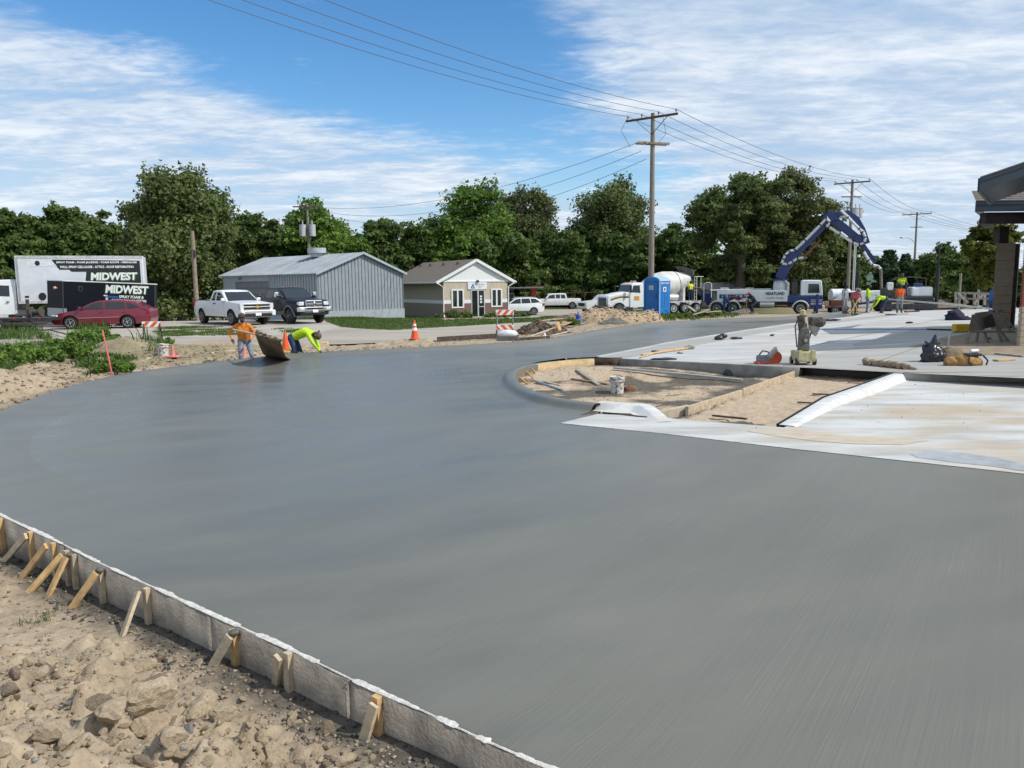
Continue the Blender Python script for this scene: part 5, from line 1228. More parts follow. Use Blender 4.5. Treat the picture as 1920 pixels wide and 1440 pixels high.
# ---------------------------------------------------------------- white wagon behind the office
t,hw,hc=make_car('estate_car','white wagon parked beyond the right corner of the tan office','car',white_paint,1.82,
 [(2.22,.28),(2.36,.4),(2.40,.6),(2.32,.84),(2.1,.95),(1.15,1.08),(.2,1.10),(-1.0,1.12),(-2.1,1.18),(-2.33,1.15),(-2.40,.85),(-2.38,.45),(-2.2,.30)],
 [(1.28,1.02),(.5,1.52),(.15,1.62),(-.8,1.66),(-1.7,1.60),(-2.28,1.12)],[(1.42,.35),(-1.32,.35)],.35,
 [[(1.0,1.11),(.42,1.47),(.1,1.55),(-.08,1.56),(-.1,1.12)],[(-.18,1.12),(-.17,1.56),(-.95,1.57),(-1.05,1.14)],[(-1.13,1.14),(-1.05,1.56),(-1.55,1.52),(-1.98,1.2)]],
 (1.28,1.04,.48,1.54),(-2.27,1.14,-1.72,1.60),.28,1.10,tumble=.3)
strip_line(t,hw,[(1.0,.36),(-.9,.36)],M('grey_cladding',(.06,.06,.065),.6,var=0),'sill_cladding',.16,.012)
for s in (1,-1):
    mb=MB(); mb.box((2.2,s*.68,.80),(.3,.3,.16)); mb.build('headlight',lamp_clear,t,bevel=.04); mb=MB(); mb.box((-2.32,s*.78,1.0),(.12,.14,.22)); mb.build('taillight',lamp_red,t,bevel=.02)
    mb=MB(); mb.beam((.3,s*.55,1.70),(-1.6,s*.55,1.69),.05,.04); mb.build('roof_rail',steel,t)
for x in (.98,-.14,-1.1): seam(t,hw,[(x,.34),(x,1.08)])
place(t,971,73,R(180+14))
# old white crew pickup with a small rail trailer
t,hw,hc=make_car('crew_pickup','old white crew pickup parked far off by the wooden fence','pickup truck',white_dull,1.95,
 [(2.75,.42),(2.88,.55),(2.9,.95),(2.8,1.08),(1.4,1.16),(.9,1.18),(-1.3,1.20),(-1.4,1.18),(-2.9,1.16),(-2.95,.6),(-2.85,.45)],
 [(1.30,1.12),(.85,1.66),(.55,1.76),(-.9,1.78),(-1.2,1.74),(-1.35,1.14)],[(1.95,.38),(-1.9,.38)],.38,
 [[(1.0,1.22),(.74,1.58),(.12,1.66),(.10,1.22)],[(-.02,1.22),(0,1.66),(-.48,1.66),(-.50,1.22)],[(-.62,1.22),(-.60,1.66),(-1.05,1.62),(-1.15,1.22)]],
 (1.32,1.14,.84,1.67),(-1.34,1.2,-1.2,1.72),.44,1.17,tumble=.22,nose=.06)
place(t,1040,90,R(180+6))
tr=thing('utility_trailer','low rail trailer with upright posts behind the old white crew pickup','trailer')
mb=MB(); mb.box((0,0,.62),(4.2,1.9,.12)); mb.build('deck',darksteel,tr)
for x in (-1.9,-.7,.5,1.7):
    for s in (1,-1): mb=MB(); mb.box((x,s*.9,1.25),(.08,.08,1.2)); mb.build('post',M('rusty_red',(.16,.05,.03),.7,var=.2),tr)
for s in (1,-1):
    mb=MB(); mb.box((0,s*.9,1.8),(3.8,.07,.07)); mb.build('rail',M('rusty_red',(.16,.05,.03),.7,var=.2),tr)
    wheel(tr,0,s*1.05,.33,.2,s)
place(tr,1083,95,R(186))
# ladder truck behind the wagon
lt=thing('work_truck','dark work truck with a loaded ladder rack hidden behind the white wagon','truck')
mb=MB(); mb.prism([(2.9,.5),(2.9,1.1),(1.5,1.25),(1.0,1.9),(-.2,1.95),(-.4,1.2),(-3,1.2),(-3,.5)],-.95,.95); mb.build('body',M('dark_green_grey',(.05,.055,.06),.4,var=.1),lt,bevel=.05)
mb=MB(); mb.prism([(1.4,1.30),(.95,1.82),(-.15,1.86),(-.2,1.3)],-.965,.965); mb.build('side_window',glass,lt)
for x,z in ((1.9,.4),(-1.9,.4)):
    for s in (1,-1): wheel(lt,x,s*.85,.4,.25,s)
for x in (2.2,0,-1.4,-2.8):
    for s in (1,-1): mb=MB(); mb.box((x,s*.85,1.75),(.07,.07,1.3)); mb.build('rack_post',darksteel,lt)
for s in (1,-1): mb=MB(); mb.box((-.3,s*.85,2.42),(6.4,.07,.07)); mb.build('rack_rail',darksteel,lt)
mb=MB(); 
for y in (-.6,-.2,.2,.6): mb.box((-.5,y,2.52),(6.0,.12,.1))
mb.build('ladder_load',steel,lt)['kind']='stuff'
mb=MB(); mb.box((-2.6,-.5,2.0),(.5,.5,.9)); mb.build('red_tank',M('tank_red',(.55,.05,.02),.5,var=.1),lt,bevel=.04)
mb=MB(); mb.box((-3.0,0,2.62),(2.6,.3,.08)); mb.build('rusty_beam',M('rusty_red',(.16,.05,.03),.7,var=.2),lt)
place(lt,958,84,R(180+8))
# ---------------------------------------------------------------- box truck
bt=thing('box_truck','white box truck with a black lettered banner parked behind the black trailer','truck')
# local: +x towards the cab (left in view); box x from -6.6 to 1.0
BL0,BL1=-6.35,1.15; BZ0,BZ1=1.32,3.98
mb=MB(); mb.box(((BL0+BL1)/2,0,(BZ0+BZ1)/2),(BL1-BL0,2.5,BZ1-BZ0)); mb.build('cargo_box',M('box_white',(.62,.65,.70),.4,var=.05,scale=1.5),bt,bevel=.03)
ALU=M('dull_aluminium',(.42,.42,.42),.45,.4,var=.1)
for x in (BL1-.12,BL0+.08):
    mb=MB(); mb.box((x,0,(BZ0+BZ1)/2),(.22 if x>0 else .10,2.53,BZ1-BZ0+.03)); mb.build('corner_post',ALU if x>0 else white_dull,bt,bevel=.08 if x>0 else .02)
for z in (BZ0+.08,BZ1-.05):
    mb=MB(); mb.box(((BL0+BL1)/2,0,z),(BL1-BL0-.1,2.54,.14)); mb.build('side_rail',M('rail_grey_white',(.5,.5,.49),.5,var=.15),bt)
BK=M('banner_black',(.010,.013,.012),.45,var=0); GRN=M('outline_green',(.06,.22,.04),.5,var=0)
YS=1.262
def banner(poly,mat,off=0,name='banner',parent=bt,ys=YS):
    mb=MB(); n=len(poly); mb.prism(poly,ys+off,ys+off+.004); return mb.build(name,mat,parent)
xr=BL0+.22   # right end in view
bn=banner([(-.95,3.78),(xr,3.72),(xr,2.2),(-2.75,2.2),(-2.9,3.10),(-2.05,3.10),(-1.9,3.22),(-1.35,3.22)],BK)
text('SPRAY FOAM - FOAM JACKING - FOAM ROOFS - FIBERGLASS',reflect_white,bn,(-1.20,YS+.006,3.545),(-1,0,0),(0,0,1),.135,4.75,bold=.03)
text('WALL SPRAY CELLULOSE - ATTICS - ROOF RESTORATION',reflect_white,bn,(-1.38,YS+.006,3.30),(-1,0,0),(0,0,1),.135,4.35,bold=.03)
text('MIDWEST',GRN,bn,(-3.08,YS+.005,2.56),(-1,0,0),(0,0,1),.50,2.90,bold=.07,shear=.12)
text('MIDWEST',reflect_white,bn,(-3.12,YS+.010,2.60),(-1,0,0),(0,0,1),.44,2.80,bold=.04,shear=.12)
text('SPRAY FOAM &',reflect_white,bn,(-3.6,YS+.006,2.30),(-1,0,0),(0,0,1),.16,1.7,bold=.03)
text('JORDAN',M('faded_lettering',(.74,.75,.76),.5,var=0),bt,(.55,YS-.004,3.33),(-1,0,0),(0,0,1),.28,1.8,bold=.03)
for x,z,r in ((-.12,3.58,.14),(-.25,1.72,.22)):
    mb=MB(); mb.cyl((x,YS-.01,z),(x,YS+.006,z),r,n=18); mb.build('vent_disc',blackp,bt)
mb=MB(); mb.box((.62,YS,1.72),(.22,.02,.10)); mb.build('decal',blackp,bt)
# cab
def hcab(x,z): return 1.05*(1-.10*max(0,(z-1.7)/1.1))
shell([(1.25,.75),(1.25,2.55),(1.55,2.68),(2.2,2.66),(2.75,2.5),(3.05,1.75),(3.95,1.60),(4.15,1.35),(4.2,.7),(3.9,.62)],hcab,'cab',[white_paint,blackp],bt,[2,3],[1.2,1.8,2.2],crown=.04,bevel=.05)
side_glass([[(1.62,1.75),(1.62,2.35),(2.35,2.38),(2.75,1.80)]],hcab,bt)
cross_glass(3.06,1.78,2.76,2.5,hcab,bt)
seam(bt,hcab,[(1.45,.8),(1.45,2.4)]); seam(bt,hcab,[(2.9,.9),(2.9,1.7)])
for s in (1,-1):
    mb=MB(); mb.box((2.95,s*1.25,2.0),(.08,.22,.42)); mb.box((2.9,s*1.12,2.0),(.04,.2,.04)); mb.build('mirror',blackp,bt,bevel=.02)
    mb=MB(); mb.box((1.75,s*1.10,1.45),(.16,.04,.05)); mb.build('door_handle',blackp,bt)
mb=MB(); mb.box((-1.2,0,.92),(8.6,.9,.26)); mb.build('chassis',darksteel,bt)
mb=MB(); mb.box((1.0,.85,.85),(.9,.4,.45)); mb.build('tank',M('tank_dull',(.10,.09,.08),.6,var=.2),bt,bevel=.06)
for x in (3.2,-4.4,):
    for s in (1,-1): wheel(bt,x,s*.95,.48,.30,s,white_dull,5,.6)
mb=MB(); mb.box((-6.3,0,.62),(.12,2.3,.14)); mb.build('bumper',darksteel,bt)
bt.rotation_euler=(0,0,R(202)); placeA(bt,BL0,1.25,277,46,R(202),.08,.867)
# ---------------------------------------------------------------- black enclosed trailer
et=thing('enclosed_trailer','black enclosed trailer with white and green lettering parked behind the red hatchback','trailer')
EL=5.75; NAV=M('gloss_black_panel',(.005,.006,.012),.4,var=.1,spec=.25)
# local: +x to the tongue (left in view)
zb0,zt0=.42,2.42
mb=MB(); mb.prism([(EL/2-.9,-1.05),(EL/2,-.25),(EL/2,.25),(EL/2-.9,1.05),(-EL/2,1.05),(-EL/2,-1.05)],zb0,zt0,plane='xy'); mb.build('trailer_body',NAV,et,bevel=.02)
mb=MB(); mb.prism([(EL/2-.9,-1.07),(EL/2+.02,-.26),(EL/2+.02,.26),(EL/2-.9,1.07),(-EL/2-.02,1.07),(-EL/2-.02,-1.07)],zt0+.002,zt0+.06,plane='xy'); mb.build('roof',white_dull,et,bevel=.01)
DP=M('diamond_plate',(.40,.41,.42),.4,.5,var=.15,scale=30)
mb=MB(); mb.beam((EL/2-.9,1.062,.70),(EL/2,.262,.70),.02,.56); mb.build('stone_guard',DP,et); mb=MB(); mb.box((EL/2-1.0,1.06,.70),(.18,.02,.56)); mb.build('stone_guard',DP,et)
for x in (-EL/2+.03,EL/2-.92):
    mb=MB(); mb.box((x,1.06,1.42),(.05,.02,2.0)); mb.build('corner_trim',M('trim_dark_grey',(.06,.065,.075),.4,.3,var=0),et)
YT=1.052
text('MIDWEST',GRN,et,(-.18,YT+.003,1.84),(-1,0,0),(0,0,1),.50,2.36,bold=.07,shear=.12)
text('MIDWEST',reflect_white,et,(-.22,YT+.008,1.88),(-1,0,0),(0,0,1),.44,2.28,bold=.04,shear=.12)
text('SPRAY FOAM &',reflect_white,et,(-.92,YT+.005,1.62),(-1,0,0),(0,0,1),.16,1.32,bold=.03,shear=.12)
text('CUSTOM INSULATION',reflect_white,et,(-.52,YT+.005,1.41),(-1,0,0),(0,0,1),.16,1.85,bold=.03,shear=.12)
mb=MB(); mb.box((-.55,YT+.006,1.67),(.62,.012,.12)); mb.build('spray_gun_emblem',M('emblem_blue',(.02,.07,.35),.4,var=0),et,bevel=.004)
mb=MB(); mb.box((-.28,YT+.006,1.64),(.10,.012,.24)); mb.box((-.22,YT+.006,1.74),(.2,.012,.06)); mb.build('spray_gun_emblem',reflect_white,et)
mb=MB(); 
c_=Vector((EL/2-.52,.0,2.05)); dn=Vector((.9,-.8,0)).normalized(); a_=Vector((EL/2-.5,.715,2.06))
mb.beam(a_-dn*.16,a_+dn*.16,.02,.05); mb.ell(a_+Vector((.02,.02,0)),(.10,.06,.08)); mb.build('badge',M('badge_copper',(.75,.42,.30),.4,.3,var=0),et)
mb=MB(); mb.tube([(1.15,YT+.01,2.18),(1.15,YT+.01,1.95),(1.0,YT+.01,1.93),(.95,YT+.01,2.0),(.97,YT+.01,2.14),(1.05,YT+.01,2.19),(1.15,YT+.01,2.18)],.008,5); mb.build('marker_ring',steel,et)
for x in (-.55,-1.4):
    for s in (1,-1): wheel(et,x,s*.98,.36,.2,s,white_dull,5)
mb=MB(); 
for s in (1,-1): mb.beam((EL/2-.6,s*.5,.45),(EL/2+1.2,0,.5),.08,.12)
mb.build('tongue',darksteel,et); mb=MB(); mb.cyl((EL/2+1.0,0,.0),(EL/2+1.0,0,.95),.04); mb.build('jack',steel,et)
et.rotation_euler=(0,R(-3.0),R(202)); placeA(et,-EL/2,1.05,292,43.3,R(202),.10,.93)
# gooseneck clutter in front of the box truck
fl=thing('flatbed_trailer','low rusty flatbed trailer frame with a winch left of the black trailer','trailer')
mb=MB(); mb.box((0,0,.62),(3.2,1.5,.14)); mb.build('deck',darksteel,fl)
mb=MB(); mb.box((.0,.72,.42),(3.0,.1,.16)); mb.build('side_beam',grime,fl)
mb=MB(); mb.box((-.55,.5,1.0),(.12,.12,1.2)); mb.build('upright',grime,fl); mb=MB(); mb.lathe([(.10,-.25),(.26,-.25),(.26,-.2),(.12,-.18),(.12,.18),(.26,.2),(.26,.25),(.1,.25)],(-.95,.5,.98),'x',14); mb.build('winch',grime,fl,smooth=True)
for s in (1,-1): wheel(fl,.8,s*.85,.34,.2,s,white_dull,5)
for x in (-1.2,.0,1.1): mb=MB(); mb.box((x,.78,.66),(.12,.03,.08)); mb.build('reflector',lamp_red,fl)
place(fl,45,38.8,R(184)); fl.location.z=.12
# ---------------------------------------------------------------- mixer truck
mt=thing('mixer_truck','white concrete mixer truck with gold hood stripe behind the blue portable toilet','truck')
TW=2.45
def hm(x,z): return (TW/2-.12)*(1-.07*max(0,(x-3.2)/1.6)) if x>2.6 else TW/2-.05
# hood (long nose)
hood=arches([(4.55,.62),(4.62,.9),(4.62,1.55),(4.45,1.72),(3.3,1.98),(2.45,2.06),(2.45,.9),(2.45,.80)],[(3.55,.52)],.66,.80,0,0)
hood=[(4.55,.80),(4.62,.95),(4.62,1.55),(4.45,1.74),(3.3,1.98),(2.5,2.06),(2.5,.80)]
hood=arches(hood,[(3.55,.52)],.66,.80,0,0)
shell(hood,lambda x,z:1.05*(1-.06*max(0,(x-3.6))),'hood',[white_paint,blackp],mt,[3,3.5,4.2],[1.3,1.6],[(3.55,.52,.66)],crown=.10,nc=6,bevel=.06)
def hcb(x,z): return 1.10*(1-.09*max(0,(z-1.9)/1.1))
shell([(2.48,.72),(2.48,2.02),(2.22,2.78),(1.95,2.88),(1.15,2.90),(1.05,2.8),(1.02,.72)],hcb,'cab',[white_paint,blackp],mt,[],[1.5,2.1,2.5],crown=.05,bevel=.05)
side_glass([[(2.28,2.06),(2.08,2.66),(1.42,2.68),(1.38,2.0)]],hcb,mt)
cross_glass(2.50,2.04,2.24,2.76,hcb,mt,inset=.08)
seam(mt,hcb,[(1.3,.9),(1.3,2.7)]); seam(mt,hcb,[(2.38,.9),(2.38,2.0)])
for y in (-.6,-.2,0,.2,.6): mb=MB(); mb.box((1.95,y,2.93),(.14,.10,.06)); mb.build('roof_light',lamp_orange,mt,bevel=.01)
mb=MB(); mb.box((1.6,.35,3.0),(.35,.22,.12)); mb.box((1.4,-.4,3.0),(.3,.22,.14)); mb.build('air_horn',steel,mt,bevel=.02)
mb=MB(); mb.box((4.63,0,1.24),(.08,1.30,.80)); mb.build('grille',blackp,mt,bevel=.03)
for k in range(6): mb=MB(); mb.box((4.69,0,.93+k*.125),(.04,1.22,.035)); mb.build('grille_bar',M('bar_silver',(.35,.36,.37),.4,.5,var=0),mt)
text('MACK',M('letter_silver',(.6,.6,.6),.4,.2,var=0),mt,(4.70,-.45,.74),(0,1,0),(0,0,1),.12,.9,bold=.02)
mb=MB(); mb.box((4.62,0,.66),(.30,2.3,.30)); mb.build('bumper',M('bumper_dark',(.05,.055,.07),.4,.2,var=.1),mt,bevel=.05)
for s in (1,-1):
    mb=MB(); mb.box((4.50,s*.86,1.02),(.24,.30,.24)); mb.build('headlight',lamp_clear,mt,bevel=.05)
    mb=MB(); mb.box((2.55,s*1.42,2.35),(.1,.22,.62)); mb.build('mirror',blackp,mt,bevel=.03); mb=MB(); mb.tube([(2.35,s*1.08,2.6),(2.55,s*1.4,2.62),(2.55,s*1.4,2.05),(2.4,s*1.1,2.0)],.02,6); mb.build('mirror_bracket',chrome,mt)
    mb=MB(); 
    pts=[(4.35,1.62),(3.9,1.72),(3.3,1.80),(2.75,1.74),(2.5,1.73)]
    for i in range(4): mb.beam((pts[i][0],s*(1.058*(1-.06*max(0,pts[i][0]-3.6))),pts[i][1]-.12*(4-i)*.25),(pts[i+1][0],s*(1.058*(1-.06*max(0,pts[i+1][0]-3.6))),pts[i+1][1]-.12*(3-i)*.25),.012,.09)
    mb.build('hood_stripe',M('stripe_gold',(.50,.28,.04),.4,var=0),mt)
    mb=MB()
    for i in range(4): mb.beam((pts[i][0],s*(1.056*(1-.06*max(0,pts[i][0]-3.6))),pts[i][1]-.09-.12*(4-i)*.25),(pts[i+1][0],s*(1.056*(1-.06*max(0,pts[i+1][0]-3.6))),pts[i+1][1]-.09-.12*(3-i)*.25),.012,.07)
    mb.build('hood_stripe',blackp,mt)
    mb=MB(); ra=.68; mb.tube([(3.55+ra*math.cos(a),s*1.07,.52+ra*math.sin(a)) for a in np.linspace(.25,math.pi-.2,11)],.05,6); mb.build('fender_lip',ALU,mt,smooth=True)
    mb=MB(); mb.box((1.75,s*1.12,1.55),(.5,.012,.35)); mb.build('door_emblem',M('emblem_orange',(.6,.3,.05),.5,var=0),mt)
    mb=MB(); mb.box((1.7,s*1.08,.55),(1.0,.3,.08)); mb.build('step',ALU,mt)
mb=MB(); mb.box((-1.4,0,.95),(8.2,.9,.28)); mb.build('chassis',white_dull,mt)
for x in (3.55,-2.1,-3.35,-4.6):
    for s in (1,-1): wheel(mt,x,s*1.0,.52,.32,s,white_dull if x<3 else chrome,8,.58)
for s in (1,-1):
    mb=MB(); mb.box((-3.2,s*1.02,1.16),(4.2,.55,.05)); mb.build('fender',white_dull,mt,bevel=.01)
# drum, tilted up to the rear
dr0=Vector((.65,0,2.05)); dr1=Vector((-4.3,0,3.20)); ax=(dr1-dr0).normalized(); LD=(dr1-dr0).length
rotd=Vector((0,0,1)).rotation_difference(ax).to_matrix()
mb=MB(); prof=[(.55,0),(.85,.25),(1.12,1.0),(1.31,1.9),(1.29,2.6),(1.06,3.6),(.78,4.5),(.62,LD)]; mb.lathe(prof,n=32); mb.v=[tuple(rotd@Vector(v)+dr0) for v in mb.v]; mb.build('drum',M('drum_white',(.66,.66,.64),.5,col2=(.50,.49,.46),scale=2),mt,smooth=True)
for h,r in ((.9,1.11),(3.62,1.03)):
    mb=MB(); mb.lathe([(r-.05,h-.05),(r+.03,h-.05),(r+.03,h+.05),(r-.05,h+.05)],n=32); mb.v=[tuple(rotd@Vector(v)+dr0) for v in mb.v]; mb.build('drum_ring',grime,mt,smooth=True)
mb=MB(); mb.box((-3.55,0,2.0),(.25,1.3,2.0)); mb.build('rear_pedestal',white_dull,mt,bevel=.04); mb=MB(); mb.box((.9,0,1.5),(.3,1.2,1.0)); mb.build('front_pedestal',white_dull,mt)
# hopper
mb=MB(); 
hp=[]
for k,(zz,rx,ry,xx) in enumerate(((3.2,.25,.3,-4.4),(3.6,.62,.7,-4.3),(4.15,.9,.9,-4.0))):
    for j in range(12): a=2*math.pi*j/12; hp.append((xx+rx*math.cos(a),ry*math.sin(a),zz+.22*math.cos(a)*(k>0)))
mb.add(hp,[(k*12+j,k*12+(j+1)%12,(k+1)*12+(j+1)%12,(k+1)*12+j) for k in range(2) for j in range(12)]); mb.build('hopper',M('hopper_grey',(.16,.15,.14),.6,.2,var=.2),mt,smooth=True)
# ladder + platform on the visible side (left side, +y)
for y in (.75,1.1):
    mb=MB(); mb.tube([(-4.6,y,1.1),(-4.6,y,3.4)],.03,6); mb.build('ladder_rail',white_dull,mt)
for k in range(7): mb=MB(); mb.tube([(-4.6,.75,1.25+k*.3),(-4.6,1.1,1.25+k*.3)],.02,5); mb.build('ladder_rung',white_dull,mt)
mb=MB(); mb.tube([(-4.6,.75,3.4),(-5.3,.75,3.4),(-5.3,1.1,3.4),(-4.6,1.1,3.4)],.03,6); mb.tube([(-5.3,.75,3.4),(-5.3,.75,2.4)],.03,6); mb.build('platform_rail',white_dull,mt)
mb=MB(); mb.box((-4.9,.9,2.4),(.8,.6,.05)); mb.build('platform',steel,mt)
mb=MB(); mb.cyl((-2.6,.95,1.55),(-1.5,.95,1.55),.26,n=14); mb.build('water_tank',white_paint,mt,smooth=True)
# chute: trough folding down to the rear
mb=MB(); ch0=Vector((-4.9,0,2.6)); ch1=Vector((-6.6,.3,1.35)); 
def trough(a,b,r,mb):
    d=(b-a).normalized(); s=d.cross(Vector((0,0,1))).normalized(); u=s.cross(d); vs=[]
    for p in (a,b):
        for k in range(9): t=math.pi+math.pi*k/8; vs.append(p+s*(r*math.cos(t))+u*(r*math.sin(t)))
    vs+=[v+u*.02*0+Vector((0,0,-.03)) for v in vs]
    mb.add(vs,[(k,k+1,k+10,k+9) for k in range(8)]+[(k+18,k+27,k+28,k+19) for k in range(8)]+[(0,9,27,18),(8,26,35,17)])
trough(ch0,ch1,.30,mb); mb.build('chute',M('chute_metal',(.10,.11,.11),.55,.3,var=.2),mt)
mb=MB(); trough(Vector((-5.9,.5,2.3)),Vector((-6.5,.45,1.0)),.3,mb); mb.build('spare_chute',M('chute_metal',(.1,.1,.1)),mt)
place(mt,1213,71,R(202)); 
# small white pickup nose beside the mixer
np_=thing('pickup_truck','white pickup whose front corner shows left of the mixer truck','pickup truck')
shell(arches([(2.7,.45),(2.85,.6),(2.85,1.0),(2.7,1.15),(1.3,1.28),(-2.8,1.3),(-2.8,.45)],[(1.9,.4),(-1.8,.4)],.48,.45,0,0),lambda x,z:.97,'body',[white_paint,blackp],np_,[],[],[(1.9,.4,.48),(-1.8,.4,.48)],bevel=.05)
shell([(1.3,1.24),(.7,1.8),(-.6,1.84),(-.8,1.28)],lambda x,z:.9-.15*max(0,(z-1.3)),'cabin',[white_paint,blackp],np_,[],[],None,bevel=.04); side_glass([[(1.0,1.33),(.6,1.72),(-.5,1.75),(-.6,1.33)]],lambda x,z:.9-.15*max(0,(z-1.3)),np_)
mb=MB(); mb.box((2.86,0,.9),(.04,1.2,.3)); mb.build('grille',blackp,np_)
for s in (1,-1):
    mb=MB(); mb.box((2.75,s*.82,.92),(.24,.26,.2)); mb.build('headlight',lamp_clear,np_,bevel=.03)
    for x in (1.9,-1.8): wheel(np_,x,s*.85,.4,.25,s)
place(np_,1139,75.5,R(203))
# ---------------------------------------------------------------- concrete pump truck
pt=thing('pump_truck','blue and white concrete pump truck with its blue boom raised over the crew','truck')
def hp_(x,z): return 1.2
# cab over engine at +x
cabp=arches([(4.75,.62),(4.82,.9),(4.82,1.75),(4.68,2.85),(4.5,2.93),(3.15,2.95),(3.05,2.85),(3.05,1.3),(2.4,1.25),(2.4,.75)],[(3.05,.52)],.68,.75,0,0)
shell([(4.75,.50),(4.80,.6),(4.80,1.62),(2.95,1.62),(2.3,1.62),(2.3,1.30),(2.42,1.05),(2.6,.95),(2.9,1.15),(3.2,1.20),(3.5,1.10),(3.75,.85),(3.85,.5)],hp_,'cab_lower',[M('cab_blue',(.010,.04,.17),.35,var=.05,coat=.3),blackp],pt,[],[1.0,1.3],None,bevel=.05)
shell([(4.80,1.64),(4.68,2.85),(4.5,2.93),(3.15,2.95),(3.02,2.85),(3.0,1.64)],lambda x,z:1.17*(1-.04*max(0,z-1.7)),'cab_upper',[white_paint,blackp],pt,[],[2.1,2.5],None,crown=.05,bevel=.06)
side_glass([[(4.55,1.85),(4.45,2.62),(3.62,2.64),(3.60,1.85)]],lambda x,z:1.17*(1-.04*max(0,z-1.7)),pt)
cross_glass(4.81,1.75,4.70,2.8,lambda x,z:1.14,pt,inset=.06)
for z in (.95,1.12,1.28):
    strip_line(pt,hp_,[(4.75,z-.02),(3.86,z-.02)],reflect_white,'cab_stripe',.09 if z<1 else .05,.012)
mb=MB(); mb.box((4.85,0,.62),(.25,2.35,.32)); mb.build('bumper',white_dull,pt,bevel=.04)
for s in (1,-1):
    mb=MB(); mb.box((4.86,s*.9,1.0),(.06,.34,.18)); mb.build('headlight',lamp_clear,pt,bevel=.02)
    mb=MB(); mb.box((4.85,s*1.35,2.2),(.1,.2,.55)); mb.build('mirror',blackp,pt,bevel=.02)
    mb=MB(); ra=.66; mb.tube([(3.05+ra*math.cos(a),s*1.2,.52+ra*math.sin(a)) for a in np.linspace(.3,math.pi-.2,11)],.06,6); mb.build('fender_lip',white_dull,pt,smooth=True)
    mb=MB(); mb.box((-1.0,s*1.15,1.62),(5.9,.10,.95)); mb.build('side_panel',white_paint,pt,bevel=.02)
    yb=s*1.21; rg=(1,0,0) if s<0 else (-1,0,0)
    mb=MB(); mb.box((-2.5,yb,1.62),(2.5,.012,.34)); sb=mb.build('stripe_panel',M('cab_blue',(.01,.04,.17)),pt)
    if s<0:
        text('402',reflect_white,sb,(-3.55,yb-.01,1.53),rg,(0,0,1),.20,.55,bold=.04); text('-',reflect_white,sb,(-2.92,yb-.01,1.62),rg,(0,0,1),.03,.1); text('660',reflect_white,sb,(-2.35,yb-.01,1.53),rg,(0,0,1),.20,.55,bold=.04)
        text('HEARTLAND',M('letter_navy',(.01,.02,.10),.5,var=0),pt,(.15,yb-.01,1.70),rg,(0,0,1),.26,1.55,bold=.03)
        text('Concrete Pumping',M('letter_navy',(.01,.02,.10),.5,var=0),pt,(.2,yb-.01,1.36),rg,(0,0,1),.17,1.45,shear=.35)
    mb=MB(); mb.box((2.15,s*.95,1.35),(.8,.4,.6)); mb.build('tool_box',M('cab_blue',(.01,.04,.17)),pt,bevel=.03)
mb=MB(); mb.box((-.4,0,.95),(9.0,.95,.30)); mb.build('chassis',darksteel,pt)
mb=MB(); mb.box((.2,0,1.25),(1.8,2.1,.7)); mb.box((-1.8,0,1.3),(1.2,2.1,.5)); mb.build('frame_box',darksteel,pt)
mb=MB(); mb.cyl((-.3,-1.05,.85),(.9,-1.05,.85),.26,n=14); mb.build('fuel_tank',ALU,pt,smooth=True)
for x in (3.05,-2.6,-3.95):
    for s in (1,-1): wheel(pt,x,s*1.0,.54,.34,s,chrome,8,.6)
for x in (-2.6,-3.95):
    for s in (1,-1):
        mb=MB(); ra=.66; mb.tube([(x+ra*math.cos(a),s*1.17,.54+ra*math.sin(a)) for a in np.linspace(.1,math.pi-.1,11)],.05,6); mb.build('fender_lip',white_dull,pt,smooth=True)
mb=MB(); mb.box((-4.9,0,1.5),(.8,1.3,.8),taper=1.2); mb.build('pump_hopper',blue_paint,pt,bevel=.03)
mb=MB(); mb.tube([(-5.1,-1.0,1.2),(-5.1,-1.0,2.7),(-4.9,-1.0,2.85),(-4.6,-1.0,2.85),(-4.45,-1.0,2.7),(-4.45,-1.0,1.5)],.035,6); mb.build('grab_rail',white_dull,pt,smooth=True)
mb=MB(); mb.tube([(-4.6,-.6,2.15),(-1,-.6,2.2),(.6,-.6,2.2)],.06,8); mb.build('deck_pipe',white_dull,pt,smooth=True)
for k in range(3): mb=MB(); mb.box((-3.4+k*1.1,.2,2.25),(.7,.8,.22)); mb.build('deck_box',[white_dull,grime,steel][k],pt,bevel=.03)
# outriggers (blue legs)
for x in (4.35,-3.3):
    for s in (-1,1):
        mb=MB(); mb.box((x,s*1.5,.95),(.2,.22,1.6)); mb.box((x,s*1.5,.06),(.45,.45,.08)); mb.build('outrigger',blue_paint,pt,bevel=.02)
# turret and boom; boom plane given as (x along truck, z)
mb=MB(); mb.cyl((1.35,0,2.05),(1.35,0,2.95),.62,.55,n=18); mb.build('turret',white_dull,pt,smooth=True)
mb=MB(); mb.cyl((1.35,0,2.95),(1.35,0,3.12),.72,n=18); mb.build('slew_ring',blue_paint,pt)
mb=MB(); mb.tube([(2.0,-.5,1.6),(2.0,-.5,2.7),(1.7,-.5,2.9)],.13,10); mb.build('riser_pipe',M('white_pipe',(.66,.67,.67),.4,var=.08),pt,smooth=True)
mb=MB(); mb.cyl((2.5,.3,1.6),(2.5,.3,3.1),.14,n=10); mb.box((2.55,-.2,2.2),(.5,.7,1.2)); mb.build('exhaust_stack',grime,pt)
WP=M('white_pipe',(.66,.67,.67),.4,var=.08)
def bm_(x,z):
    return (x*.96 if x<5 else 4.8+(x-5)*.74), 3.1+(z-3.1)*(.89 if x<9 else .89)
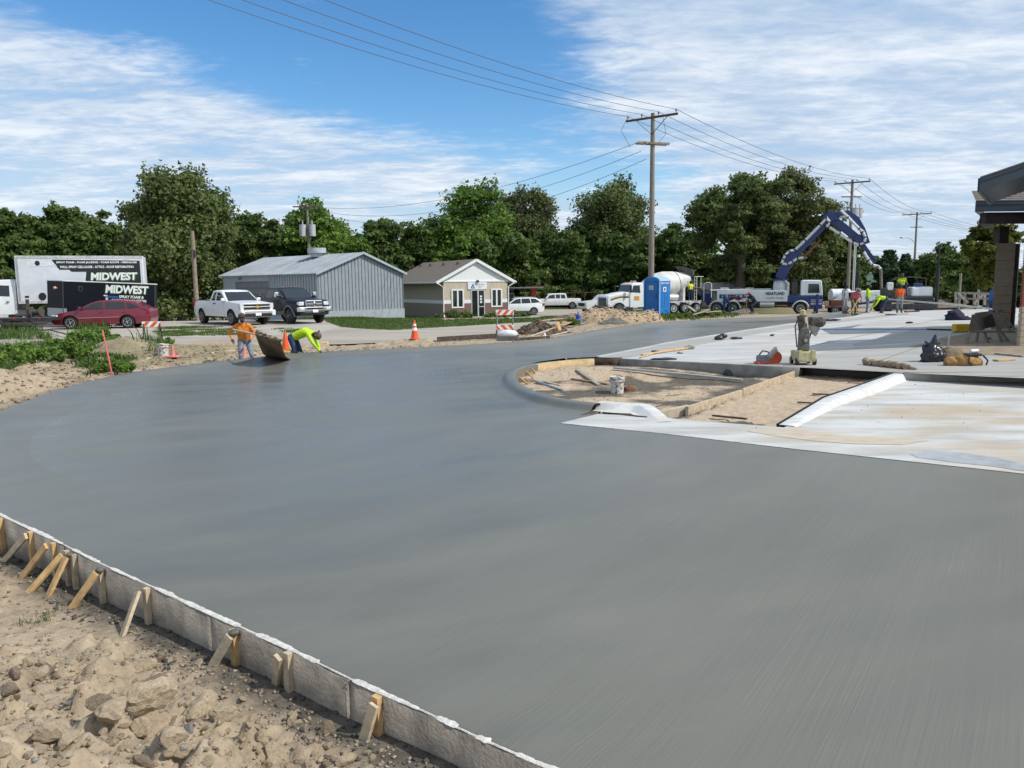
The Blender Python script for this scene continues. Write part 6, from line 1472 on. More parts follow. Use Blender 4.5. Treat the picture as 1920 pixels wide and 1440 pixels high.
def barm(name,pts,w,y=0,mat=blue_paint):
    pts=[(*bm_(x,z),h*.80) for x,z,h in pts]
    """tapering box-section arm given by centre line points (x,z,depth)"""
    mb=MB(); vs=[]
    for i,(x,z,h) in enumerate(pts):
        a=pts[max(i-1,0)];b=pts[min(i+1,len(pts)-1)]; dx,dz=b[0]-a[0],b[1]-a[1]; l=math.hypot(dx,dz); nx_,nz_=-dz/l,dx/l
        for s in (1,-1):
            for q in (1,-1): vs.append((x+nx_*h/2*s,y+q*w/2,z+nz_*h/2*s))
    n=len(pts); fs=[(0,1,3,2),((n-1)*4+2,(n-1)*4+3,(n-1)*4+1,(n-1)*4)]
    for i in range(n-1):
        o=i*4; fs+=[(o,o+4,o+5,o+1),(o+1,o+5,o+7,o+3),(o+3,o+7,o+6,o+2),(o+2,o+6,o+4,o)]
    mb.add(vs,fs); return mb.build(name,mat,pt,bevel=.03)
barm('boom_base',[(1.35,3.1,1.05),(1.7,4.0,1.1),(2.15,4.9,.95),(2.6,5.5,.85)],.75)
barm('boom_section',[(2.3,5.1,.9),(3.2,6.2,.85),(4.4,7.55,.75),(5.5,8.75,.62)],.55)
barm('boom_joint',[(5.0,8.55,.9),(5.6,9.0,1.1),(6.3,8.95,.9)],.7)
barm('boom_section',[(5.7,8.8,.85),(7.0,7.95,.8),(8.4,6.95,.75),(9.2,6.5,.55)],.42,y=.12)
barm('boom_section',[(6.4,9.15,.42),(7.3,9.25,.55),(8.3,8.6,.62),(9.0,7.6,.55),(9.55,6.3,.55)],.42,y=-.35)
barm('boom_joint',[(8.4,7.0,.8),(9.2,6.2,.8)],.75)
barm('boom_section',[(8.9,6.4,.55),(9.8,5.4,.42),(10.6,4.55,.32)],.38)
mb=MB(); mb.cyl((2.9,-.0,4.6),(4.5,-.0,6.4),.10,n=10); mb.build('boom_ram',M('ram_rust',(.20,.09,.05),.5,.3,var=.2),pt)
mb=MB(); mb.cyl((2.0,0,3.9),(3.1,0,5.9),.12,n=10); mb.build('boom_ram',blue_paint,pt)
def pipe(pts,r=.13,y=-.5,nm='delivery_pipe'):
    P=[Vector((a,y if len(p)<3 else p[2],b)) for p in [0] for a,b in ()] ; P=[Vector((bm_(p[0],p[1])[0],y,bm_(p[0],p[1])[1])) for p in pts]; r*=.9
    mb=MB(); mb.tube(P,r,9); mb.build(nm,WP,pt,smooth=True)
    mb=MB()
    for i in range(0,len(P)-1):
        d=(P[i+1]-P[i]); 
        if d.length>.25: mb.cyl(P[i]-d.normalized()*.05,P[i]+d.normalized()*.05,r*1.25,n=9)
    mb.build('pipe_clamp',blackp,pt)['kind']='stuff'
pipe([(2.6,5.85),(2.1,5.75),(1.75,5.4),(1.6,5.0),(1.45,4.55)])
pipe([(2.55,5.85),(3.4,6.75),(4.6,8.15),(5.1,8.75)])
pipe([(1.45,4.55),(2.0,4.5),(2.4,4.75),(2.8,5.05),(3.3,5.1)])
pipe([(5.05,8.15),(5.4,7.95),(6.6,7.25),(8.0,6.4),(8.7,6.2),(9.2,6.4),(9.3,6.9),(9.0,7.4),(8.6,7.7),(7.4,8.8),(6.6,9.45)],y=-.62)
pipe([(5.1,8.8),(5.5,8.4),(5.3,8.1)],y=-.55)
pipe([(9.2,5.6),(9.8,4.75),(10.2,4.3),(10.8,4.15),(11.1,3.9)],y=-.3)
mb=MB(); hx_=bm_(11.1,3.9)[0]; mb.tube([(hx_,-.3,3.8),(hx_+.08,-.3,2.8),(hx_+.18,-.3,1.4),(hx_+.3,-.3,.35)],[.12,.12,.115,.11],9); mb.build('end_hose',M('end_hose_rubber',(.17,.15,.13),.7,var=.2),pt,smooth=True)
place(pt,1431,69,R(-18))
# ================================================================ people
def caps_mesh(prims,vox):
    """one continuous surface from tapered capsules"""
    mb=MB()
    for p in prims:
        a,b,ra,rb=Vector(p[0]),Vector(p[1]),p[2],p[3]
        if (b-a).length>1e-4: mb.cyl(a,b,ra,rb,n=12)
        mb.ell(a,(ra,)*3,12); mb.ell(b,(rb,)*3,12)
    me=bpy.data.meshes.new('t'); me.from_pydata(mb.v,[],mb.f); o=bpy.data.objects.new('t',me); COL.objects.link(o)
    bm=bmesh.new();bm.from_mesh(me);bmesh.ops.recalc_face_normals(bm,faces=bm.faces);bm.to_mesh(me);bm.free()
    r=o.modifiers.new('r','REMESH'); r.mode='VOXEL'; r.voxel_size=vox; s=o.modifiers.new('s','SMOOTH'); s.iterations=3; s.factor=.5
    dg=bpy.context.evaluated_depsgraph_get(); m2=bpy.data.meshes.new_from_object(o.evaluated_get(dg)); bpy.data.objects.remove(o); return m2
BASE=dict(pelvis=(0,0,.96),chest=(0,0,1.28),neck=(0,0,1.47),head=(.02,0,1.64),shL=(0,.19,1.41),elL=(.0,.25,1.13),wrL=(.06,.25,.88),hipL=(0,.10,.93),knL=(.03,.11,.50),anL=(-.01,.12,.10),toL=(.17,.14,.04),
 shR=(0,-.19,1.41),elR=(.0,-.25,1.13),wrR=(.06,-.25,.88),hipR=(0,-.10,.93),knR=(.03,-.11,.50),anR=(-.01,-.12,.10),toR=(.17,-.14,.04))
SKIN=M('skin',(.36,.19,.13),.55,var=.05); SKIND=M('skin_dark',(.16,.085,.055),.55,var=.05)
def cloth(n,c,v=.18): return M('cloth_'+n,c,.85,col2=tuple(x*(1-2*v) for x in c),scale=16,bump=.35,bscale=18)
ORG=cloth('orange',(.80,.24,.03)); LIME=cloth('lime',(.52,.80,.02)); JEANL=cloth('washed_jeans',(.26,.31,.36),.28); JEAN=cloth('blue_jeans',(.03,.055,.13),.25); BOOT=M('muddy_boots',(.13,.11,.085),.85,var=.3,scale=15); YBOOT=M('yellow_boots',(.62,.46,.10),.6,var=.15)
GLOVE=M('grey_glove',(.06,.06,.065),.85,var=.2); MAR=cloth('maroon_shirt',(.065,.012,.022)); NVY=cloth('navy_shirt',(.012,.016,.045)); PNK=cloth('pink_shirt',(.62,.12,.16)); GRY=cloth('grey_shirt',(.33,.35,.40)); DENIM=cloth('denim_shorts',(.08,.12,.20)); ORED=cloth('bright_orange',(.78,.13,.01)); TANP=cloth('brown_trousers',(.16,.11,.06))
HAIR=M('dark_hair',(.02,.015,.012),.7,var=.2); HATD=M('dark_cap',(.06,.035,.04),.7,var=.2); HATG=M('grey_cap',(.16,.16,.18),.8,var=.2); HATT=M('tan_hat',(.38,.30,.20),.85,var=.15); HARD=M('pink_cap',(.62,.2,.22),.6,var=.1)
def person(label,pose,shirt,trouser,boots,skin,loc,rz,hat=None,sleeves='long',gloves=False,group=None,boothigh=False,vox=.019,scale=1,vest=None,beard=False,base=None,curl=True):
    J={k:Vector(v) for k,v in BASE.items()}; J.update({k:Vector(v) for k,v in pose.items()})
    P=[]                                           # (a,b,ra,rb,material index)
    mats=[shirt,trouser,boots,skin,GLOVE,HAIR]
    sp=J['chest']-J['pelvis']; sh=(J['shL']-J['shR']).normalized(); 
    fwd=sh.cross(Vector((0,0,1))) 
    lo=J['pelvis']+sp*.12
    for s in (1,-1):
        P.append((J['pelvis']+sh*.055*s,J['pelvis']+sp*.25+sh*.055*s,.125,.118,1)); P.append((J['pelvis']+sp*.28+sh*.055*s,J['chest']+sh*.07*s,.122,.128,0)); P.append((J['chest']+sh*.07*s,(J['shL'] if s>0 else J['shR'])*.75+J['neck']*.25,.125,.075,0))
    P.append((J['chest'],J['neck'],.12,.065,0)); P.append((J['neck'],J['head']-(J['head']-J['neck'])*.35,.056,.052,3))
    hd=(J['head']-J['neck']).normalized(); P.append((J['head']-hd*.045,J['head']+hd*.045,.080,.098,3)); 
    for s in 'LR':
        a=3 if sleeves=='short' else 0
        P.append((J['sh'+s],J['sh'+s].lerp(J['el'+s],.55),.070,.056,0)); P.append((J['sh'+s].lerp(J['el'+s],.55),J['el'+s],.052,.045,a)); P.append((J['el'+s],J['wr'+s],.046 if a else .043,.030,a))
        P.append((J['hip'+s],J['kn'+s],.098,.068,1)); 
        if boothigh: m_=J['kn'+s].lerp(J['an'+s],.35); P.append((J['kn'+s],m_,.066,.064,1)); P.append((m_,J['an'+s],.068,.056,2))
        else: m_=J['kn'+s].lerp(J['an'+s],.80); P.append((J['kn'+s],m_,.066,.058,1)); P.append((m_,J['an'+s],.055,.050,2))
        P.append((J['an'+s]-Vector((0,0,.03)),J['to'+s],.052,.042,2)); hx=J['an'+s]-(J['to'+s]-J['an'+s])*.25; P.append((hx-Vector((0,0,.035)),J['an'+s]-Vector((0,0,.035)),.045,.048,2))
    me=caps_mesh(P,vox)
    n=len(me.polygons); C=np.empty(n*3,dtype=np.float32); me.polygons.foreach_get('center',C); C=C.reshape(-1,3); best=np.full(n,9.); mi=np.zeros(n,dtype=np.int32)
    for a,b,ra,rb,k in P:
        a=np.array(a);b=np.array(b); ab=b-a; t=np.clip(((C-a)@ab)/max(ab@ab,1e-9),0,1); d=np.linalg.norm(C-a-t[:,None]*ab,axis=1)-(ra+(rb-ra)*t); u=d<best; best[u]=d[u]; mi[u]=k
    # hair on the back of the head
    hc=np.array(J['head']); fd=np.array(fwd); face=Vector(fwd)
    hh=np.linalg.norm(C-hc,axis=1)<.135; back=((C-hc)@fd<.02)|((C-hc)@np.array(hd)>.055); mi[hh&back&(mi==3)]=5
    mb=MB()
    me2=me; vs=np.empty(len(me.vertices)*3,dtype=np.float32); me.vertices.foreach_get('co',vs); vs=vs.reshape(-1,3)
    mb.v=[tuple(v) for v in vs.tolist()]; mb.f=[tuple(p.vertices) for p in me.polygons]; mb.m=list(map(int,mi)); bpy.data.meshes.remove(me)
    # nose, ears, eyes
    up=hd; fw=(face-up*face.dot(up)).normalized(); sd=up.cross(fw).normalized(); h=J['head']
    mb.ell(h+fw*.098-up*.012,(.016,.016,.024),8,3)
    for s in (1,-1): mb.ell(h+sd*.088*s,(.014,.020,.030),8,3); mb.ell(h+fw*.088+sd*.033*s+up*.018,(.011,.011,.008),6,5)
    mb.ell(h+fw*.084-up*.055,(.014,.026,.007),6,5)
    if beard: mb.ell(h+fw*.055-up*.075,(.045,.05,.045),8,5)
    # hands: palm and five fingers, gently curled
    for s in 'LR':
        w=J['wr'+s]; d=(w-J['el'+s]).normalized(); tgt=J.get('grip'+s); 
        side=1 if s=='L' else -1
        b=d.cross(Vector((0,0,1))); b=(b.normalized() if b.length>.2 else Vector((1,0,0))); nn=b.cross(d).normalized()
        hm=4 if gloves else 3
        mb.ell(w+d*.05,(.022,.042,.05) if abs(d.z)>.7 else (.05,.042,.03),8,hm)
        for k in range(4):
            o=w+d*.085+b*(.030-.020*k); L=[.036,.042,.039,.030][k]; p1=o+d*L-nn*.004; p2=p1+(d*.55-nn*.8).normalized()*L*.75; p3=p2+(d*-.1-nn*.9).normalized()*L*.5
            mb.tube([o-d*.02,o,p1,p2,p3],[.010,.0095,.009,.008,.007],6,hm)
        o=w+d*.03+b*.04; mb.tube([o-b*.01,o+d*.025+b*.012-nn*.01,o+d*.05+b*.008-nn*.03],[.012,.011,.009],6,hm)
    o=mb.build('body',mats,None,smooth=True,angle=180,fix=False); 
    t=thing('person',label,'person',loc,rz,group); t.scale=(scale,)*3; o.parent=t
    if hat:
        kind,hm=hat; rot=Vector((0,0,1)).rotation_difference(up).to_matrix(); 
        mb=MB(); prof=[(.108,-.0),(.106,.05),(.085,.095),(.045,.118),(.005,.122)]
        mb.lathe(prof,n=18); mb.v=[tuple(rot@Vector(v)+h+up*.02) for v in mb.v]
        c=mb.build('cap',hm,t,smooth=True)
        mb=MB()
        if kind=='brim': mb.lathe([(.10,-.004),(.185,-.018),(.185,-.010),(.10,.006)],n=20); mb.v=[tuple(rot@Vector(v)+h+up*.03) for v in mb.v]
        else:
            for q in range(2):
                pts=[h+up*(.028-.008*q)+fw*.06+sd*.085*math.cos(a)+fw*.12*math.sin(a) for a in np.linspace(0,math.pi,9)]
                mb.v+=[tuple(p) for p in pts]
            mb.f=[tuple(range(9)),tuple(range(17,8,-1))]+[(i,i+1,i+10,i+9) for i in range(8)]+[(0,9,17,8)]; mb.m=[0]*len(mb.f)
        mb.build('cap_brim',hm,c)
    if vest:
        mb=MB()
        for a,b,ra,rb,k in P[:6]:
            if k==0: mb.cyl(a,b,ra*1.06,rb*1.03,n=14); mb.ell(b,(rb*1.03,)*3,10)
        mb.build('vest',vest,t,smooth=True,fix=False)
    return t
def gp(px,py,f=at): p=f(px,py); return p
# worker in orange pulling the drag sheet, behind the far-left kerb
p=at(460,676,0); p=gx(460,22.6); p.z=-.26
wo=person('worker in orange shirt and muddy jeans dragging a brown sheet over the slab edge',dict(pelvis=(-.05,0,.93),chest=(.08,0,1.22),neck=(.13,0,1.42),head=(.20,0,1.59),shL=(.12,.19,1.34),elL=(.06,.33,1.10),wrL=(.30,.22,.97),shR=(.12,-.19,1.34),elR=(.02,-.40,1.16),wrR=(.22,-.30,.98),hipL=(-.05,.1,.91),hipR=(-.05,-.1,.91),knL=(.10,.20,.50),anL=(-.02,.26,.10),toL=(.16,.32,.05),knR=(.12,-.10,.50),anR=(.05,-.12,.10),toR=(.22,-.14,.05)),ORG,JEANL,BOOT,SKIN,p,R(-78),hat=('cap',HATD),gloves=True,beard=True,boothigh=True,vox=.014,scale=.99)
# the drag: bowed sheet held by a pole along its upper edge
ds=thing('concrete_drag','bowed brown drag sheet on a pole, touching the wet slab beside the orange worker','drag sheet')
tL=atY(480,627,21.5); tR=atY(526,640,21.0); bL=at(505,669,.06); bR=at(546,674,.01)
V=[];F=[];nu,nv=14,10
for i in range(nu+1):
    u=i/nu; a=tL.lerp(bL,u); b=tR.lerp(bR,u); sag=Vector((-.05,.10,-.16))*math.sin(math.pi*u)*1.0
    for j in range(nv+1): w=j/nv; V.append(a.lerp(b,w)+sag*(1+.2*math.sin(w*5))+Vector((0,.02*math.sin(w*9+u*4),.012*math.sin(w*7+u*9))))
for i in range(nu):
    for j in range(nv): F.append((i*(nv+1)+j,i*(nv+1)+j+1,(i+1)*(nv+1)+j+1,(i+1)*(nv+1)+j))
o=meshobj('sheet',V,F,M('muddy_canvas',(.20,.135,.075),.8,col2=(.055,.038,.024),scale=2.2,bump=.5,bscale=14),ds,None,True); sm=o.modifiers.new('s','SOLIDIFY'); sm.thickness=.03
mb=MB(); h0=atY(437,618,21.9); mb.tube([h0,tL.lerp(h0,.2),tL,tL.lerp(tR,.5)+Vector((0,0,.03)),tR+Vector((.05,0,.02))],.028,8); mb.build('pole',wood_pale,ds,smooth=True)
mb=MB()
for k in range(24): q=tL.lerp(tR,k/23); mb.ell(q+Vector((random.uniform(-.04,.04),random.uniform(-.03,.03),random.uniform(.0,.07))),(.06,.04,.04),6)
mb.build('wet_fringe',M('muddy_canvas',(.2,.13,.07)),ds,smooth=True,kind='stuff')
# kneeling worker
p=gx(566,24.6); p.z=.02
person('worker in lime shirt kneeling and hand finishing the slab edge beside the drag sheet',dict(pelvis=(-.25,0,.50),chest=(.13,0,.66),neck=(.32,0,.62),head=(.46,0,.56),shL=(.28,.19,.62),elL=(.38,.24,.33),wrL=(.46,.20,.13),shR=(.28,-.19,.62),elR=(.45,-.26,.36),wrR=(.60,-.16,.14),hipL=(-.25,.11,.48),hipR=(-.25,-.11,.48),knL=(-.10,.15,.09),anL=(-.52,.17,.09),toL=(-.66,.18,.05),knR=(-.12,-.15,.09),anR=(-.54,-.17,.09),toR=(-.68,-.18,.05)),LIME,JEAN,YBOOT,SKIN,p,R(-8),hat=('cap',M('brown_hair_cap',(.10,.065,.04),.8,var=.2)),boothigh=True,gloves=True,vox=.014,scale=1.12)
mb=MB(); q=at(590,655,.03); mb.box((q.x,q.y,q.z+.03),(.35,.12,.02)); mb.tube([(q.x-.1,q.y,q.z+.04),(q.x-.05,q.y,q.z+.10),(q.x+.06,q.y,q.z+.10),(q.x+.1,q.y,q.z+.04)],.014,6); o=mb.build('finishing_trowel',steel); tag(o,'steel hand trowel under the kneeling worker\'s hands','trowel')
q=at(605,651,-.05); mb=MB(); mb.box((q.x,q.y,.10),(.42,.25,.16)); o=mb.build('sponge_block',M('yellow_foam',(.62,.48,.18),.9,var=.12),bevel=.04); tag(o,'yellow foam kneeling block on the slab edge right of the kneeling worker','foam block')
for k,(px,py,l) in enumerate(((545,650,'yellow rag on the soil left of the kneeling worker'),(506,664,'small yellow plank under the corner of the drag sheet'))):
    q=at(px,py,-.05); mb=MB(); mb.box((q.x,q.y,.02),(.5-.2*k,.2,.07)); o=mb.build('yellow_pad',M('yellow_foam',(.62,.48,.18)),bevel=.02); tag(o,l,'pad')
# crew by the pump
def crew(px,py): q=at(px,py,.02); return q
bend=dict(pelvis=(-.20,0,.92),chest=(.12,0,1.06),neck=(.32,0,1.10),head=(.46,0,1.08),shL=(.27,.19,1.06),elL=(.42,.24,.82),wrL=(.62,.16,.72),shR=(.27,-.19,1.06),elR=(.42,-.24,.82),wrR=(.60,-.16,.66),hipL=(-.2,.1,.90),hipR=(-.2,-.1,.90))
p=gx(1369,50.5,.05); person('worker in maroon shirt and blue trousers bending over a tool by the pump truck bed',dict(bend,wrL=(.68,.10,1.0),elL=(.45,.2,.92),wrR=(.70,-.10,.95),elR=(.45,-.2,.9)),MAR,JEAN,BOOT,SKIND,p,R(-8),hat=('cap',NVY))
p=gx(1411,49.5,.05); person('worker in navy shirt crouching right of the maroon shirted worker',dict(pelvis=(-.15,0,.72),chest=(.05,0,1.0),neck=(.15,0,1.15),head=(.24,0,1.26),shL=(.12,.19,1.08),elL=(.22,.26,.85),wrL=(.42,.18,.80),shR=(.12,-.19,1.08),elR=(.22,-.26,.85),wrR=(.40,-.18,.75),hipL=(-.15,.1,.70),hipR=(-.15,-.1,.70),knL=(.18,.18,.48),knR=(.15,-.18,.46)),NVY,NVY,BOOT,SKIND,p,R(188),hat=('cap',M('pink_bandana',(.5,.1,.12),.8,var=.1)))
p=gx(1400,49.8,.05); mb=MB(); mb.cyl(p,p+Vector((-.05,0,1.15)),.03,n=8); mb.box(p+Vector((-.05,0,1.15)),(.3,.04,.04)); o=mb.build('wooden_handle',wood); tag(o,'upright wooden tool handle between the maroon and navy workers','tool')
p=gx(1294,69,.0); p.z=.85; mb=MB()
person('worker in yellow safety shirt standing on the rear deck of the mixer truck',dict(wrR=(.2,-.2,1.15),elR=(.05,-.27,1.15)),M('cloth_safety',(.75,.72,.05),.8,var=.1),JEAN,BOOT,SKIND,p+Vector((0,0,-.35)),R(95),sleeves='short')
p=crew(1584,588); person('worker in pale grey clothes standing at the left of the pour crew',dict(head=(.06,0,1.60)),GRY,GRY,BOOT,SKIND,gx(1583,47.5),R(-60),hat=('cap',NVY))
p=gx(1600,45.0); person('worker in pink shirt leaning over a rake in the pour crew',dict(pelvis=(-.12,0,.92),chest=(.08,0,1.18),neck=(.22,0,1.34),head=(.34,0,1.42),shL=(.18,.2,1.28),elL=(.30,.27,1.02),wrL=(.45,.12,.88),shR=(.18,-.2,1.28),elR=(.30,-.27,1.02),wrR=(.50,-.10,1.08)),PNK,TANP,BOOT,SKIND,p,R(-75),hat=('brim',HATG))
for k,(a,b,l) in enumerate((((1592,590),(1612,556),'wooden rake handle slanting right in front of the pink shirted worker'),((1614,588),(1598,562),'wooden rake handle slanting left in front of the pink shirted worker'))):
    A=gx(a[0],44.4); B=atY(b[0],b[1],44.6); mb=MB(); mb.cyl(A,B,.028,n=8); mb.box(A,(.35,.06,.08)); o=mb.build('rake',wood); tag(o,l,'rake')
person('worker in long sleeved lime shirt standing right of the pink shirted worker',dict(elL=(.15,.28,1.2),wrL=(.42,.18,1.12),chest=(.04,0,1.27),head=(.08,0,1.60)),LIME,JEANL,BOOT,SKIND,gx(1625,47.0),R(-20),hat=('cap',HATD))
person('worker in lime shirt bent right over, raking the fresh concrete by hand',dict(pelvis=(-.22,0,.95),chest=(.10,0,.98),neck=(.28,0,.86),head=(.38,0,.76),shL=(.24,.19,.88),elL=(.40,.24,.60),wrL=(.58,.14,.38),shR=(.24,-.19,.88),elR=(.38,-.22,.58),wrR=(.52,-.14,.34),hipL=(-.22,.1,.93),hipR=(-.22,-.1,.93),knL=(-.05,.13,.5),knR=(-.15,-.12,.5)),LIME,JEAN,BOOT,SKIND,gx(1652,45.6),R(176),hat=('brim',HATT),boothigh=True)
person('worker in bright orange shirt seen from behind in front of the screed machine',dict(),ORED,JEANL,BOOT,SKIND,gx(1686,45.4),R(80),hat=('cap',HATD),sleeves='short',boothigh=True)
person('worker in yellow vest standing far behind the screed machine',dict(),GRY,NVY,BOOT,SKIN,gx(1731,62),R(-60),hat=('cap',white_dull),vest=M('cloth_safety',(.75,.72,.05)))
person('worker in blue sleeves half hidden behind the left side of the stone pillar',dict(),cloth('blue_shirt',(.03,.12,.35)),JEAN,BOOT,SKIND,gx(1859,36),R(180))
# long grey rod carried past the orange worker and lying towards the pillar
A=atY(1664,561,46.5);B=atY(1800,572,38); mb=MB(); mb.cyl(A,B,.04,n=8); mb.cyl(B,atY(1885,583,33.5),.04,n=8); o=mb.build('float_pole',M('pale_pole',(.52,.52,.5),.4,.3,var=.05),smooth=True); tag(o,'long pale float pole reaching from the pour crew to the porch','pole')
# ================================================================ laser screed machine
sm_=thing('screed_machine','black laser screed machine with white tanks and a seated operator behind the crew','machine')
mb=MB(); mb.box((0,0,.85),(3.1,1.6,.35)); mb.build('frame',blackp,sm_,bevel=.04)
mb=MB(); mb.box((.1,-.75,.42),(3.3,.35,.38)); mb.build('screed_head',darksteel,sm_,bevel=.05)
mb=MB(); mb.box((.9,0,1.35),(1.25,1.2,.62)); mb.build('white_tank',white_paint,sm_,bevel=.10)
mb=MB(); mb.box((.75,-.1,1.78),(.45,.4,.22)); mb.build('blue_cover',blue_paint,sm_,bevel=.06)
mb=MB(); mb.box((-.9,.1,1.32),(.8,.9,.55)); mb.build('engine',grime,sm_,bevel=.04)
mb=MB(); mb.box((-.95,-.2,1.72),(.35,.35,.5)); mb.build('tank_grey',white_dull,sm_,bevel=.05)
mb=MB(); mb.box((-.1,.2,1.62),(.5,.5,.1)); mb.box((-.1,.45,1.85),(.5,.1,.5)); mb.build('seat',blackp,sm_,bevel=.04)
mb=MB(); mb.tube([(-.35,-.3,1.1),(-.3,-.35,1.75),(.15,-.35,1.8)],.03,6); mb.build('control_console',blackp,sm_)
for x in (-1.25,1.2):
    for s in (1,-1): wheel(sm_,x,s*.75,.40,.28,s,darksteel,6)
for x,h in ((-3.0,3.6),(1.75,4.0)):
    mb=MB(); mb.cyl((x,-.6,.3),(x,-.6,h*.74),.11,n=10); mb.cyl((x,-.6,h*.74),(x,-.6,h),.045,n=8); mb.build('laser_mast',blackp,sm_,smooth=True)
    mb=MB(); mb.cyl((x,-.6,h),(x,-.6,h+.18),.09,n=10); mb.build('laser_receiver',white_dull if x<0 else darksteel,sm_)
mb=MB(); mb.beam((-3.0,-.6,.6),(-1.3,-.4,.8),.14,.14); mb.build('side_arm',blackp,sm_)
mb=MB(); mb.tube([(1.3,.2,1.0),(1.3,.2,2.2),(.5,.2,2.3),(-.6,.2,2.25),(-1.2,.2,1.6)],.03,6); mb.build('roll_bar',grime,sm_,smooth=True)
place(sm_,1694,50.5,R(-12)); sc_=1.0
q=gx(1688,50.8); person('operator in lime shirt sitting on top of the screed machine',dict(pelvis=(0,0,.95),knL=(.42,.13,1.0),knR=(.42,-.13,1.0),anL=(.45,.13,.58),anR=(.45,-.13,.58),toL=(.6,.13,.52),toR=(.6,-.13,.52),wrL=(.35,.22,1.12),elL=(.08,.27,1.15),wrR=(.35,-.22,1.12),elR=(.08,-.27,1.15)),LIME,JEAN,BOOT,SKIND,q+Vector((0,0,.78)),R(-100),hat=('cap',HATD),sleeves='short')
# ================================================================ portable toilet
pty=thing('portable_toilet','blue portable toilet with curved roof standing on the grass by the tall pole','portable toilet')
mb=MB(); mb.box((0,0,1.12),(1.06,1.1,2.0)); mb.build('cabin',potty_blue,pty,bevel=.03)
# front faces -y ; recessed door, frame
mb=MB(); mb.prism([(-.42,.16),(.42,.16),(.42,1.98),(.25,2.06),(0,2.10),(-.25,2.06),(-.42,1.98)],-.585,-.552); mb.build('door',M('blue_plastic_door',(.010,.14,.43),.42,var=.06,scale=4),pty,bevel=.015)
for x in (-.50,.50): mb=MB(); mb.box((x,-.56,1.12),(.08,.08,2.0)); mb.build('door_frame',potty_blue,pty,bevel=.02)
n=8; pr_=[(-.56,2.08)]+[(.56*math.cos(math.pi-math.pi*k/n),2.08+.27*math.sin(math.pi*k/n)) for k in range(n+1)]+[(.56,2.08)]
mb=MB(); mb.prism(pr_[1:-1],-.60,.56); mb.build('roof',potty_blue,pty,smooth=True,bevel=.02)
mb=MB(); mb.prism([(x*1.02,z+.012) for x,z in pr_[1:-1]],-.55,.50); mb.build('roof_panel',M('roof_pale_blue',(.30,.45,.62),.4,var=.05),pty,smooth=True)
mb=MB(); mb.box((-.02,-.592,1.72),(.30,.012,.24)); sgn=mb.build('door_sign',reflect_white,pty)
for z in (1.78,1.71,1.65): text('HEARTLAND',blackp,sgn,(-.15,-.600,z-.02),(1,0,0),(0,0,1),.035,.25,bold=.02)
mb=MB(); mb.box((.31,-.600,1.25),(.10,.03,.34)); mb.box((.26,-.605,1.12),(.12,.03,.06)); mb.build('latch',M('blue_latch',(.01,.08,.30),.4,var=0),pty,bevel=.01)
# right side (+x): ribbed panel, white edge, sticker, lettering
mb=MB(); mb.box((.545,-.545,1.12),(.035,.05,1.95)); mb.build('corner_strip',M('pale_blue_edge',(.45,.62,.78),.4,var=0),pty)
for k in range(3): mb=MB(); mb.box((.535,-.25+.25*k,1.05),(.03,.10,.85)); mb.build('side_rib',potty_blue,pty,bevel=.012)
mb=MB(); mb.beam((.54,-.4,.25),(.54,0,.5),.03,.06); mb.beam((.54,.4,.25),(.54,0,.5),.03,.06); mb.build('side_chevron',potty_blue,pty,bevel=.01)
mb=MB(); mb.box((.545,-.05,1.62),(.012,.30,.26)); mb.build('sticker',reflect_white,pty); mb=MB(); mb.box((.553,-.05,1.62),(.006,.16,.16)); mb.build('sticker_print',M('sticker_grey',(.12,.13,.16),.6,var=.3,scale=40),pty)
text('RENT RENT',reflect_white,pty,(.545,-.42,1.93),(0,1,0),(0,0,1),.09,.84,bold=.02)
mb=MB(); mb.box((0,0,.06),(1.12,1.16,.12)); mb.build('base',M('blue_latch',(.01,.08,.30)),pty,bevel=.02)
place(pty,1232,45.6,R(-46)); 
# ================================================================ barricades, cones, buckets
def stripes(x0,x1,z0,z1,y,parent,flip=False,name='stripe',w=.15):
    n=int((x1-x0)/(2*w))+1
    for k in range(n+1):
        a=x0+k*2*w-.05; P_=[(a,z0),(a+w,z0),(a+w+(z1-z0)*.9,z1),(a+(z1-z0)*.9,z1)]
        if flip: P_=[(x0+x1-x,z) for x,z in P_]
        P_=[(min(max(x,x0),x1),z) for x,z in P_]
        if max(p[0] for p in P_)-min(p[0] for p in P_)<.03: continue
        mb=MB(); mb.prism(P_,y-.003,y); mb.build(name,orange,parent)
def barricade(label,px,Y,rz,W=.62,H=1.0,broken=False,sc=1,z=None,roll=0):
    t=thing('barricade',label,'barricade')
    for s in (1,-1):
        mb=MB(); mb.beam((s*W*.45,-.22,0),(s*W*.42,-.02,H),.035,.035); mb.build('leg',darksteel if broken else M('leg_metal',(.30,.32,.31),.5,.5,var=.1),t); mb=MB(); mb.beam((s*W*.45,.28,0),(s*W*.42,.02,H),.035,.035); mb.build('leg',blackp,t)
    mb=MB(); mb.box((0,-.045,H-.11),(W,.02,.22)); b=mb.build('reflective_board',reflect_white,t,bevel=.005); stripes(-W/2,W/2,H-.215,H-.005,-.057,b)
    if not broken:
        mb=MB(); mb.box((-.02,-.17,.34),(W,.02,.20)); b=mb.build('reflective_board',reflect_white,t,bevel=.005); stripes(-W/2-.02,W/2-.02,.245,.435,-.182,b,True)
    place(t,px,Y,rz); t.scale=(sc,)*3
    if z is not None: t.location.z=z
    t.rotation_euler[1]=roll; return t
barricade('folding barricade with orange and white boards by the weeds, right of the red hatchback',287,30,R(14),.68,.86,True,z=.06)
barricade('orange and white folding barricade standing behind the grey board right of centre',947,32.0,R(6),.75,1.05)
